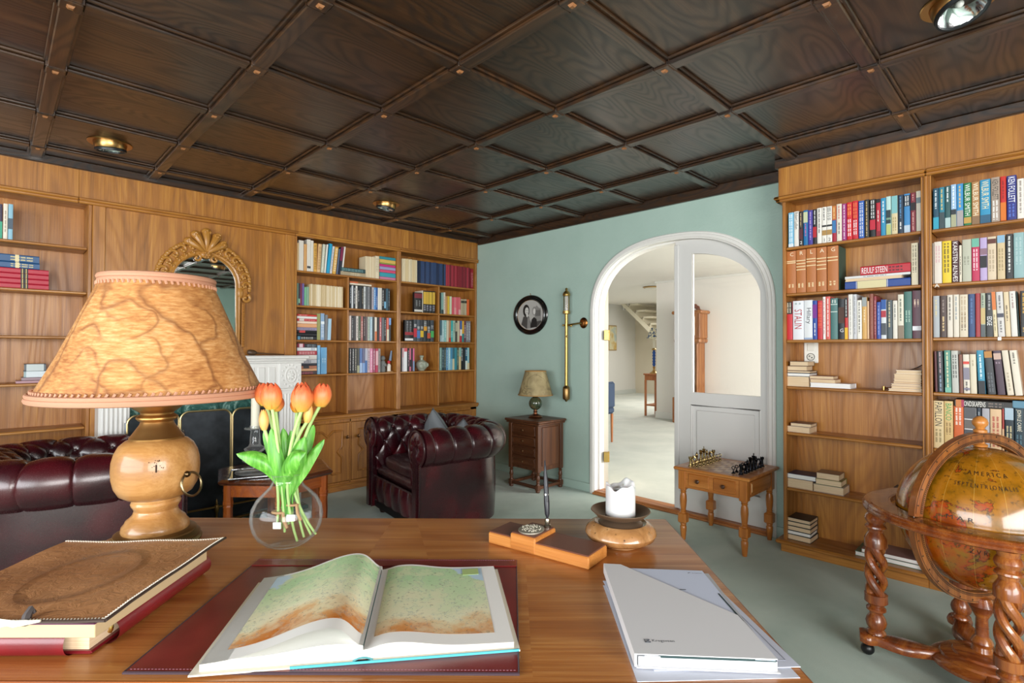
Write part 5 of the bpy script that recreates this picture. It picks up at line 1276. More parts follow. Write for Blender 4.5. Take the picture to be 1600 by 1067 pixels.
for s in (-1,1):
    p=MB().box(s*.40,s*.80,-.38,.39,.06,.725,0,.004).build('pedestal',dw,t)
    for i in range(3):
        d=MB().box(s*.42,s*.78,-.392,-.378,.09+.21*i,.28+.21*i,0,.004).build('drawer',dw,p); MB().ball((s*.6,-.405,.185+.21*i),.014,12,8).build('knob',dbrass(),d)
    MB().box(s*.39,s*.81,-.39,.40,0,.06,0,.005).build('plinth',dw,t)
MB().box(-.40,.40,.34,.36,.2,.725).build('modesty_panel',dw,t); MB().box(-.4,.4,-.385,-.37,.62,.725).build('kneehole_rail',dw,t)
# ---------------------------------------------------------------- desk lamp
P0=dk(-.992,1.493,.7605); t=thing('table_lamp','large table lamp with veined parchment shade and turned wooden body','lamp',P0,DR)
def z(v): return v-.7605
SQ=Matrix.Diagonal((.835,.835,1,1))
T1=wood('turned_maple','x','8a5a2e','ab7a44','c2935c',rough=.3,ring=4,s=1.2,coat=.35)
m=MB(); m.lathe([(0,z(.7605)),(.133,z(.7605)),(.135,z(.766)),(.131,z(.772)),(.127,z(.774)),(.129,z(.779)),(.122,z(.785)),(.118,z(.787)),(.118,z(.792)),(.108,z(.796)),(0,z(.797))],48,0,SQ); m.build('brass_base',flat('8a7248',.4,.9,name='antique_brass'),t)
m=MB(); m.lathe([(.095,z(.794)),(.098,z(.80)),(.096,z(.812)),(.088,z(.82)),(.085,z(.827)),(.076,z(.833)),(.066,z(.842)),(.062,z(.853)),(.066,z(.862)),(.070,z(.866)),(.072,z(.872)),(.069,z(.878)),(.071,z(.883)),(.07,z(.89))],48,0,SQ); m.build('turned_foot',T1,t)
bd=[(.06,z(.885)),(.085,z(.889)),(.105,z(.90)),(.118,z(.92)),(.1245,z(.945)),(.126,z(.968)),(.1245,z(.99)),(.118,z(1.012)),(.106,z(1.032)),(.09,z(1.044)),(.074,z(1.05))]
m=MB(); m.lathe(bd,56,0,SQ); body=m.build('body',T1,t)
m=MB(); rr=random.Random(3)
for i in range(26): 
    a=R(-57)+rr.uniform(-.16,.16); zz=z(.985)+rr.uniform(-.022,.022); m.ball((.1040*cos(a),.1040*sin(a),zz),.0012,6,4)
for i in range(6): m.ball((.1040*cos(R(-57)),.1040*sin(R(-57)),z(.975)+.003*i),.0026,6,4,0,(1,1,1.3))
m.build('wormholes',flat('33200f',.9,name='dark_hole'),body)
m=MB(); m.lathe([(.078,z(1.047)),(.079,z(1.053)),(.074,z(1.058)),(.066,z(1.068)),(.058,z(1.078)),(.050,z(1.088)),(.047,z(1.096)),(.055,z(1.100)),(.060,z(1.105)),(.060,z(1.109)),(.054,z(1.113)),(.047,z(1.116)),(.048,z(1.121)),(.058,z(1.127)),(.069,z(1.134)),(.077,z(1.143)),(.074,z(1.147)),(.03,z(1.149))],44,0,SQ); m.build('brass_neck',flat('a87c48',.36,.9,name='bronze_neck'),t)
m=MB(); m.lathe([(.03,z(1.15)),(.03,z(1.165)),(.018,z(1.17)),(.018,z(1.23)),(0,z(1.24))],20); m.build('socket',flat('d8c8a0',.5,name='cream_socket'),t)
# ring handle
a=R(-16); c=Vector((.103*cos(a),.103*sin(a),z(.955))); n=Vector((cos(a),sin(a),0)); tx=Vector((-sin(a),cos(a),0))
m=MB(); m.ball(c+n*.004,.009,12,8); m.tube([c+n*.004,c+n*.012],.004,8); m.build('ring_boss',flat('6a563c',.3,1,name='antique_ring'),t)
m=MB(); rc=c+n*.012-Vector((0,0,.028))+tx*.008
m.tube([rc+(tx*cos(2*PI*i/32)+Vector((0,0,1))*sin(2*PI*i/32)+n*(.25*-sin(2*PI*i/32)))*.031 for i in range(32)],.0032,8,closed=True); m.build('ring_handle',flat('8a7a5c',.3,1,name='ring_metal'),t)
# parchment shade
pc=NT('veined_parchment'); v=pc.coord((1,1,1),rnd=False)
dn=pc.n('ShaderNodeTexNoise',i_Vector=v,i_Scale=6.,i_Detail=3.,i_Roughness=.55).outputs['Color']
vv=pc.n('ShaderNodeVectorMath',operation='ADD',i_0=v,i_1=pc.n('ShaderNodeVectorMath',operation='SCALE',i_0=pc.n('ShaderNodeVectorMath',operation='SUBTRACT',i_0=dn,i_1=(.5,.5,.5)).outputs[0],i_Scale=.10).outputs[0]).outputs[0]
def ridge(sc,wd,off,lo,hi,am,k):
    q=pc.noise(pc.n('ShaderNodeMapping',i_Vector=vv,i_Location=(off,off*2,off*3),i_Rotation=(.2,.4,off)).outputs[0],sc,1.,.4)
    e=pc.n('ShaderNodeMapRange',i_0=pc.math('ABSOLUTE',pc.math('SUBTRACT',q,.5)),i_1=0.,i_2=wd,i_3=1.,i_4=0.).outputs[0]
    return pc.math('MULTIPLY',e,pc.n('ShaderNodeMapRange',i_0=pc.noise(v,k,1),i_1=lo,i_2=hi,i_4=am).outputs[0])
vein=pc.math('MAXIMUM',ridge(3.6,.024,1.,.30,.42,1.,4.),ridge(5.5,.026,9.,.40,.5,.9,5.))
vein2=pc.math('MAXIMUM',ridge(9.,.034,4.,.44,.58,.8,6.5),ridge(16.,.05,7.,.5,.66,.6,7.5))
st=pc.noise(pc.n('ShaderNodeMapping',i_Vector=v,i_Rotation=(.25,.45,0),i_Scale=(26,26,110)).outputs[0],1.6,3,.6)
base=pc.ramp(pc.math('ADD',pc.math('MULTIPLY',st,.6),pc.math('MULTIPLY',pc.noise(v,6,3),.5)),[(.38,'985e30'),(.56,'be864e'),(.74,'daac76')])
col=pc.mix(pc.math('MULTIPLY',pc.math('MAXIMUM',vein,vein2),.7),base,'6a3a1e')
pc.set(col=col,rough=.5,coat=.1); pc.bump(vein,.12,.004)
m=MB(); m.lathe([(.270,z(1.172)),(.220,z(1.275)),(.133,z(1.485)),(.130,z(1.485)),(.217,z(1.275)),(.267,z(1.172))],72,cap=False); m.build('lamp_shade',pc.mat,t,smooth=60)
LT=flat('b88468',.6,name='pink_tan_leather')
for r_,zz,d in ((.272,z(1.172),1),(.1335,z(1.488),-1)):
    m=MB(); 
    for k in range(2): m.tube([((r_+.001)*cos(2*PI*i/96),(r_+.001)*sin(2*PI*i/96),zz+d*.011*k-d*.003) for i in range(96)],.0078 if k==0 else .006,8,closed=True)
    n=110 if d>0 else 64
    for i in range(n):
        a=2*PI*i/n; r2=r_-(.010 if d>0 else -.002); m.tube([((r2+.004)*cos(a),(r2+.004)*sin(a),zz+d*.012),((r2+.004)*cos(a+.018),(r2+.004)*sin(a+.018),zz+d*.021)],.0034,5)
    m.build('laced_trim',LT,t)
m=MB(); 
for k in range(3):
    a=2*PI*k/3; m.tube([(0,0,z(1.475)),(.135*cos(a),.135*sin(a),z(1.475))],.002,6)
m.tube([(0,0,z(1.23)),(0,0,z(1.475))],.003,6); m.build('shade_spider',brass(),t)
m=MB(); m.tube([(-.125,-.02,.006),(-.16,-.035,.0075),(-.20,-.06,.006),(-.155-.08,-.10,.004),(-.25,-.13,-.03),(-.255,-.135,-.12),(-.256,-.137,-.3)],.0035,8); m.build('power_cord',flat('c8a860',.35,.3,name='gold_flex'),t)
# ---------------------------------------------------------------- leather album on a red ring binder
ZB=.7605
t=thing('red_binder','red leather ring binder lying under the tooled leather album','binder',dk(-.905,1.11,ZB),DR+R(1)); RL=redleather()
HW_,HD=.175,.17
m=MB(); m.box(-HW_,HW_-.01,-HD,HD,0,.006,0,.003); m.box(-HW_,HW_-.008,-HD,HD,.042,.048,0,.003); m.build('cover',RL,t)
m=MB(); m.grid(lambda u,v:(HW_-.012+.026*sin(PI*v),-HD+.035+(2*HD-.035)*u,.024-.024*cos(PI*v)),10,16); m.grid(lambda u,v:(-HW_-.08+(2*HW_+.035)*u,-HD+.004-.022*sin(PI*v),.024-.024*cos(PI*v)),10,16); m.build('rolled_edge',RL,t,smooth=60)
MB().box(-HW_+.01,HW_-.02,-HD+.008,HD-.01,.006,.042).build('page_block',pages(),t,smooth=0)
m=MB(); m.tube([(HW_-.012+.016*cos(R(200)*i/12-.6),-HD+.028,.034+.014*sin(R(200)*i/12-.6)) for i in range(13)],.004,8); m.tube([(HW_-.014+.016*cos(R(200)*i/12-.6),HD-.01,.036+.014*sin(R(200)*i/12-.6)) for i in range(13)],.004,8); m.build('ring_clasp',flat('c9a860',.25,1,name='gilt_ring'),t)
m=MB(); m.ball((-.02,-HD-.018,.026),.008,12,8,0,(1,.4,1)); m.build('brass_stud',brass(),t)
t=thing('leather_album','tooled brown leather album laced with white cord, on the red binder','album',dk(-.86,1.075,ZB+.0485),DR+R(0.5))
HW_,HD=.158,.172
mp=flat('5a2a48',.5,name='plum_lining')
MB().box(-HW_,HW_-.004,-HD+.004,HD-.004,.0,.024,0,.001).build('page_block',paper('bfa680'),t,smooth=0)
m=MB(); m.box(-HW_-.02,HW_-.002,-HD,HD-.002,.0242,.0262); m.build('plum_lining',mp,t,smooth=0)
def wav(x,y): return .0345+.005*noise.noise(Vector((x*7,y*7,3)))+.006*(max(0,x-.05)/.1)**2*.5-.004*max(0,(-y-.12)/.05)
lt=NT('tooled_leather'); v=lt.coord((1,1,1),rnd=False); n1=lt.noise(v,34,4,.65,1.); n2=lt.noise(v,5,3); 
ov=lt.n('ShaderNodeVectorMath',operation='LENGTH',i_0=lt.n('ShaderNodeMapping',i_Vector=v,i_Scale=(1/.085,1/.12,0)).outputs[0]).outputs['Value']
rg=lt.n('ShaderNodeMapRange',i_0=lt.math('ABSOLUTE',lt.math('SUBTRACT',ov,1.)),i_1=0.,i_2=.18,i_3=1.,i_4=0.).outputs[0]
lt.set(col=lt.mix(lt.math('MULTIPLY',rg,lt.math('MULTIPLY',n1,.9)),lt.ramp(n2,[(.3,'8c5c38'),(.7,'ba865a')]),'5a3420'),rough=.42); lt.bump(lt.math('ADD',n1,lt.math('MULTIPLY',rg,.6)),.5,.008)
X0,X1,Y0_,Y1_=-HW_-.03,HW_+.022,-HD-.008,HD+.018
m=MB(); f=lambda u,v:(X0+(X1-X0)*u,Y0_+(Y1_-Y0_)*v+.01*u*(v>.5)*(2*v-1),wav(X0+(X1-X0)*u,Y0_+(Y1_-Y0_)*v))
m.grid(f,40,40); m.grid(lambda u,v:tuple(Vector(f(u,v))-Vector((0,0,.003))),40,40); 
for e_ in (0,1): m.grid(lambda u,v:tuple(Vector(f(e_,u))-Vector((0,0,.003*v))),40,1); m.grid(lambda u,v:tuple(Vector(f(u,e_))-Vector((0,0,.003*v))),40,1)
cv_=m.build('tooled_cover',lt.mat,t,smooth=50)
m=MB(); 
for i in range(64):
    for (u,v,du,dv) in ((1-.018,(i+.5)/64,.016,.004),((i+.5)/64,.016,.004,-.016),((i+.5)/64,1-.016,.004,.016)):
        a=Vector(f(u,v)); b=Vector(f(min(1,max(0,u+du)),min(1,max(0,v+dv)))); m.tube([a+Vector((0,0,.0015)),b+Vector((0,0,.001))],.0013,5)
m.build('white_lacing',flat('ece4d4',.7,name='white_cord'),cv_)
m=MB(); m.tube([f(1,i/40) for i in range(41)],.003,6); m.tube([f(i/40,0) for i in range(41)],.003,6); m.build('dark_edge_thong',flat('3a2a22',.7,name='dark_thong'),cv_)
m=MB(); m.tube([Vector(f(.64,.0))+Vector((0,-.002,-.004)),Vector(f(.63,.02))+Vector((0,0,.006)),Vector(f(.62,.05))+Vector((0,0,.012)),Vector(f(.63,.06))+Vector((0,0,.004))],[.006,.007,.006,.003],6,0); m.build('closing_thong',flat('4c4544',.6,name='grey_thong'),cv_)
m=MB(); 
for dx,dz in ((0,0),(.022,.004),(-.02,.003)): m.tube([Vector(f(.50,0))+Vector((dx-.02,-.004,.004+dz)),Vector(f(.55,0))+Vector((dx,-.006,.001)),Vector(f(.60,0))+Vector((dx+.02,-.003,.004))],[.003,.006,.002],6)
m.build('cord_knot',flat('e6dcc6',.7,name='cord_knot_white'),cv_)
# ---------------------------------------------------------------- blotter and atlas
t=thing('desk_pad','burgundy leather desk pad lying under the open atlas','desk pad',dk(-.314,1.125,.7602),DR); 
BL=NT('burgundy_pad'); v=BL.coord((1,1,1)); BL.set(col=BL.ramp(BL.noise(v,6,3),[(.3,'6a1e1e'),(.7,'8a2c2a')]),rough=.33,coat=.2,crough=.3); BL.bump(BL.noise(v,500,2),.08,.002)
MB().box(-.327,.327,-.236,.236,0,.0035,0,.001).build('pad',BL.mat,t); m=MB(); m.box(-.327,.327,.195,.236,.0036,.0056,0,.001); m.build('pad_flap',BL.mat,t)
m=MB(); m.tube([(-.327,-.236,.002),(.327,-.236,.002),(.327,.236,.002),(-.327,.236,.002)],.0028,6,closed=True); m.build('bound_edge',flat('3c2c34',.5,name='violet_black_binding'),t)
m=MB(); 
for i in range(110): x=-.32+.64*i/109; m.box(x-.0016,x+.0016,-.2285,-.2277,.0036,.0041); m.box(x-.0016,x+.0016,.2295,.2302,.0057,.0061)
m.build('stitching',flat('b07a8a',.6,name='pale_stitch'),t,smooth=0)
t=thing('atlas','open atlas showing a green and orange relief map','book',dk(-.278,1.088,.764),DR+R(8.2)); 
AW,AD=.262,.168
def hl(x): # height of left page, x from 0 (gutter) to 1
    return .018+.052*(sin(PI*min(1,x*1.25)**.75) if x<.8 else 0)*(1-.2*x)+.010*(1-x) if 0 else .014+.040*math.exp(-((x-.22)/.40)**2)*(1-math.exp(-(x/.10)**2)*.85)+.008*(1-x)
def hr(x): return .013+.011*math.exp(-((x-.22)/.25)**2)*(1-math.exp(-(x/.08)**2)*.8)+.005*(1-x)
def mapmat(right):
    k=NT('relief_map_right' if right else 'relief_map_left'); v=k.coord((1,1,1),rnd=False); sx=k.n('ShaderNodeSeparateXYZ',i_0=v).outputs
    n1=k.noise(v,9,5,.6); n2=k.noise(v,26,4,.6); n3=k.noise(v,120,3,.6)
    yy=k.math('ADD',k.math('MULTIPLY',k.math('ADD',sx[1],.15),3.2),k.math('MULTIPLY',k.math('SUBTRACT',n1,.5),.75))
    land=k.ramp(yy,[(.02,'c47228'),(.16,'d8985a'),(.25,'e4cc9e'),(.32,'e8e4c0'),(.55,'d0dfb4'),(.85,'b4d6a4')])
    land=k.mix(k.math('MULTIPLY',k.n('ShaderNodeMapRange',i_0=n2,i_1=.44,i_2=.62).outputs[0],.5),land,'e6dfbc')
    line=k.n('ShaderNodeMapRange',i_0=k.math('ABSOLUTE',k.math('SUBTRACT',n2,.5)),i_1=0.,i_2=.010,i_3=.45,i_4=0.).outputs[0]
    c=k.mix(line,land,'5a8098'); c=k.mix(k.n('ShaderNodeMapRange',i_0=n3,i_1=.60,i_2=.68,i_3=0.,i_4=.45).outputs[0],c,'4a4a40')
    sea=k.math('ADD',k.math('MULTIPLY',sx[0],6. if right else -4.),k.math('ADD',k.math('MULTIPLY',sx[1],6.5 if right else 2.),k.math('MULTIPLY',n1,1.2)))
    c=k.mix(k.n('ShaderNodeMapRange',i_0=sea,i_1=2.45 if right else 1.72,i_2=2.5 if right else 1.78).outputs[0],c,'bcd4e4')
    k.set(col=c,rough=.55); return k.mat
PG=paper('eeede8'); EG=paper('bdbab0'); CB=flat('e6dfcc',.55,name='cream_board')
m=MB(); m.box(-AW-.014,-.012,-AD-.008,AD+.006,0,.0028); m.box(.012,AW+.010,-AD-.008,AD+.006,0,.0028); m.build('cover_boards',CB,t,smooth=0)
m=MB(); m.box(-AW*.45,.0,-AD-.0085,-AD-.006,.0002,.004); m.box(.0,AW+.008,-AD-.0085,-AD-.006,.0002,.004); m.grid(lambda u,v:(-.02+.04*u,-AD-.006+(2*AD+.01)*v,.0015+.006*sin(PI*u)),6,4); m.build('turquoise_jacket',flat('4fb4c0',.4,name='turquoise'),t)
def page(mb,hf,s,y0,y1,x0,x1,dz=0,nx=36):
    mb.grid(lambda u,v:(s*AW*(x0+(x1-x0)*u),y0+(y1-y0)*v,hf(x0+(x1-x0)*u)+dz),nx,6)
for s,hf,nm,mm in ((-1,hl,'left_page','relief_map_left'),(1,hr,'right_page','r')):
    m=MB(); page(m,hf,s,-AD,AD,0,1)
    # edges of the leaf block down to the board
    st=.018 if s<0 else .013
    top=(lambda x:min(hf(x),.020+.012*math.exp(-((x-.2)/.3)**2))) if s<0 else hf
    m.grid(lambda u,v:(s*AW*u,-AD,.003+(top(u)-.003)*v),36,2,1); m.grid(lambda u,v:(s*AW*u,AD,.003+(hf(u)-.003)*v),36,2,1); m.grid(lambda u,v:(s*AW,-AD+2*AD*u,.003+(hf(1)-.003)*v),4,2,1)
    if s<0: m.grid(lambda u,v:(s*AW*u,-AD+2*AD*v,top(u)),36,2)
    pgo=m.build(nm,[PG,EG],t,smooth=50)
    m=MB(); xm=.055 if s>0 else .02
    page(m,hf,s,-AD+.034,AD-.010,xm,.88,.0006); m.build('printed_map',mapmat(s>0),pgo,smooth=60)
m=MB(); m.box(.185,.222,.118,.15,.0165,.0170); m.build('inset_map',flat('a9bf7c',.6,name='inset_green'),t,smooth=0)
# ---------------------------------------------------------------- pen stand
A_=Vector((-.0665,1.4875,0)); B_=Vector((.187,1.306,0)); cen=(A_+B_)/2; ang=math.atan2(B_.y-A_.y,B_.x-A_.x); nrm=Vector((-sin(ang),cos(ang),0)); cen=cen+nrm*.055
t=thing('pen_stand','wooden pen stand with a leather top and silver medallion','pen stand',dk(cen.x,cen.y,.7605),DR+ang); OL=wood('olive_wood','x','94561f','bc7838','d29450',rough=.35,s=2,ring=4)
hl_=.156; m=MB(); m.box(-hl_,hl_,-.052,.052,0,.030,0,.003); m.build('base',OL,t); LB=flat('704434',.45,name='brown_leather_top')
m=MB(); m.box(-hl_+.002,-.075,-.05,.05,.030,.0335,0,.0015); m.box(-.005,hl_-.002,-.05,.05,.030,.0335,0,.0015); m.build('leather_top',LB,t)
m=MB(); m.box(-.080,-.0,-.0535,.0535,.002,.044,0,.003); b=m.build('raised_block',OL,t); MB().box(-.077,-.003,-.050,.050,.0435,.0465,0,.0015).build('leather_pad',LB,b)
m=MB(); m.lathe([(0,.0465),(.034,.0465),(.034,.049),(.028,.051),(0,.052)],36,0,Matrix.Translation((-.042,-.006,0))@Matrix.Diagonal((1.0,1.15,1,1))); 
for i in range(90):
    a=rr.uniform(0,6.28); q_=.027*rr.uniform(0,1)**.5; m.ball((-.042+q_*cos(a),-.006+1.1*q_*sin(a),.0515),.0019,6,4)
m.build('silver_medallion',flat('b4ae9e',.5,.8,name='old_silver'),t)
so=Vector((-.018,.038,.0465)); m=MB(); m.lathe([(.009,0),(.010,.006),(.006,.010),(.008,.016),(.006,.024),(0,.026)],14,0,Matrix.Translation(so)); m.build('swivel_socket',flat('b9b4a6',.25,1,name='old_silver2'),t)
w_=Matrix.Translation(dk(cen.x,cen.y,.7605))@Matrix.Rotation(DR+ang,4,'Z'); p0=w_@Vector((so.x,so.y,.0705)); p1=dk(.094,1.515,.987); dr=(p1-p0); ln=dr.length
t=thing('pen','black desk pen standing tilted in the wooden pen stand','pen',p0); t.rotation_mode='QUATERNION'; t.rotation_quaternion=dr.to_track_quat('Z','Y')
bk=flat('14151d',.4,name='black_resin')
m=MB(); m.lathe([(.0022,0),(.0065,.012),(.0078,.04),(.007,.062)],18); m.build('grip',bk,t); MB().lathe([(.0073,.062),(.0073,.066)],18).build('metal_band',steel(),t)
m=MB(); m.lathe([(.007,.066),(.0066,.10),(.004,ln-.03),(.0018,ln-.004),(0,ln)],18); m.build('barrel',bk,t); 
m=MB(); m.box(-.002,.002,.006,.010,.045,.085,0,.001); m.build('clip',bk,t)
# ---------------------------------------------------------------- burl candle holder and candle
p=dk(.303,1.487,.7605); t=thing('candle_holder','round burl wood candle holder with a bronze dish','candle holder',p); 
bu=NT('burl_wood'); v=bu.coord((1,1,1)); sp=bu.n('ShaderNodeTexVoronoi',i_Vector=v,i_Scale=60.).outputs[0]; bu.set(col=bu.mix(bu.n('ShaderNodeMapRange',i_0=sp,i_1=.08,i_2=.2,i_3=.8,i_4=0.).outputs[0],bu.ramp(bu.noise(v,14,4,.6,1.),[(.3,'7a522e'),(.55,'a8794a'),(.75,'c49a6a')]),'2e1a0c'),rough=.22,coat=.5)
MB().lathe([(0,0),(.052,0),(.056,.003),(.056,.008),(.075,.012),(.092,.022),(.0975,.034),(.094,.046),(.084,.056),(.074,.062),(.070,.063),(.066,.060),(.05,.058),(0,.058)],56).build('bowl',bu.mat,t)
bz=flat('8a745f',.45,.8,name='bronze_dish'); m=MB(); m.lathe([(.064,.058),(.05,.066),(.035,.07),(.045,.072),(.066,.080),(.079,.092),(.0815,.094),(.080,.096),(.066,.085),(.046,.076),(0,.075)],48); m.build('dish',bz,t)
t=thing('pillar_candle','thick white burnt-down candle standing in the bronze dish','candle',p+Vector((0,0,.076))); 
def rim(u): a=2*PI*u; return .086+.006*sin(3*a+1)+.003*sin(7*a)+.012*max(0,cos(a-R(-20)))**6
def cd(u,v):
    a=2*PI*u
    if v<.6: return (.0405*cos(a),.0405*sin(a),rim(u)*v/.6)
    if v<.75: k=(v-.6)/.15; return ((.0405-.0055*k)*cos(a),(.0405-.0055*k)*sin(a),rim(u)-.001*k)
    k=(v-.75)/.25; return ((.035*(1-k))*cos(a),(.035*(1-k))*sin(a),rim(u)-.001-.018*min(1,k*2.5)*(1-.2*k))
MB().grid(cd,72,24,0,True).build('wax',flat('cfcecd',.5,name='white_wax',sss=.15),t,smooth=50); MB().tube([(0,0,.062),(.001,0,.072),(.004,.001,.079)],.0013,6).build('wick',flat('2a2624',.9,name='burnt_wick'),t)
# ---------------------------------------------------------------- estate folder and sheets
def sheet(name,label,pts,z0,th,col,logo=None,parent=None):
    a=sum(p[0] for p in pts)/len(pts); b=sum(p[1] for p in pts)/len(pts); t=thing(name,label,'papers',dk(a,b,z0),DR) if label else parent
    m=MB(); m.prism([(x-a,y-b) for x,y in pts],0,th); m.build('sheet',paper(col),t,smooth=0); return t,a,b
sheet('paper_sheet','lowest white sheet poking out from under the white folder',[(.205,.872),(.476,.884),(.46,1.20),(.21,1.225)],.7603,.0008,'ccd0dc')
tt_,a,b=sheet('paper_sheet','white printed sheet sticking out right of the folder, with a grey frame',[(.24,.90),(.492,.912),(.462,1.262),(.213,1.245)],.7614,.0012,'ccd1e0')
m=MB()
def bar(x0,y0,x1,y1,w=.0006): m.tube([(x0-a,y0-b,.0013),(x1-a,y1-b,.0013)],w,4)
bar(.476,.93,.457,1.20); bar(.25,.925,.476,.93); 
for i in range(9): bar(.224,1.20-.012*i,.232,1.20-.012*i,.0008)
m.build('printed_lines',flat('8a8e9a',.6,name='print_grey'),tt_)
# folder
FA,FB=.33,1.09; t=thing('folder','thick white cardboard folder with a dark printed logo, right of the atlas','folder',dk(FA,FB,.7632),DR)
def fp(l): return [(x-FA,y-FB) for x,y in l]
FC=paper('d9d9da'); m=MB(); m.prism(fp([(.212,.905),(.447,.89),(.463,1.252),(.222,1.285)]),0,.0012); m.build('back_cover',FC,t,smooth=0)
m=MB(); m.prism(fp([(.216,.91),(.444,.895),(.458,1.245),(.226,1.272)]),.0015,.017); m.build('paper_block',paper('c0c2c6'),t,smooth=0)
m=MB(); m.prism(fp([(.226,.907),(.252,.905),(.254,.94),(.23,.94)]),.0172,.0195); m.build('stapled_booklet',paper('e2e2e4'),t,smooth=0)
ip=MB().prism(fp([(.232,.91),(.44,.893),(.446,1.252),(.243,1.268)]),.0197,.0205).build('inner_page',paper('c8d0e2'),t,smooth=0)
m=MB(); put_text(m,'Krogsveen',lambda x,y:(.418+.022*x-FA,1.235+.0048*y-FB,.0208)); m.tube([(.409-FA,1.235-FB,.0208),(.409-FA,1.240-FB,.0208),(.414-FA,1.240-FB,.0208)],.0004,4); m.prism(fp([(.362,1.152),(.376,1.152),(.376,1.155),(.362,1.155)]),.0206,.0208); m.build('page_print',flat('3c424a',.6,name='print_dark'),ip,smooth=0)
MB().prism(fp([(.4405,1.135),(.4425,1.02),(.4395,1.02),(.4375,1.135)]),.0206,.0212).build('dark_divider',flat('1c3436',.5,name='dark_teal_card'),t,smooth=0)
fc=MB().prism(fp([(.209,.908),(.4435,.893),(.4395,1.04),(.262,1.282),(.2215,1.287)]),.0214,.0228).build('front_cover',FC,t,smooth=0)
MB().prism(fp([(.209,.908),(.213,.908),(.2255,1.287),(.2215,1.287)]),.001,.0213).build('spine_fold',FC,t,smooth=0)
MB().prism(fp([(.25,.9055),(.442,.8935),(.442,.8965),(.25,.9085)]),.0172,.0208).build('dark_gap_card',flat('1c3436',.5,name='dark_teal_card'),t,smooth=0)
m=MB(); put_text(m,'Krogsveen',lambda x,y:(.2495+.0385*x-FA,.9425+.0095*y-.0015*x-FB,.0230))
for P_ in ([(.236,.951),(.236,.942),(.245,.942)],[(.236,.951),(.245,.951)],[(.2375,.944),(.245,.9505)],[(.2405,.9465),(.2455,.9435)]): m.tube([(x-FA,y-FB,.0231) for x,y in P_],.0006,4)
m.build('logo_print',flat('3a3f48',.6,name='print_slate'),fc,smooth=0)
# ---------------------------------------------------------------- glass vase with tulips
VA,VB=-.620,1.477; p=dk(VA,VB,.7603); t=thing('vase','clear round-bellied glass vase holding tulips','vase',p)
ou=[(0,0),(.040,0),(.050,.002),(.062,.008),(.080,.022),(.094,.045),(.1005,.075),(.097,.102),(.084,.126),(.064,.145),(.048,.160),(.0405,.174),(.0395,.182),(.042,.190),(.0475,.1965)]
inn=[(.0455,.1965),(.0402,.190),(.0378,.182),(.0388,.174),(.046,.160),(.062,.1445),(.082,.125),(.0948,.102),(.0982,.075),(.0918,.046),(.078,.024),(.06,.012),(.04,.008),(0,.007)]
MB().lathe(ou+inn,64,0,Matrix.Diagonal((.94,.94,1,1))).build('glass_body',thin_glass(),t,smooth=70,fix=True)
def S(px,py,db=0): return Vector(((px-800)*.001775-VA,db,1.3-(py-545.7)*.001775-.7603))
tp=NT('tulip_petal'); v=tp.coord((1,1,1),rnd=False); g=tp.n('ShaderNodeAttribute',attribute_name='h').outputs['Fac']; sk=tp.noise(tp.coord((120,120,10)),2,2)
tp.set(col=tp.mix(tp.math('MULTIPLY',sk,.55),tp.ramp(g,[(.0,'c8a830'),(.2,'e8903c'),(.55,'e2602e'),(.9,'cc3424')]),'f0a060'),rough=.45,sss=.1); TPM=tp.mat
tp2=NT('tulip_orange'); g=tp2.n('ShaderNodeAttribute',attribute_name='h').outputs['Fac']; tp2.set(col=tp2.ramp(g,[(0,'c8a030'),(.3,'e08020'),(.8,'c85a14')]),rough=.5); TPD=tp2.mat
tb=NT('tulip_bud'); g=tb.n('ShaderNodeAttribute',attribute_name='h').outputs['Fac']; tb.set(col=tb.mix(tb.math('MULTIPLY',tb.noise(tb.coord((50,50,6)),2,2),.8),tb.ramp(g,[(0,'b8b828'),(.5,'e8c048'),(1,'c8b030')]),'f09080'),rough=.5); TPB=tb.mat
STM=flat('a9c87a',.5,name='tulip_stem'); lf=NT('tulip_leaf'); v=lf.coord((1,1,1)); lf.set(col=lf.ramp(lf.noise(lf.coord((60,60,6)),1.5,3),[(.3,'3c7a22'),(.55,'62a83a'),(.8,'9ccc70')]),rough=.4,sss=.05); LEF=lf.mat
def petal_obj(c,ax,Rr,H,mat_,parent,n=6,open_=.0,name='flower_head'):
    q=Vector(ax).to_track_quat('Z','Y').to_matrix().to_4x4(); M_=Matrix.Translation(c)@q; m=MB(); hh=[]
    for layer in (1,0):
        for k in range(n//2):
            a0=2*PI*(k+.5*layer)/(n//2)+.4; rs=1-.12*layer
            def fn(u,v):
                s=2*u-1; w=(sin(PI*min(1,v*.55+.25))**.8)*max(.06,1-(max(0,v-.5)/.5)**2.2)**.5 ; r=Rr*rs*(sin(PI*(.11+.79*v))**.62)*(1+open_*v); a=a0+s*1.12*w; tipz=H*v; return (r*cos(a)*(1-.10*abs(s)**2*v),r*sin(a)*(1-.10*abs(s)**2*v),tipz*1.0)
            n0=len(m.v); m.grid(fn,10,14,0,False,False,M_); hh+=[j/14 for j in range(15) for i in range(11)]
    o=m.build(name,mat_,parent,smooth=70); at=o.data.attributes.new('h','FLOAT','POINT'); at.data.foreach_set('value',hh); return o
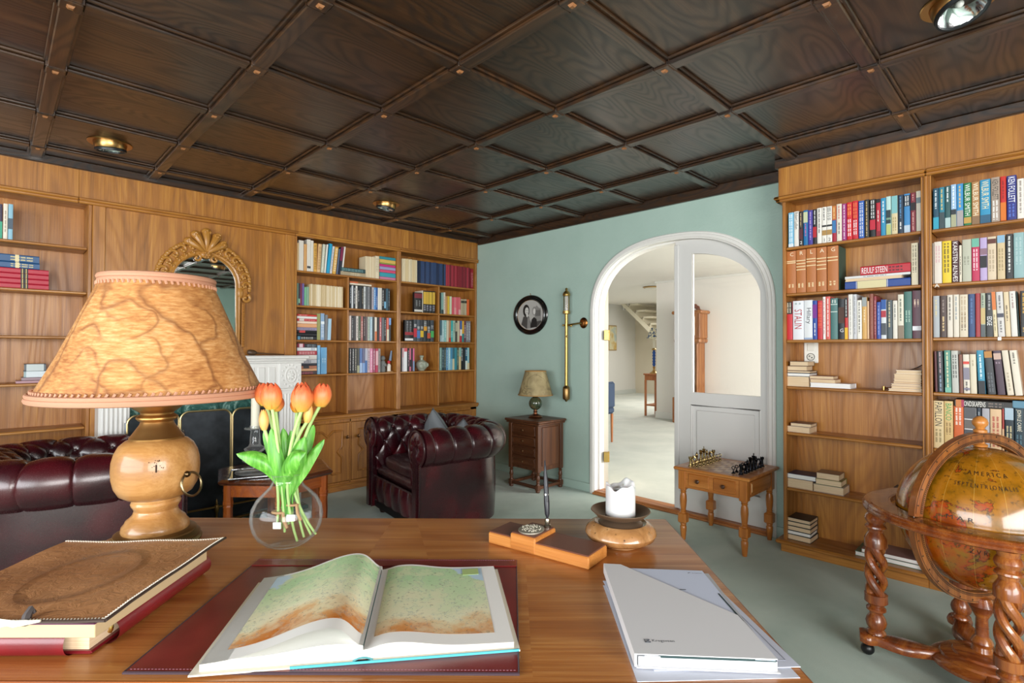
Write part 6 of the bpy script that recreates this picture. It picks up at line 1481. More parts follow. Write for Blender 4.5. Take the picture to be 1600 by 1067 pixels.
def leaf(parent,pts,w,twist=0,up=(0,-1,.3)):
    w*=1.22
    pts=[Vector(q_) for q_ in pts]; n=18
    def bez(f):
        k=f*(len(pts)-1); i=min(int(k),len(pts)-2); s=k-i; p0=pts[max(i-1,0)];p1=pts[i];p2=pts[i+1];p3=pts[min(i+2,len(pts)-1)]
        return .5*((2*p1)+(p2-p0)*s+(2*p0-5*p1+4*p2-p3)*s*s+(3*p1-p0-3*p2+p3)*s**3)
    m=MB(); 
    def fn(u,v):
        c=bez(v); tn=(bez(min(1,v+.02))-bez(max(0,v-.02))).normalized(); side=tn.cross(Vector(up)).normalized(); side.rotate(Matrix.Rotation(twist*v,3,tn)); nn=side.cross(tn); s=2*u-1; ww=w*(.16*(1-v)+max(0,sin(PI*max(0,v-.22)/.78))**.8); return c+side*s*ww-nn*ww*.55*abs(s)**1.6
    m.grid(fn,8,n); return m.build('leaf',LEF,parent,smooth=70)
def tulip(label,head,foot,mid,kind,Rr,H,ax,leaves=(),db=0):
    h=S(*head,db); f=S(*foot,.01+db*.2); md=S(*mid,db*.7); t=thing('tulip',label,'tulip',p,DR,'tulips in the glass vase')
    P=[]; 
    for i in range(13):
        k=i/12; k0=.42; P.append(f*((k-k0)*(k-1)/k0)+md*(k*(k-1)/(k0*(k0-1)))+h*(k*(k-k0)/(1-k0)))
    MB().tube(P,[.0034+.0012*i/12 for i in range(13)],10).build('stem',STM,t)
    petal_obj(h-Vector(ax)*.003,ax,Rr,H,{'o':TPM,'d':TPD,'b':TPB}[kind],t,6,-.1 if kind=='b' else -.02)
    for L_ in leaves: leaf(t,*L_)
    return t
tulip('open orange tulip leftmost of the bunch, against the lamp shade',(411,634),(438,828),(440,757),'o',.028,.063,(-.12,0,1),[([S(446,800,.0),S(440,757,-.012),S(426,724,-.03),S(403,708,-.04),S(381,706,-.035)],.017,.5)],.02)
tulip('large orange tulip at the front of the left group',(431,637),(446,832),(446,757),'o',.0285,.070,(-.03,-.05,1),[([S(444,805),S(446,757,-.018),S(438,712,-.03),S(430,668,-.02)],.016,.2)],-.02)
tulip('orange tulip half hidden below the two left blooms',(424,644),(450,822),(441,757),'o',.023,.045,(.05,0,1),[([S(442,795),S(440,757,.015),S(418,706,.03),S(404,678,.035)],.013,.3)],.03)
tulip('slim yellow-green tulip bud at the left',(418,670),(434,822),(438,757),'b',.0135,.056,(-.05,0,1),[([S(447,800),S(450,757,.0),S(451,712,.01),S(452,674,.015)],.016,-.3)],-.015)
tulip('small dark orange tulip in the middle, in front of the white pilaster',(457,646),(456,826),(453,757),'d',.0185,.043,(-.02,0,1),[([S(450,795),S(458,757,.018),S(470,700,.04),S(482,668,.045)],.014,.2)],.035)
tulip('red-orange tulip at the back of the right group',(468,636),(474,842),(457,757),'o',.026,.068,(-.08,0,1),[([S(450,795),S(447,757,.015),S(441,705,.02),S(436,672,.03)],.014,.1)],.03)
tulip('large orange tulip at the front of the right group',(478,640),(466,846),(455,757),'o',.030,.072,(.05,-.06,1),[([S(452,805,-.01),S(450,757,-.022),S(458,728,-.045),S(474,706,-.055),S(490,702,-.05)],.021,-.5)],-.025)
tulip('orange tulip rightmost of the bunch',(498,635),(486,838),(463,757),'o',.027,.064,(.15,0,1),[([S(458,800),S(463,757,-.01),S(480,722,-.01),S(508,687,.0)],.016,-.3)],.015)
tulip('narrow yellow and pink tulip bud under the right blooms',(482,659),(494,836),(460,757),'b',.013,.052,(.12,0,1),[([S(455,805,-.01),S(459,757,-.018),S(470,715,-.025),S(480,682,-.01)],.019,.3)],-.005)
for lab,(x,y) in (('brown raffia tie with a white tag around the left stems in the vase',(438,800)),('brown raffia tie with a white tag around the right stems in the vase',(459,788))):
    t=thing('raffia_tie',lab,'tie',p,DR); c=S(x,y); m=MB(); m.tube([c+Vector((.017*cos(2*PI*i/20),.012*sin(2*PI*i/20),.0)) for i in range(20)],.0035,6,closed=True); m.tube([c+Vector((.014,-.006,0)),c+Vector((.022,-.018,-.02)),c+Vector((.032,-.02,-.038))],.0045,6); m.build('raffia',flat('b08860',.8,name='raffia_brown'),t)
    m=MB(); cc=c+Vector((.003,-.018,-.032)); m.box(cc.x-.011,cc.x+.011,cc.y-.001,cc.y+.001,cc.z-.009,cc.z+.009,0,.0005); m.build('tag',paper('f0efec'),t)
# ================================================================ globe on stand
GC=Vector((2.80,.215,0)); t=thing('globe','antique style floor globe in a turned wooden stand with barley twist legs','globe',GC)
GM=NT('antique_globe_map'); v=GM.coord((1,1,1),rnd=False); n1=GM.noise(v,4.6,9,.66,.6); n2=GM.noise(v,11,4,.6); n3=GM.noise(v,60,3)
sea=GM.ramp(n2,[(.32,'66480a'),(.48,'925e0e'),(.7,'ae701c')]); land=GM.ramp(n2,[(.3,'742a08'),(.5,'a04c0c'),(.7,'8c6214')])
c=GM.mix(GM.n('ShaderNodeMapRange',i_0=n1,i_1=.515,i_2=.525).outputs[0],sea,land)
ed=GM.n('ShaderNodeMapRange',i_0=GM.math('ABSOLUTE',GM.math('SUBTRACT',n1,.52)),i_1=.003,i_2=.012,i_3=1.,i_4=0.).outputs[0]; c=GM.mix(GM.math('MULTIPLY',ed,.85),c,'2c2410')
ed2=GM.n('ShaderNodeMapRange',i_0=GM.math('ABSOLUTE',GM.math('SUBTRACT',n1,.535)),i_1=.0,i_2=.016,i_3=1.,i_4=0.).outputs[0]; c=GM.mix(GM.math('MULTIPLY',ed2,.6),c,'b02c14')
c=GM.mix(GM.n('ShaderNodeMapRange',i_0=n3,i_1=.58,i_2=.68,i_3=0.,i_4=.6).outputs[0],c,'3a2c10')
sp=GM.n('ShaderNodeSeparateXYZ',i_0=v).outputs; lon=GM.math('ARCTAN2',sp[1],sp[0])
ml=GM.math('ABSOLUTE',GM.math('SINE',GM.math('MULTIPLY',lon,9.))); c=GM.mix(GM.n('ShaderNodeMapRange',i_0=ml,i_1=.0,i_2=.035,i_3=.55,i_4=0.).outputs[0],c,'d8b45a')
lt_=GM.math('ABSOLUTE',GM.math('SINE',GM.math('MULTIPLY',GM.math('ARCSINE',GM.math('DIVIDE',sp[2],.275)),9.))); c=GM.mix(GM.n('ShaderNodeMapRange',i_0=lt_,i_1=0.,i_2=.03,i_3=.4,i_4=0.).outputs[0],c,'5a3a14')
GM.set(col=c,rough=.22,coat=.7,crough=.08)
GZ=.645; GR_=.275
def cap_prof(a0,a1,k=28): return [(GR_*cos(a0+(a1-a0)*i/k),GR_*sin(a0+(a1-a0)*i/k)) for i in range(k+1)]
up=MB().lathe(cap_prof(R(2.5),PI/2),72).build('upper_hemisphere',GM.mat,t,loc=(0,0,GZ),smooth=60); MB().lathe(cap_prof(-PI/2,R(1.5)),72).build('lower_hemisphere',GM.mat,t,loc=(0,0,GZ),smooth=60)
def on_globe(m,s,lon0,lat0,dl,hl):
    def fn(x,y):
        lo=R(lon0-dl*(x-.5)*-1); la=R(lat0+hl*(y-.5)); r=GR_+.0007; return (r*cos(la)*cos(lo),r*cos(la)*sin(lo),r*sin(la))
    put_text(m,s,fn)
m=MB()
for s,lo,la,dl,hl in (('M A R',172,9,17,3.2),('A M E R I C A',190,47,34,4),('S E P T E N T R I O N A L I S',188,36,46,3.4),('M A R E',225,22,20,4),('Z V R',183,-14,11,3.6),('M A R E',203,-22,16,3.4)): on_globe(m,s,lo,la,dl,hl)
m.build('map_lettering',flat('2a1a0c',.5,name='map_ink'),up,smooth=0)
MH=mah('x'); MZ=mah('z')
m=MB(); m.lathe([(.292,.642),(.292,.664),(.375,.664),(.383,.662),(.389,.655),(.386,.648),(.392,.642),(.389,.632),(.378,.626),(.36,.624),(.30,.626),(.292,.642)],96,cap=False); m.build('horizon_ring',MH,t)
hm=NT('horizon_print'); v=hm.coord((1,1,1),rnd=False); nn=hm.noise(v,26,4,.6,.6); hm.set(col=hm.ramp(nn,[(.35,'3a1c0e'),(.5,'6a3c1c'),(.62,'a87840')]),rough=.2,coat=.6)
m=MB(); m.lathe([(.300,.6645),(.368,.6645)],96,cap=False); m.build('printed_horizon',hm.mat,t,smooth=0)
# meridian hoop
az=R(147); ux=Vector((cos(az),sin(az),0)); uz=Vector((0,0,1)); un=Vector((-sin(az),cos(az),0))
def hoop(a0,a1,ri,ro,w,name,mat_,off=0,k=80):
    m=MB(); pr=[(ri,-w),(ro,-w),(ro,w),(ri,w)]
    def P(a,r,d): return ux*(r*cos(a))+uz*(GZ+r*sin(a))+un*(d+off)
    vs=[];fs=[]
    for i in range(k+1):
        a=a0+(a1-a0)*i/k; vs+=[P(a,r,d) for r,d in pr]
    for i in range(k):
        for j in range(4): fs.append((i*4+j,i*4+(j+1)%4,(i+1)*4+(j+1)%4,(i+1)*4+j))
    fs+=[(3,2,1,0),tuple(k*4+j for j in range(4))]; m.add(vs,fs); return m.build(name,mat_,t,smooth=40)
LW=wood('hoop_wood','z','5c3014','824a20','a0642e',rough=.3,coat=.3,s=2)
h1=hoop(R(4.0),R(176),.292,.332,.013,'meridian_hoop',LW); h2=hoop(R(184.5),R(355.5),.292,.332,.013,'meridian_hoop',LW)
for hh,a0,a1 in ((h1,6,174),(h2,187,353)):
    for sg in (-1,1):
        m=MB(); 
        for i in range(120):
            a=R(a0+(a1-a0)*i/119); a2=R(a0+(a1-a0)*(i+.55)/119); 
            m.add([ux*(r_*cos(q_))+uz*(GZ+r_*sin(q_))+un*(sg*.0138) for r_,q_ in ((.2955,a),(.2955,a2),(.3015,a2),(.3015,a))],[(0,1,2,3)])
        for rr_ in (.3035,.3255):
            n_=60
            for i in range(n_): 
                a=R(a0+(a1-a0)*i/n_);a2=R(a0+(a1-a0)*(i+1)/n_); m.add([ux*(r_*cos(q_))+uz*(GZ+r_*sin(q_))+un*(sg*.0138) for r_,q_ in ((rr_,a),(rr_,a2),(rr_+.002,a2),(rr_+.002,a))],[(0,1,2,3)])
        for i in range(15):
            a=R(a0+(a1-a0)*(i+.5)/15); m.add([ux*(r_*cos(q_))+uz*(GZ+r_*sin(q_))+un*(sg*.0138) for r_,q_ in ((.317,a-.012),(.3255,a),(.317,a+.012))],[(0,1,2)])
        m.build('degree_scale',flat('1e140c',.5,name='scale_ink'),hh,smooth=0)
m=MB(); m.lathe([(.0,GZ+.276),(.022,GZ+.276),(.024,GZ+.284),(.014,GZ+.291),(.012,GZ+.33),(.022,GZ+.333),(.022,GZ+.342),(.014,GZ+.347),(.016,GZ+.353),(.024,GZ+.362),(.026,GZ+.372),(.021,GZ+.386),(.010,GZ+.395),(0,GZ+.397)],28); m.build('finial',chs('z'),t)
for s in (-1,1): MB().tube([ux*(s*.318)+Vector((0,0,.655)),ux*(s*.318)+Vector((0,0,.70))],.0025,8).build('steel_pin',steel(),t)
# legs
TW=mah('z')
def leg(name,ang,loc=None):
    x,y=.345*cos(R(ang)),.345*sin(R(ang)); T=Matrix.Translation((x,y,0)); m=MB()
    m.lathe([(.036,.626),(.032,.615),(.030,.606),(.036,.598),(.041,.585),(.037,.572),(.028,.562),(.038,.554),(.040,.547),(.030,.540),(.027,.528),(.034,.515),(.042,.500),(.0425,.466),(.020,.460)],26,0,T)
    for s in range(3):
        P=[];Rr=[]
        for i in range(31):
            f=i/30; a=2*PI*s/3+f*R(330)+.6*ang; r=.027*(sin(PI*(.13+.74*f))**.5); P.append((x+r*cos(a),y+r*sin(a),.47-.215*f)); Rr.append(.0155+.0035*abs(2*f-1))
        m.tube(P,Rr,10)
    m.lathe([(.018,.272),(.042,.266),(.0425,.232),(.030,.222),(.026,.214),(.036,.206),(.036,.198),(.025,.190),(.024,.182),(.034,.165),(.039,.148),(.035,.130),(.026,.118),(.034,.110),(.036,.102),(.030,.094),(.0,.094)],26,0,T)
    o=m.build('leg',TW,t); m=MB(); m.tube([(x*1.07,y*1.07,.06),(x*1.07,y*1.07,.03)],.008,8); m.ball((x*1.09,y*1.09,.026),.0255,16,12); m.build('caster',black(),o)
for a in (106,196,286,16): leg('leg',a)
for a in (106,196,286,16):
    d=Vector((cos(R(a)),sin(R(a)),0)); n=Vector((-d.y,d.x,0)); m=MB()
    def w_(f): return .034+.012*cos(f*PI*3.2)+(.022 if f>.86 else 0)*(1-(f-.93)**2*180 if abs(f-.93)<.07 else .2)
    N=40; vs=[];fs=[]
    for i in range(N+1):
        f=.12+.88*i/N; r=.405*f; w=max(.012,w_(f)); z1=.098-.012*sin(PI*f); pr=[(-w,z1-.036),(-w-.003,z1-.02),(-w,z1-.012),(-w+.004,z1-.004),(-w+.010,z1),(w-.010,z1),(w-.004,z1-.004),(w,z1-.012),(w+.003,z1-.02),(w,z1-.036)]
        vs+=[d*r+n*a_+Vector((0,0,b_)) for a_,b_ in pr]
    k=10
    for i in range(N):
        for j in range(k): fs.append((i*k+j,i*k+(j+1)%k,(i+1)*k+(j+1)%k,(i+1)*k+j))
    fs+=[tuple(range(k))[::-1],tuple(N*k+j for j in range(k))]; m.add(vs,fs); m.build('stretcher_arm',MH,t)
MB().lathe([(0,.05),(.15,.05),(.165,.058),(.165,.07),(.15,.082),(.135,.086),(.13,.094),(.105,.102),(.095,.104),(.09,.112),(.06,.118),(.035,.122),(.03,.14),(.036,.155),(.03,.17),(.022,.18),(.02,.25),(.03,.27),(.045,.30),(.03,.33),(.0,.34)],48).build('base_hub',mah('y'),t)
# ================================================================ chess table with pieces
t=thing('chess_table','small honey wood chess table with turned legs by the closed door leaf','table',(3.62,1.595,0)); L=t.location
TX0,TX1,TY0,TY1=3.362,3.878,1.337,1.853
m=MB(L); m.box(TX0,TX1,TY0,TY1,.478,.500,0,.007); top=m.build('tabletop',chs('y'),t)
m=MB(L); sq=.05; bx0=3.62-.2; by0=1.595-.2
for i in range(8):
    for j in range(8): m.add([(bx0+sq*i,by0+sq*j,.5004),(bx0+sq*(i+1),by0+sq*j,.5004),(bx0+sq*(i+1),by0+sq*(j+1),.5004),(bx0+sq*i,by0+sq*(j+1),.5004)],[(0,1,2,3)],(i+j)%2)
m.build('chessboard',[wood('board_dark','x','8a5a36','a26c42','b47e50',rough=.3,coat=.3),wood('board_light','x','c89a68','d6ac7c','e0ba90',rough=.3,coat=.3)],top,smooth=0)
for x in (3.412,3.828):
    for y in (1.387,1.803):
        m=MB(L); m.box(x-.026,x+.026,y-.026,y+.026,.345,.478,0,.004); T=Matrix.Translation((x,y,0))
        m.lathe([(.020,.345),(.022,.34),(.017,.333),(.021,.327),(.017,.32),(.022,.30),(.0235,.27),(.021,.235),(.017,.205),(.020,.20),(.0165,.194),(.022,.188),(.024,.18)],20,0,T)
        m.box(x-.029,x+.029,y-.029,y+.029,.116,.184,0,.007)
        m.lathe([(.024,.12),(.018,.112),(.021,.105),(.017,.098),(.022,.09),(.0215,.07),(.018,.03),(.014,.0),(0,0)],20,0,T); m.build('leg',chs('z'),t)
m=MB(L); m.box(3.392,3.41,1.41,1.78,.36,.478,0,.002); m.box(3.83,3.846,1.41,1.78,.36,.478); m.box(3.43,3.81,1.37,1.388,.36,.478,0,.002); m.box(3.43,3.81,1.802,1.82,.36,.478,0,.002); m.build('apron',chs('y'),t)
for a,b in ((1.435,1.58),(1.61,1.755)):
    d=MB(L).box(3.385,3.396,a,b,.378,.462,0,.004).build('drawer',chs('y'),t); MB(L).lathe([(.006,0),(.006,.008),(.013,.014),(.014,.02),(.008,.026),(0,.027)],18,0,Matrix.Translation((3.386,(a+b)/2,.42))@Matrix.Rotation(R(-90),4,'Y')).build('knob',flat('4a2c1a',.3,coat=.3,name='dark_knob'),d)
d=MB(L).box(3.452,3.79,1.362,1.372,.378,.462,0,.004).build('side_panel',chs('x'),t); MB(L).box(3.456,3.468,1.358,1.364,.395,.45,0,.003).build('pull',flat('d8b080',.4,name='pale_pull'),d)
PR=dict(pawn=(.030,[(0,0),(.0105,0),(.0105,.002),(.007,.004),(.004,.007),(.0028,.012),(.0035,.016)]),rook=(.045,[(0,0),(.012,0),(.012,.003),(.008,.006),(.006,.02),(.006,.034),(.0095,.038),(.0095,.046),(.0065,.046),(.006,.042),(0,.042)]),
 knight=(.046,[(0,0),(.012,0),(.012,.003),(.008,.006),(.0055,.014),(.006,.02)]),bishop=(.05,[(0,0),(.012,0),(.012,.003),(.008,.006),(.005,.02),(.005,.034),(.009,.038),(.006,.041),(.0075,.046),(.006,.052),(.002,.057),(.003,.06),(0,.062)]),
 queen=(.06,[(0,0),(.013,0),(.013,.003),(.009,.006),(.006,.022),(.0055,.045),(.010,.05),(.0075,.053),(.011,.066),(.009,.066),(.006,.062),(.003,.068),(0,.069)]),king=(.066,[(0,0),(.0135,0),(.0135,.003),(.009,.006),(.0065,.022),(.006,.048),(.0105,.053),(.008,.056),(.010,.068),(.004,.070),(0,.070)]))
GOLDM=flat('a08a5c',.22,1,name='gilt_metal'); DKM=flat('1c1c22',.2,.9,name='gunmetal')
PROT={}
def piece(kind,mat_):
    m=MB(); m.lathe(PR[kind][1],18)
    if kind=='pawn':
        m.tube([(0,.007*cos(2*PI*i/16),.026+.007*sin(2*PI*i/16)) for i in range(16)],.0022,6,closed=True)
    if kind=='knight':
        m.tube([(0,.002,.018),(0,.006,.028),(0,.004,.038),(0,-.004,.043),(0,-.012,.036)],[.006,.0065,.006,.0055,.003],8); m.ball((0,.004,.046),.0025,6,4)
    if kind=='king': m.box(-.0012,.0012,-.0012,.0012,.07,.082); m.box(-.0012,.0012,-.004,.004,.075,.0775)
    if kind=='rook':
        for i in range(4): a=PI/2*i; m.box(.007*cos(a)-.002,.007*cos(a)+.002,.007*sin(a)-.002,.007*sin(a)+.002,.045,.049)
    return m.build('chess_'+kind,mat_)
BACK=['rook','knight','bishop','queen','king','bishop','knight','rook']
FILE=['outermost at the room end','second from the room end','third from the room end','fourth from the room end','fourth from the door end','third from the door end','second from the door end','outermost at the door end']
for side,(mat_,col,far) in enumerate(((GOLDM,'gilt',1),(DKM,'dark metal',0))):
    for k in range(8):
        for row,kind in ((0,BACK[k]),(1,'pawn')):
            x=bx0+sq*(k+.5); y=(by0+sq*(7.5-row)) if far else (by0+sq*(.5+row))
            key=(kind,side)
            if key not in PROT: o=PROT[key]=piece(kind,mat_)
            else: o=PROT[key].copy(); COL.objects.link(o)
            o.location=(x+BR.uniform(-.004,.004),y+BR.uniform(-.004,.004),.5005); o.rotation_euler=(0,0,R(BR.uniform(-20,20)) if far else PI+R(BR.uniform(-20,20))); o.scale=(1.3,1.3,1.35)
            nm='chess pawn' if kind=='pawn' else 'chess '+kind
            tag(o,f'{col} {nm}, {FILE[k]} of the {"front" if row else "back"} rank of its side','chess piece',f'{col} chess pieces')
# ================================================================ small chest with lamp
t=thing('small_chest','small dark wooden chest of four drawers against the green wall','chest',(3.7,3.46,0)); L=t.location
CX0,CX1,CY0,CY1=3.535,3.885,3.275,3.66
m=MB(L); m.box(CX0-.03,CX1+.012,CY0-.032,CY1+.032,.625,.648,0,.008); m.box(CX0-.018,CX1+.005,CY0-.02,CY1+.02,.607,.626,0,.006); m.build('top',brn('y'),t)
MB(L).box(CX0+.015,CX1,CY0+.012,CY1-.012,.19,.61).build('carcass',brn('z'),t)
for x in (CX0+.018,CX1-.022):
    for y in (CY0+.02,CY1-.02):
        m=MB(L); m.box(x-.02,x+.02,y-.02,y+.02,.18,.61,0,.003); m.box(x-.021,x+.021,y-.021,y+.021,.02,.068,0,.004)
        m.lathe([(.018,.18),(.012,.172),(.019,.163),(.013,.154),(.018,.135),(.02,.12),(.014,.10),(.018,.09),(.013,.082),(.018,.07),(.018,.066)],18,0,Matrix.Translation((x,y,0))); m.lathe([(.016,.0),(.022,.01),(.018,.022)],18,0,Matrix.Translation((x,y,0))); m.build('leg',brn('z'),t)
m=MB(L); m.box(CX0+.006,CX0+.03,CY0+.03,CY1-.03,.03,.055); m.box(CX1-.034,CX1-.01,CY0+.03,CY1-.03,.03,.055); m.box(CX0+.03,CX1-.03,CY0+.008,CY0+.032,.03,.055); m.box(CX0+.03,CX1-.03,CY1-.032,CY1-.008,.03,.055); m.build('stretcher',brn('y'),t)
zz=[(.215,.305),(.318,.398),(.411,.491),(.504,.596)]
for a,b in zz:
    d=MB(L).box(CX0+.002,CX0+.02,CY0+.045,CY1-.045,a,b,0,.003).build('drawer',brn('y'),t); m=MB(L); P=[(CY0+.06,a+.014),(CY1-.06,a+.014),(CY1-.05,(a+b)/2),(CY1-.06,b-.014),(CY0+.06,b-.014),(CY0+.05,(a+b)/2)]
    m.tube([(CX0+.002,y,z_) for y,z_ in P],.005,6,closed=True); m.build('drawer_moulding',brn('y'),d); MB(L).ball((CX0-.008,(CY0+CY1)/2,(a+b)/2),.010,12,8).build('knob',flat('7a5a3a',.35,.6,name='worn_bronze'),d)
MB(L).box(CX0+.06,CX1-.06,CY0+.004,CY0+.014,.23,.585,0,.004).build('side_panel',brn('z'),t)
t=thing('small_lamp','small table lamp with mottled beige shade on the dark chest','lamp',(3.72,3.485,.6485)); 
MB().lathe([(0,0),(.066,0),(.07,.006),(.06,.014),(.058,.02),(.035,.03),(.02,.036),(.016,.05),(.022,.056),(.018,.062),(.016,.072),(.02,.078)],28).build('copper_base',flat('8a5a40',.35,1,name='copper_base'),t)
gb=NT('green_glaze'); v=gb.coord((1,1,1)); gb.set(col=gb.ramp(gb.noise(v,12,3),[(.35,'2c3a2c'),(.55,'4c5038'),(.7,'8a6a48')]),rough=.18,coat=.5); MB().ball((0,0,.135),.064,28,18).build('glazed_ball',gb.mat,t)
MB().lathe([(.02,.19),(.026,.198),(.02,.206),(.012,.21),(.012,.25),(0,.26)],18).build('neck',dbrass(),t)
ps=NT('mottled_shade'); v=ps.coord((1,1,1)); q_=ps.noise(v,9.,2,.5,.8); rdg=ps.n('ShaderNodeMapRange',i_0=ps.math('ABSOLUTE',ps.math('SUBTRACT',q_,.5)),i_1=0.,i_2=.05,i_3=.6,i_4=0.).outputs[0]; ps.set(col=ps.mix(rdg,ps.ramp(ps.noise(v,11,3),[(.3,'82724e'),(.7,'aa9a70')]),'54452a'),rough=.6)
MB().lathe([(.165,.215),(.10,.445),(.098,.445),(.163,.215)],40,cap=False).build('shade',ps.mat,t,smooth=60)
m=MB()
for r_,z_ in ((.165,.217),(.10,.443)): m.tube([(r_*cos(2*PI*i/48),r_*sin(2*PI*i/48),z_) for i in range(48)],.005,6,closed=True)
m.build('shade_binding',flat('a8804a',.6,name='tan_binding'),t)
m=MB(); m.tube([(.0,.06,.004),(.03,.10,.004),(.06,.12,.004),(.09,.11,.003),(.14,.10,.003)],.003,6); m.build('cord',flat('2a221a',.5,name='dark_flex'),t)
# ================================================================ on the green wall
t=thing('portrait','round black framed photograph of a woman beside a building','picture',(3.9,3.74,1.65)); MYX=Matrix.Translation((3.918,3.74,1.648))@Matrix.Rotation(R(-90),4,'Y')
m=MB(t.location); m.lathe([(.152,0),(.200,0),(.202,.008),(.196,.018),(.186,.022),(.178,.018),(.170,.024),(.160,.020),(.152,.010)],64,0,MYX@Matrix.Diagonal((1,1.18,1,1)),cap=False); m.build('round_frame',flat('0e0d0d',.2,coat=.4,name='ebonised_frame'),t)
m=MB(t.location); m.lathe([(.150,.008),(.155,.012),(.158,.008)],64,0,MYX@Matrix.Diagonal((1,1.18,1,1)),cap=False); m.build('gilt_slip',flat('b08a60',.4,name='gilt_slip'),t)
ph=flat('b6b4b0',.25,name='photo_grey',coat=.3); PD=flat('4a4846',.3,name='photo_dark'); PM=flat('8a8885',.3,name='photo_mid'); PLt=flat('d4d2ce',.3,name='photo_light'); PB=flat('232222',.3,name='photo_black')
m=MB(t.location)
def yz(y,z_,d=0): return (3.912-d,y,z_)
m.add([yz(3.74+.178*cos(2*PI*i/48),1.648+.151*sin(2*PI*i/48)) for i in range(48)],[tuple(range(48))],0)
def blob(pts,mi,d): m.add([yz(3.74-a*.178,1.648+b*.151,d) for a,b in pts],[tuple(range(len(pts)))],mi)
def ell(cx,cy,rx,ry,mi,d,n=24): blob([(cx+rx*cos(2*PI*i/n),cy+ry*sin(2*PI*i/n)) for i in range(n)],mi,d)
ell(-.32,.30,.26,.42,4,.0004); blob([(-.72,-.62),(-.55,-.1),(-.35,-.05),(-.12,-.08),(.05,-.5),(.08,-.88),(-.3,-.92)],1,.0006); ell(-.27,.28,.15,.25,3,.0008); ell(-.24,.02,.08,.16,3,.0007); blob([(-.2,-.1),(-.02,-.3),(.02,-.9),(-.25,-.92)],2,.0009)
for a in (-.32,-.2): ell(a,.32,.03,.02,4,.001)
ell(-.26,.16,.05,.018,1,.001); 
blob([(.35,-.7),(.35,.45),(.5,.62),(.65,.45),(.82,.4),(.82,-.5)],2,.0004)
for i in range(4): blob([(.42+.1*i,-.1),(.48+.1*i,-.1),(.48+.1*i,.3),(.42+.1*i,.3)],1,.0006)
ell(.32,.25,.16,.3,2,.0005); ell(.32,.22,.10,.2,3,.0006); blob([(.0,-.88),(.12,-.3),(.3,-.15),(.5,-.3),(.55,-.82)],4,.0007); blob([(.56,-.8),(.5,-.45),(.85,-.4),(.85,-.5)],1,.0006)
m.build('photograph',[ph,PD,PM,PLt,PB],t,smooth=0)
m=MB(t.location); m.tube([(3.916,3.74,1.85),(3.912,3.74,1.868)],.003,6); m.build('hanging_loop',dbrass(),t)
t=thing('barometer','long brass stick barometer on the green wall beside the arch','barometer',(3.86,3.222,1.3)); T=Matrix.Translation((3.862,3.222,0))@Matrix.Diagonal((1.35,1.45,1,1)); L=t.location; BG=flat('b89a5c',.34,1,name='old_gold_brass')
m=MB(L); m.lathe([(.011,.955),(.013,.965),(.011,.975),(.011,1.63),(.014,1.635)],20,0,T); m.build('tube',BG,t)
m=MB(L); m.lathe([(0,.808),(.006,.81),(.010,.822),(.022,.832),(.024,.84),(.024,.93),(.022,.936),(.024,.94),(.018,.952),(.011,.96)],24,0,T); m.build('cistern',flat('9a7a4e',.35,1,name='cistern_brass'),t)
m=MB(L); m.lathe([(.014,1.63),(.025,1.636),(.025,1.66),(.022,1.664)],24,0,T); m.lathe([(.022,1.80),(.025,1.805),(.025,1.822),(.018,1.84),(.009,1.85),(.007,1.86),(.010,1.868),(.004,1.878),(0,1.88)],24,0,T)
for s in (-1,1): m.box(3.862-.003,3.862+.003,3.222+s*.030-.002,3.222+s*.030+.002,1.66,1.81)
h=m.build('head',BG,t); MB(L).lathe([(.0205,1.662),(.0205,1.803)],24,0,T,cap=False).build('glass_sleeve',pane(),h); MB(L).box(3.862,3.866,3.206,3.238,1.665,1.80).build('silvered_scale',flat('e4dfd6',.3,.2,name='silver_scale'),h)
m=MB(L); m.tube([(3.862,3.255,1.528),(3.862,3.15,1.528)],.006,8); m.tube([(3.862,3.20,1.528),(3.868,3.14,1.535),(3.90,3.07,1.545)],.008,8); m.ball((3.862,3.26,1.528),.011,10,8); m.ball((3.862,3.165,1.52),.012,10,8); m.ball((3.85,3.205,1.42),.010,10,8); m.lathe([(.0,.0),(.017,0),(.017,.02),(0,.02)],18,0,Matrix.Translation((3.862,3.222,1.518))); m.build('gimbal_bracket',BG,t)
m=MB(L); m.lathe([(0,0),(.044,0),(.046,.004),(.040,.010),(.02,.014),(0,.015)],32,0,Matrix.Translation((3.918,3.06,1.545))@Matrix.Rotation(R(-90),4,'Y')@Matrix.Diagonal((1.1,1,1,1))); m.build('wall_rose',flat('8a5a30',.25,1,name='copper_rose'),t)
# ================================================================ ceiling downlights
def downlight(label,x,y,axis):
    t=thing('downlight',label,'ceiling light',(x,y,CZ),0,'brass ceiling downlights')
    MB().lathe([(.085,0),(.112,0),(.113,-.003),(.110,-.006),(.086,-.005),(.082,-.001)],48,0,None,False).build('flange',flat('b8905a',.3,1,name='satin_brass'),t)
    e=thing('tilting_eyeball',None,None); e.parent=t; e.location=(0,0,-.002); e.rotation_euler=axis
    MB().lathe([(.082,.02),(.084,0),(.082,-.02),(.078,-.03)],40,0,None,False).build('barrel',flat('b8905a',.3,1,name='satin_brass'),e)
    MB().lathe([(.078,-.028),(.081,-.034),(.079,-.046),(.072,-.046),(.070,-.036)],40,0,None,False).build('black_rim',flat('15171a',.4,name='black_rim'),e)
    MB().lathe([(.071,-.038),(.06,-.015),(.035,.01),(.012,.018),(0,.019)],36,0,None,False,rad=lambda a,z_:1+.012*cos(18*a)).build('reflector',flat('e8e8ea',.12,1,name='faceted_reflector'),e)
    MB().ball((0,0,-.004),.014,14,10).build('bulb',flat('e6e6e2',.2,name='frosted_bulb'),e)
downlight('brass downlight at the left, over the fireplace side bookcase',.50,4.02,(R(8),R(-6),0))
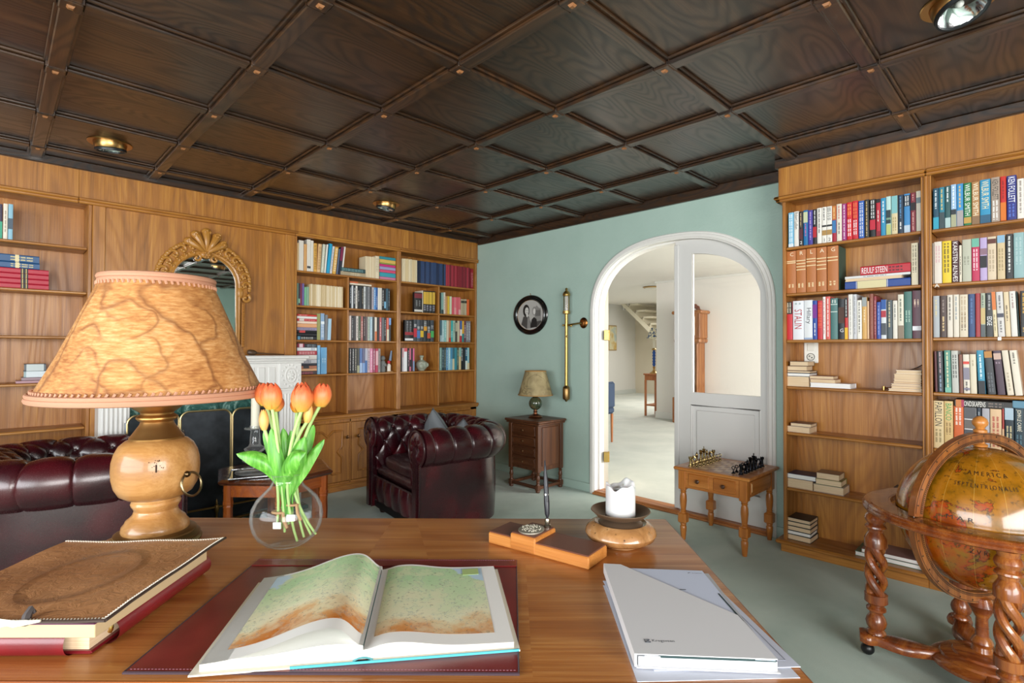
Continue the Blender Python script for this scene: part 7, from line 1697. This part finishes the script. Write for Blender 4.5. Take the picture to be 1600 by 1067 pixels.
downlight('brass downlight in the middle distance, above the mirror side of the room',2.41,4.02,(R(8),R(6),0))
downlight('large brass downlight cut off by the top right picture edge',2.46,.235,(R(-14),R(10),0))
# ================================================================ small things on the right shelves
t=thing('wall_socket','white double wall socket on the bookcase back above the paper stacks','socket',(3.893,1.14,1.32)); L=t.location
MB(L).box(3.884,3.8955,1.097,1.183,1.215,1.36,0,.004).build('plate',flat('ece9e0',.35,name='socket_white'),t); MB(L).lathe([(0,.001),(.020,.001),(.021,.004),(.024,.004)],28,0,Matrix.Translation((3.884,1.14,1.255))@Matrix.Rotation(R(-90),4,'Y')).build('socket_well',flat('d8d4c8',.4,name='socket_well'),t)
m=MB(L)
for y,z_ in ((1.133,1.250),(1.147,1.260)): m.lathe([(0,0),(.004,0),(.004,.004)],10,0,Matrix.Translation((3.882,y,z_))@Matrix.Rotation(R(-90),4,'Y'))
m.build('contact_holes',black(),t); MB(L).box(3.880,3.885,1.118,1.162,1.295,1.345,0,.003).build('rocker',flat('e4e0d4',.35,name='rocker_white'),t)
t=thing('brass_clamp','small brass clamp lying on the fourth shelf near the right-hand paper stack','clamp',(3.76,.715,1.0665),R(-60)); m=MB(); m.lathe([(0,0),(.009,0),(.009,.022),(0,.022)],14); m.lathe([(0,0),(.008,0),(.008,.018),(0,.018)],14,0,Matrix.Translation((.05,0,0))); m.tube([(0,0,.012),(.10,0,.010)],.0045,8); m.build('body',brass(),t); MB().box(.06,.12,-.006,.006,.001,.012,0,.002).build('dark_jaw',black(),t)
t=thing('booklet','dark thin booklet bending up behind the right-hand paper stack','booklet',(3.84,.545,1.0665)); m=MB(); m.grid(lambda u,v:(-.04+.08*u,-.018+.10*v,.119+.045*(1-v)**2),4,12); m.grid(lambda u,v:(-.04+.08*u,-.018+.10*v,.1175+.045*(1-v)**2),4,12); m.build('cover',flat('5a5f66',.5,name='slate_cover'),t)
# ================================================================ light
def area(name,loc,rot,sx,sy,e,col):
    l=bpy.data.lights.new(name,'AREA'); l.shape='RECTANGLE'; l.size=sx; l.size_y=sy; l.energy=e; l.color=col; o=bpy.data.objects.new(name,l); COL.objects.link(o); o.location=loc; o.rotation_euler=rot; return o
o=area('window_daylight',(-.55,-2.77,1.48),(R(90),0,0),3.9,1.65,E_BACK,(1,.975,.95))
o=area('window_daylight',(-2.77,.7,1.48),(R(90),0,R(-90)),4.2,1.65,E_LEFT,(.93,.97,1))
o=area('hall_area_light',(6.6,-1.55,1.45),(R(90),0,0),3.8,1.85,E_HALL,(1,.975,.95))
o=area('hall_area_light',(11.5,6.,2.5),(0,0,0),1.5,1.5,E_END,(1,.97,.92))  # added lamp facing down under the closed hall ceiling, no window there
W=bpy.data.worlds.new('World'); SC.world=W; W.use_nodes=True; W.node_tree.nodes['Background'].inputs[0].default_value=(.85,.92,1,1); W.node_tree.nodes['Background'].inputs[1].default_value=.6
# ================================================================ camera
cam=bpy.data.cameras.new('Camera'); co=bpy.data.objects.new('Camera',cam); COL.objects.link(co); SC.camera=co
pit,rol=R(.825),R(.18)
F_=Vector((cos(YAW)*cos(pit),sin(YAW)*cos(pit),sin(pit))); r_=Vector((sin(YAW),-cos(YAW),0)); u_=r_.cross(F_)
r2=r_*cos(rol)+u_*sin(rol); u2=-r_*sin(rol)+u_*cos(rol)
co.matrix_world=Matrix.Translation((0,0,1.30))@Matrix((r2,u2,-F_)).transposed().to_4x4()
cam.sensor_width=36; cam.lens=36*831.87/1600; cam.clip_start=.05; cam.clip_end=60
SC.view_settings.view_transform='Standard'; SC.view_settings.look='None'; SC.view_settings.exposure=EXPO; SC.view_settings.gamma=1; SC.view_settings.use_curve_mapping=False
SC.cycles.use_denoising=True; SC.cycles.max_bounces=10; SC.cycles.diffuse_bounces=5; SC.cycles.glossy_bounces=5; SC.cycles.transmission_bounces=10; SC.cycles.transparent_max_bounces=12; SC.cycles.caustics_reflective=False; SC.cycles.caustics_refractive=False; SC.cycles.sample_clamp_indirect=6
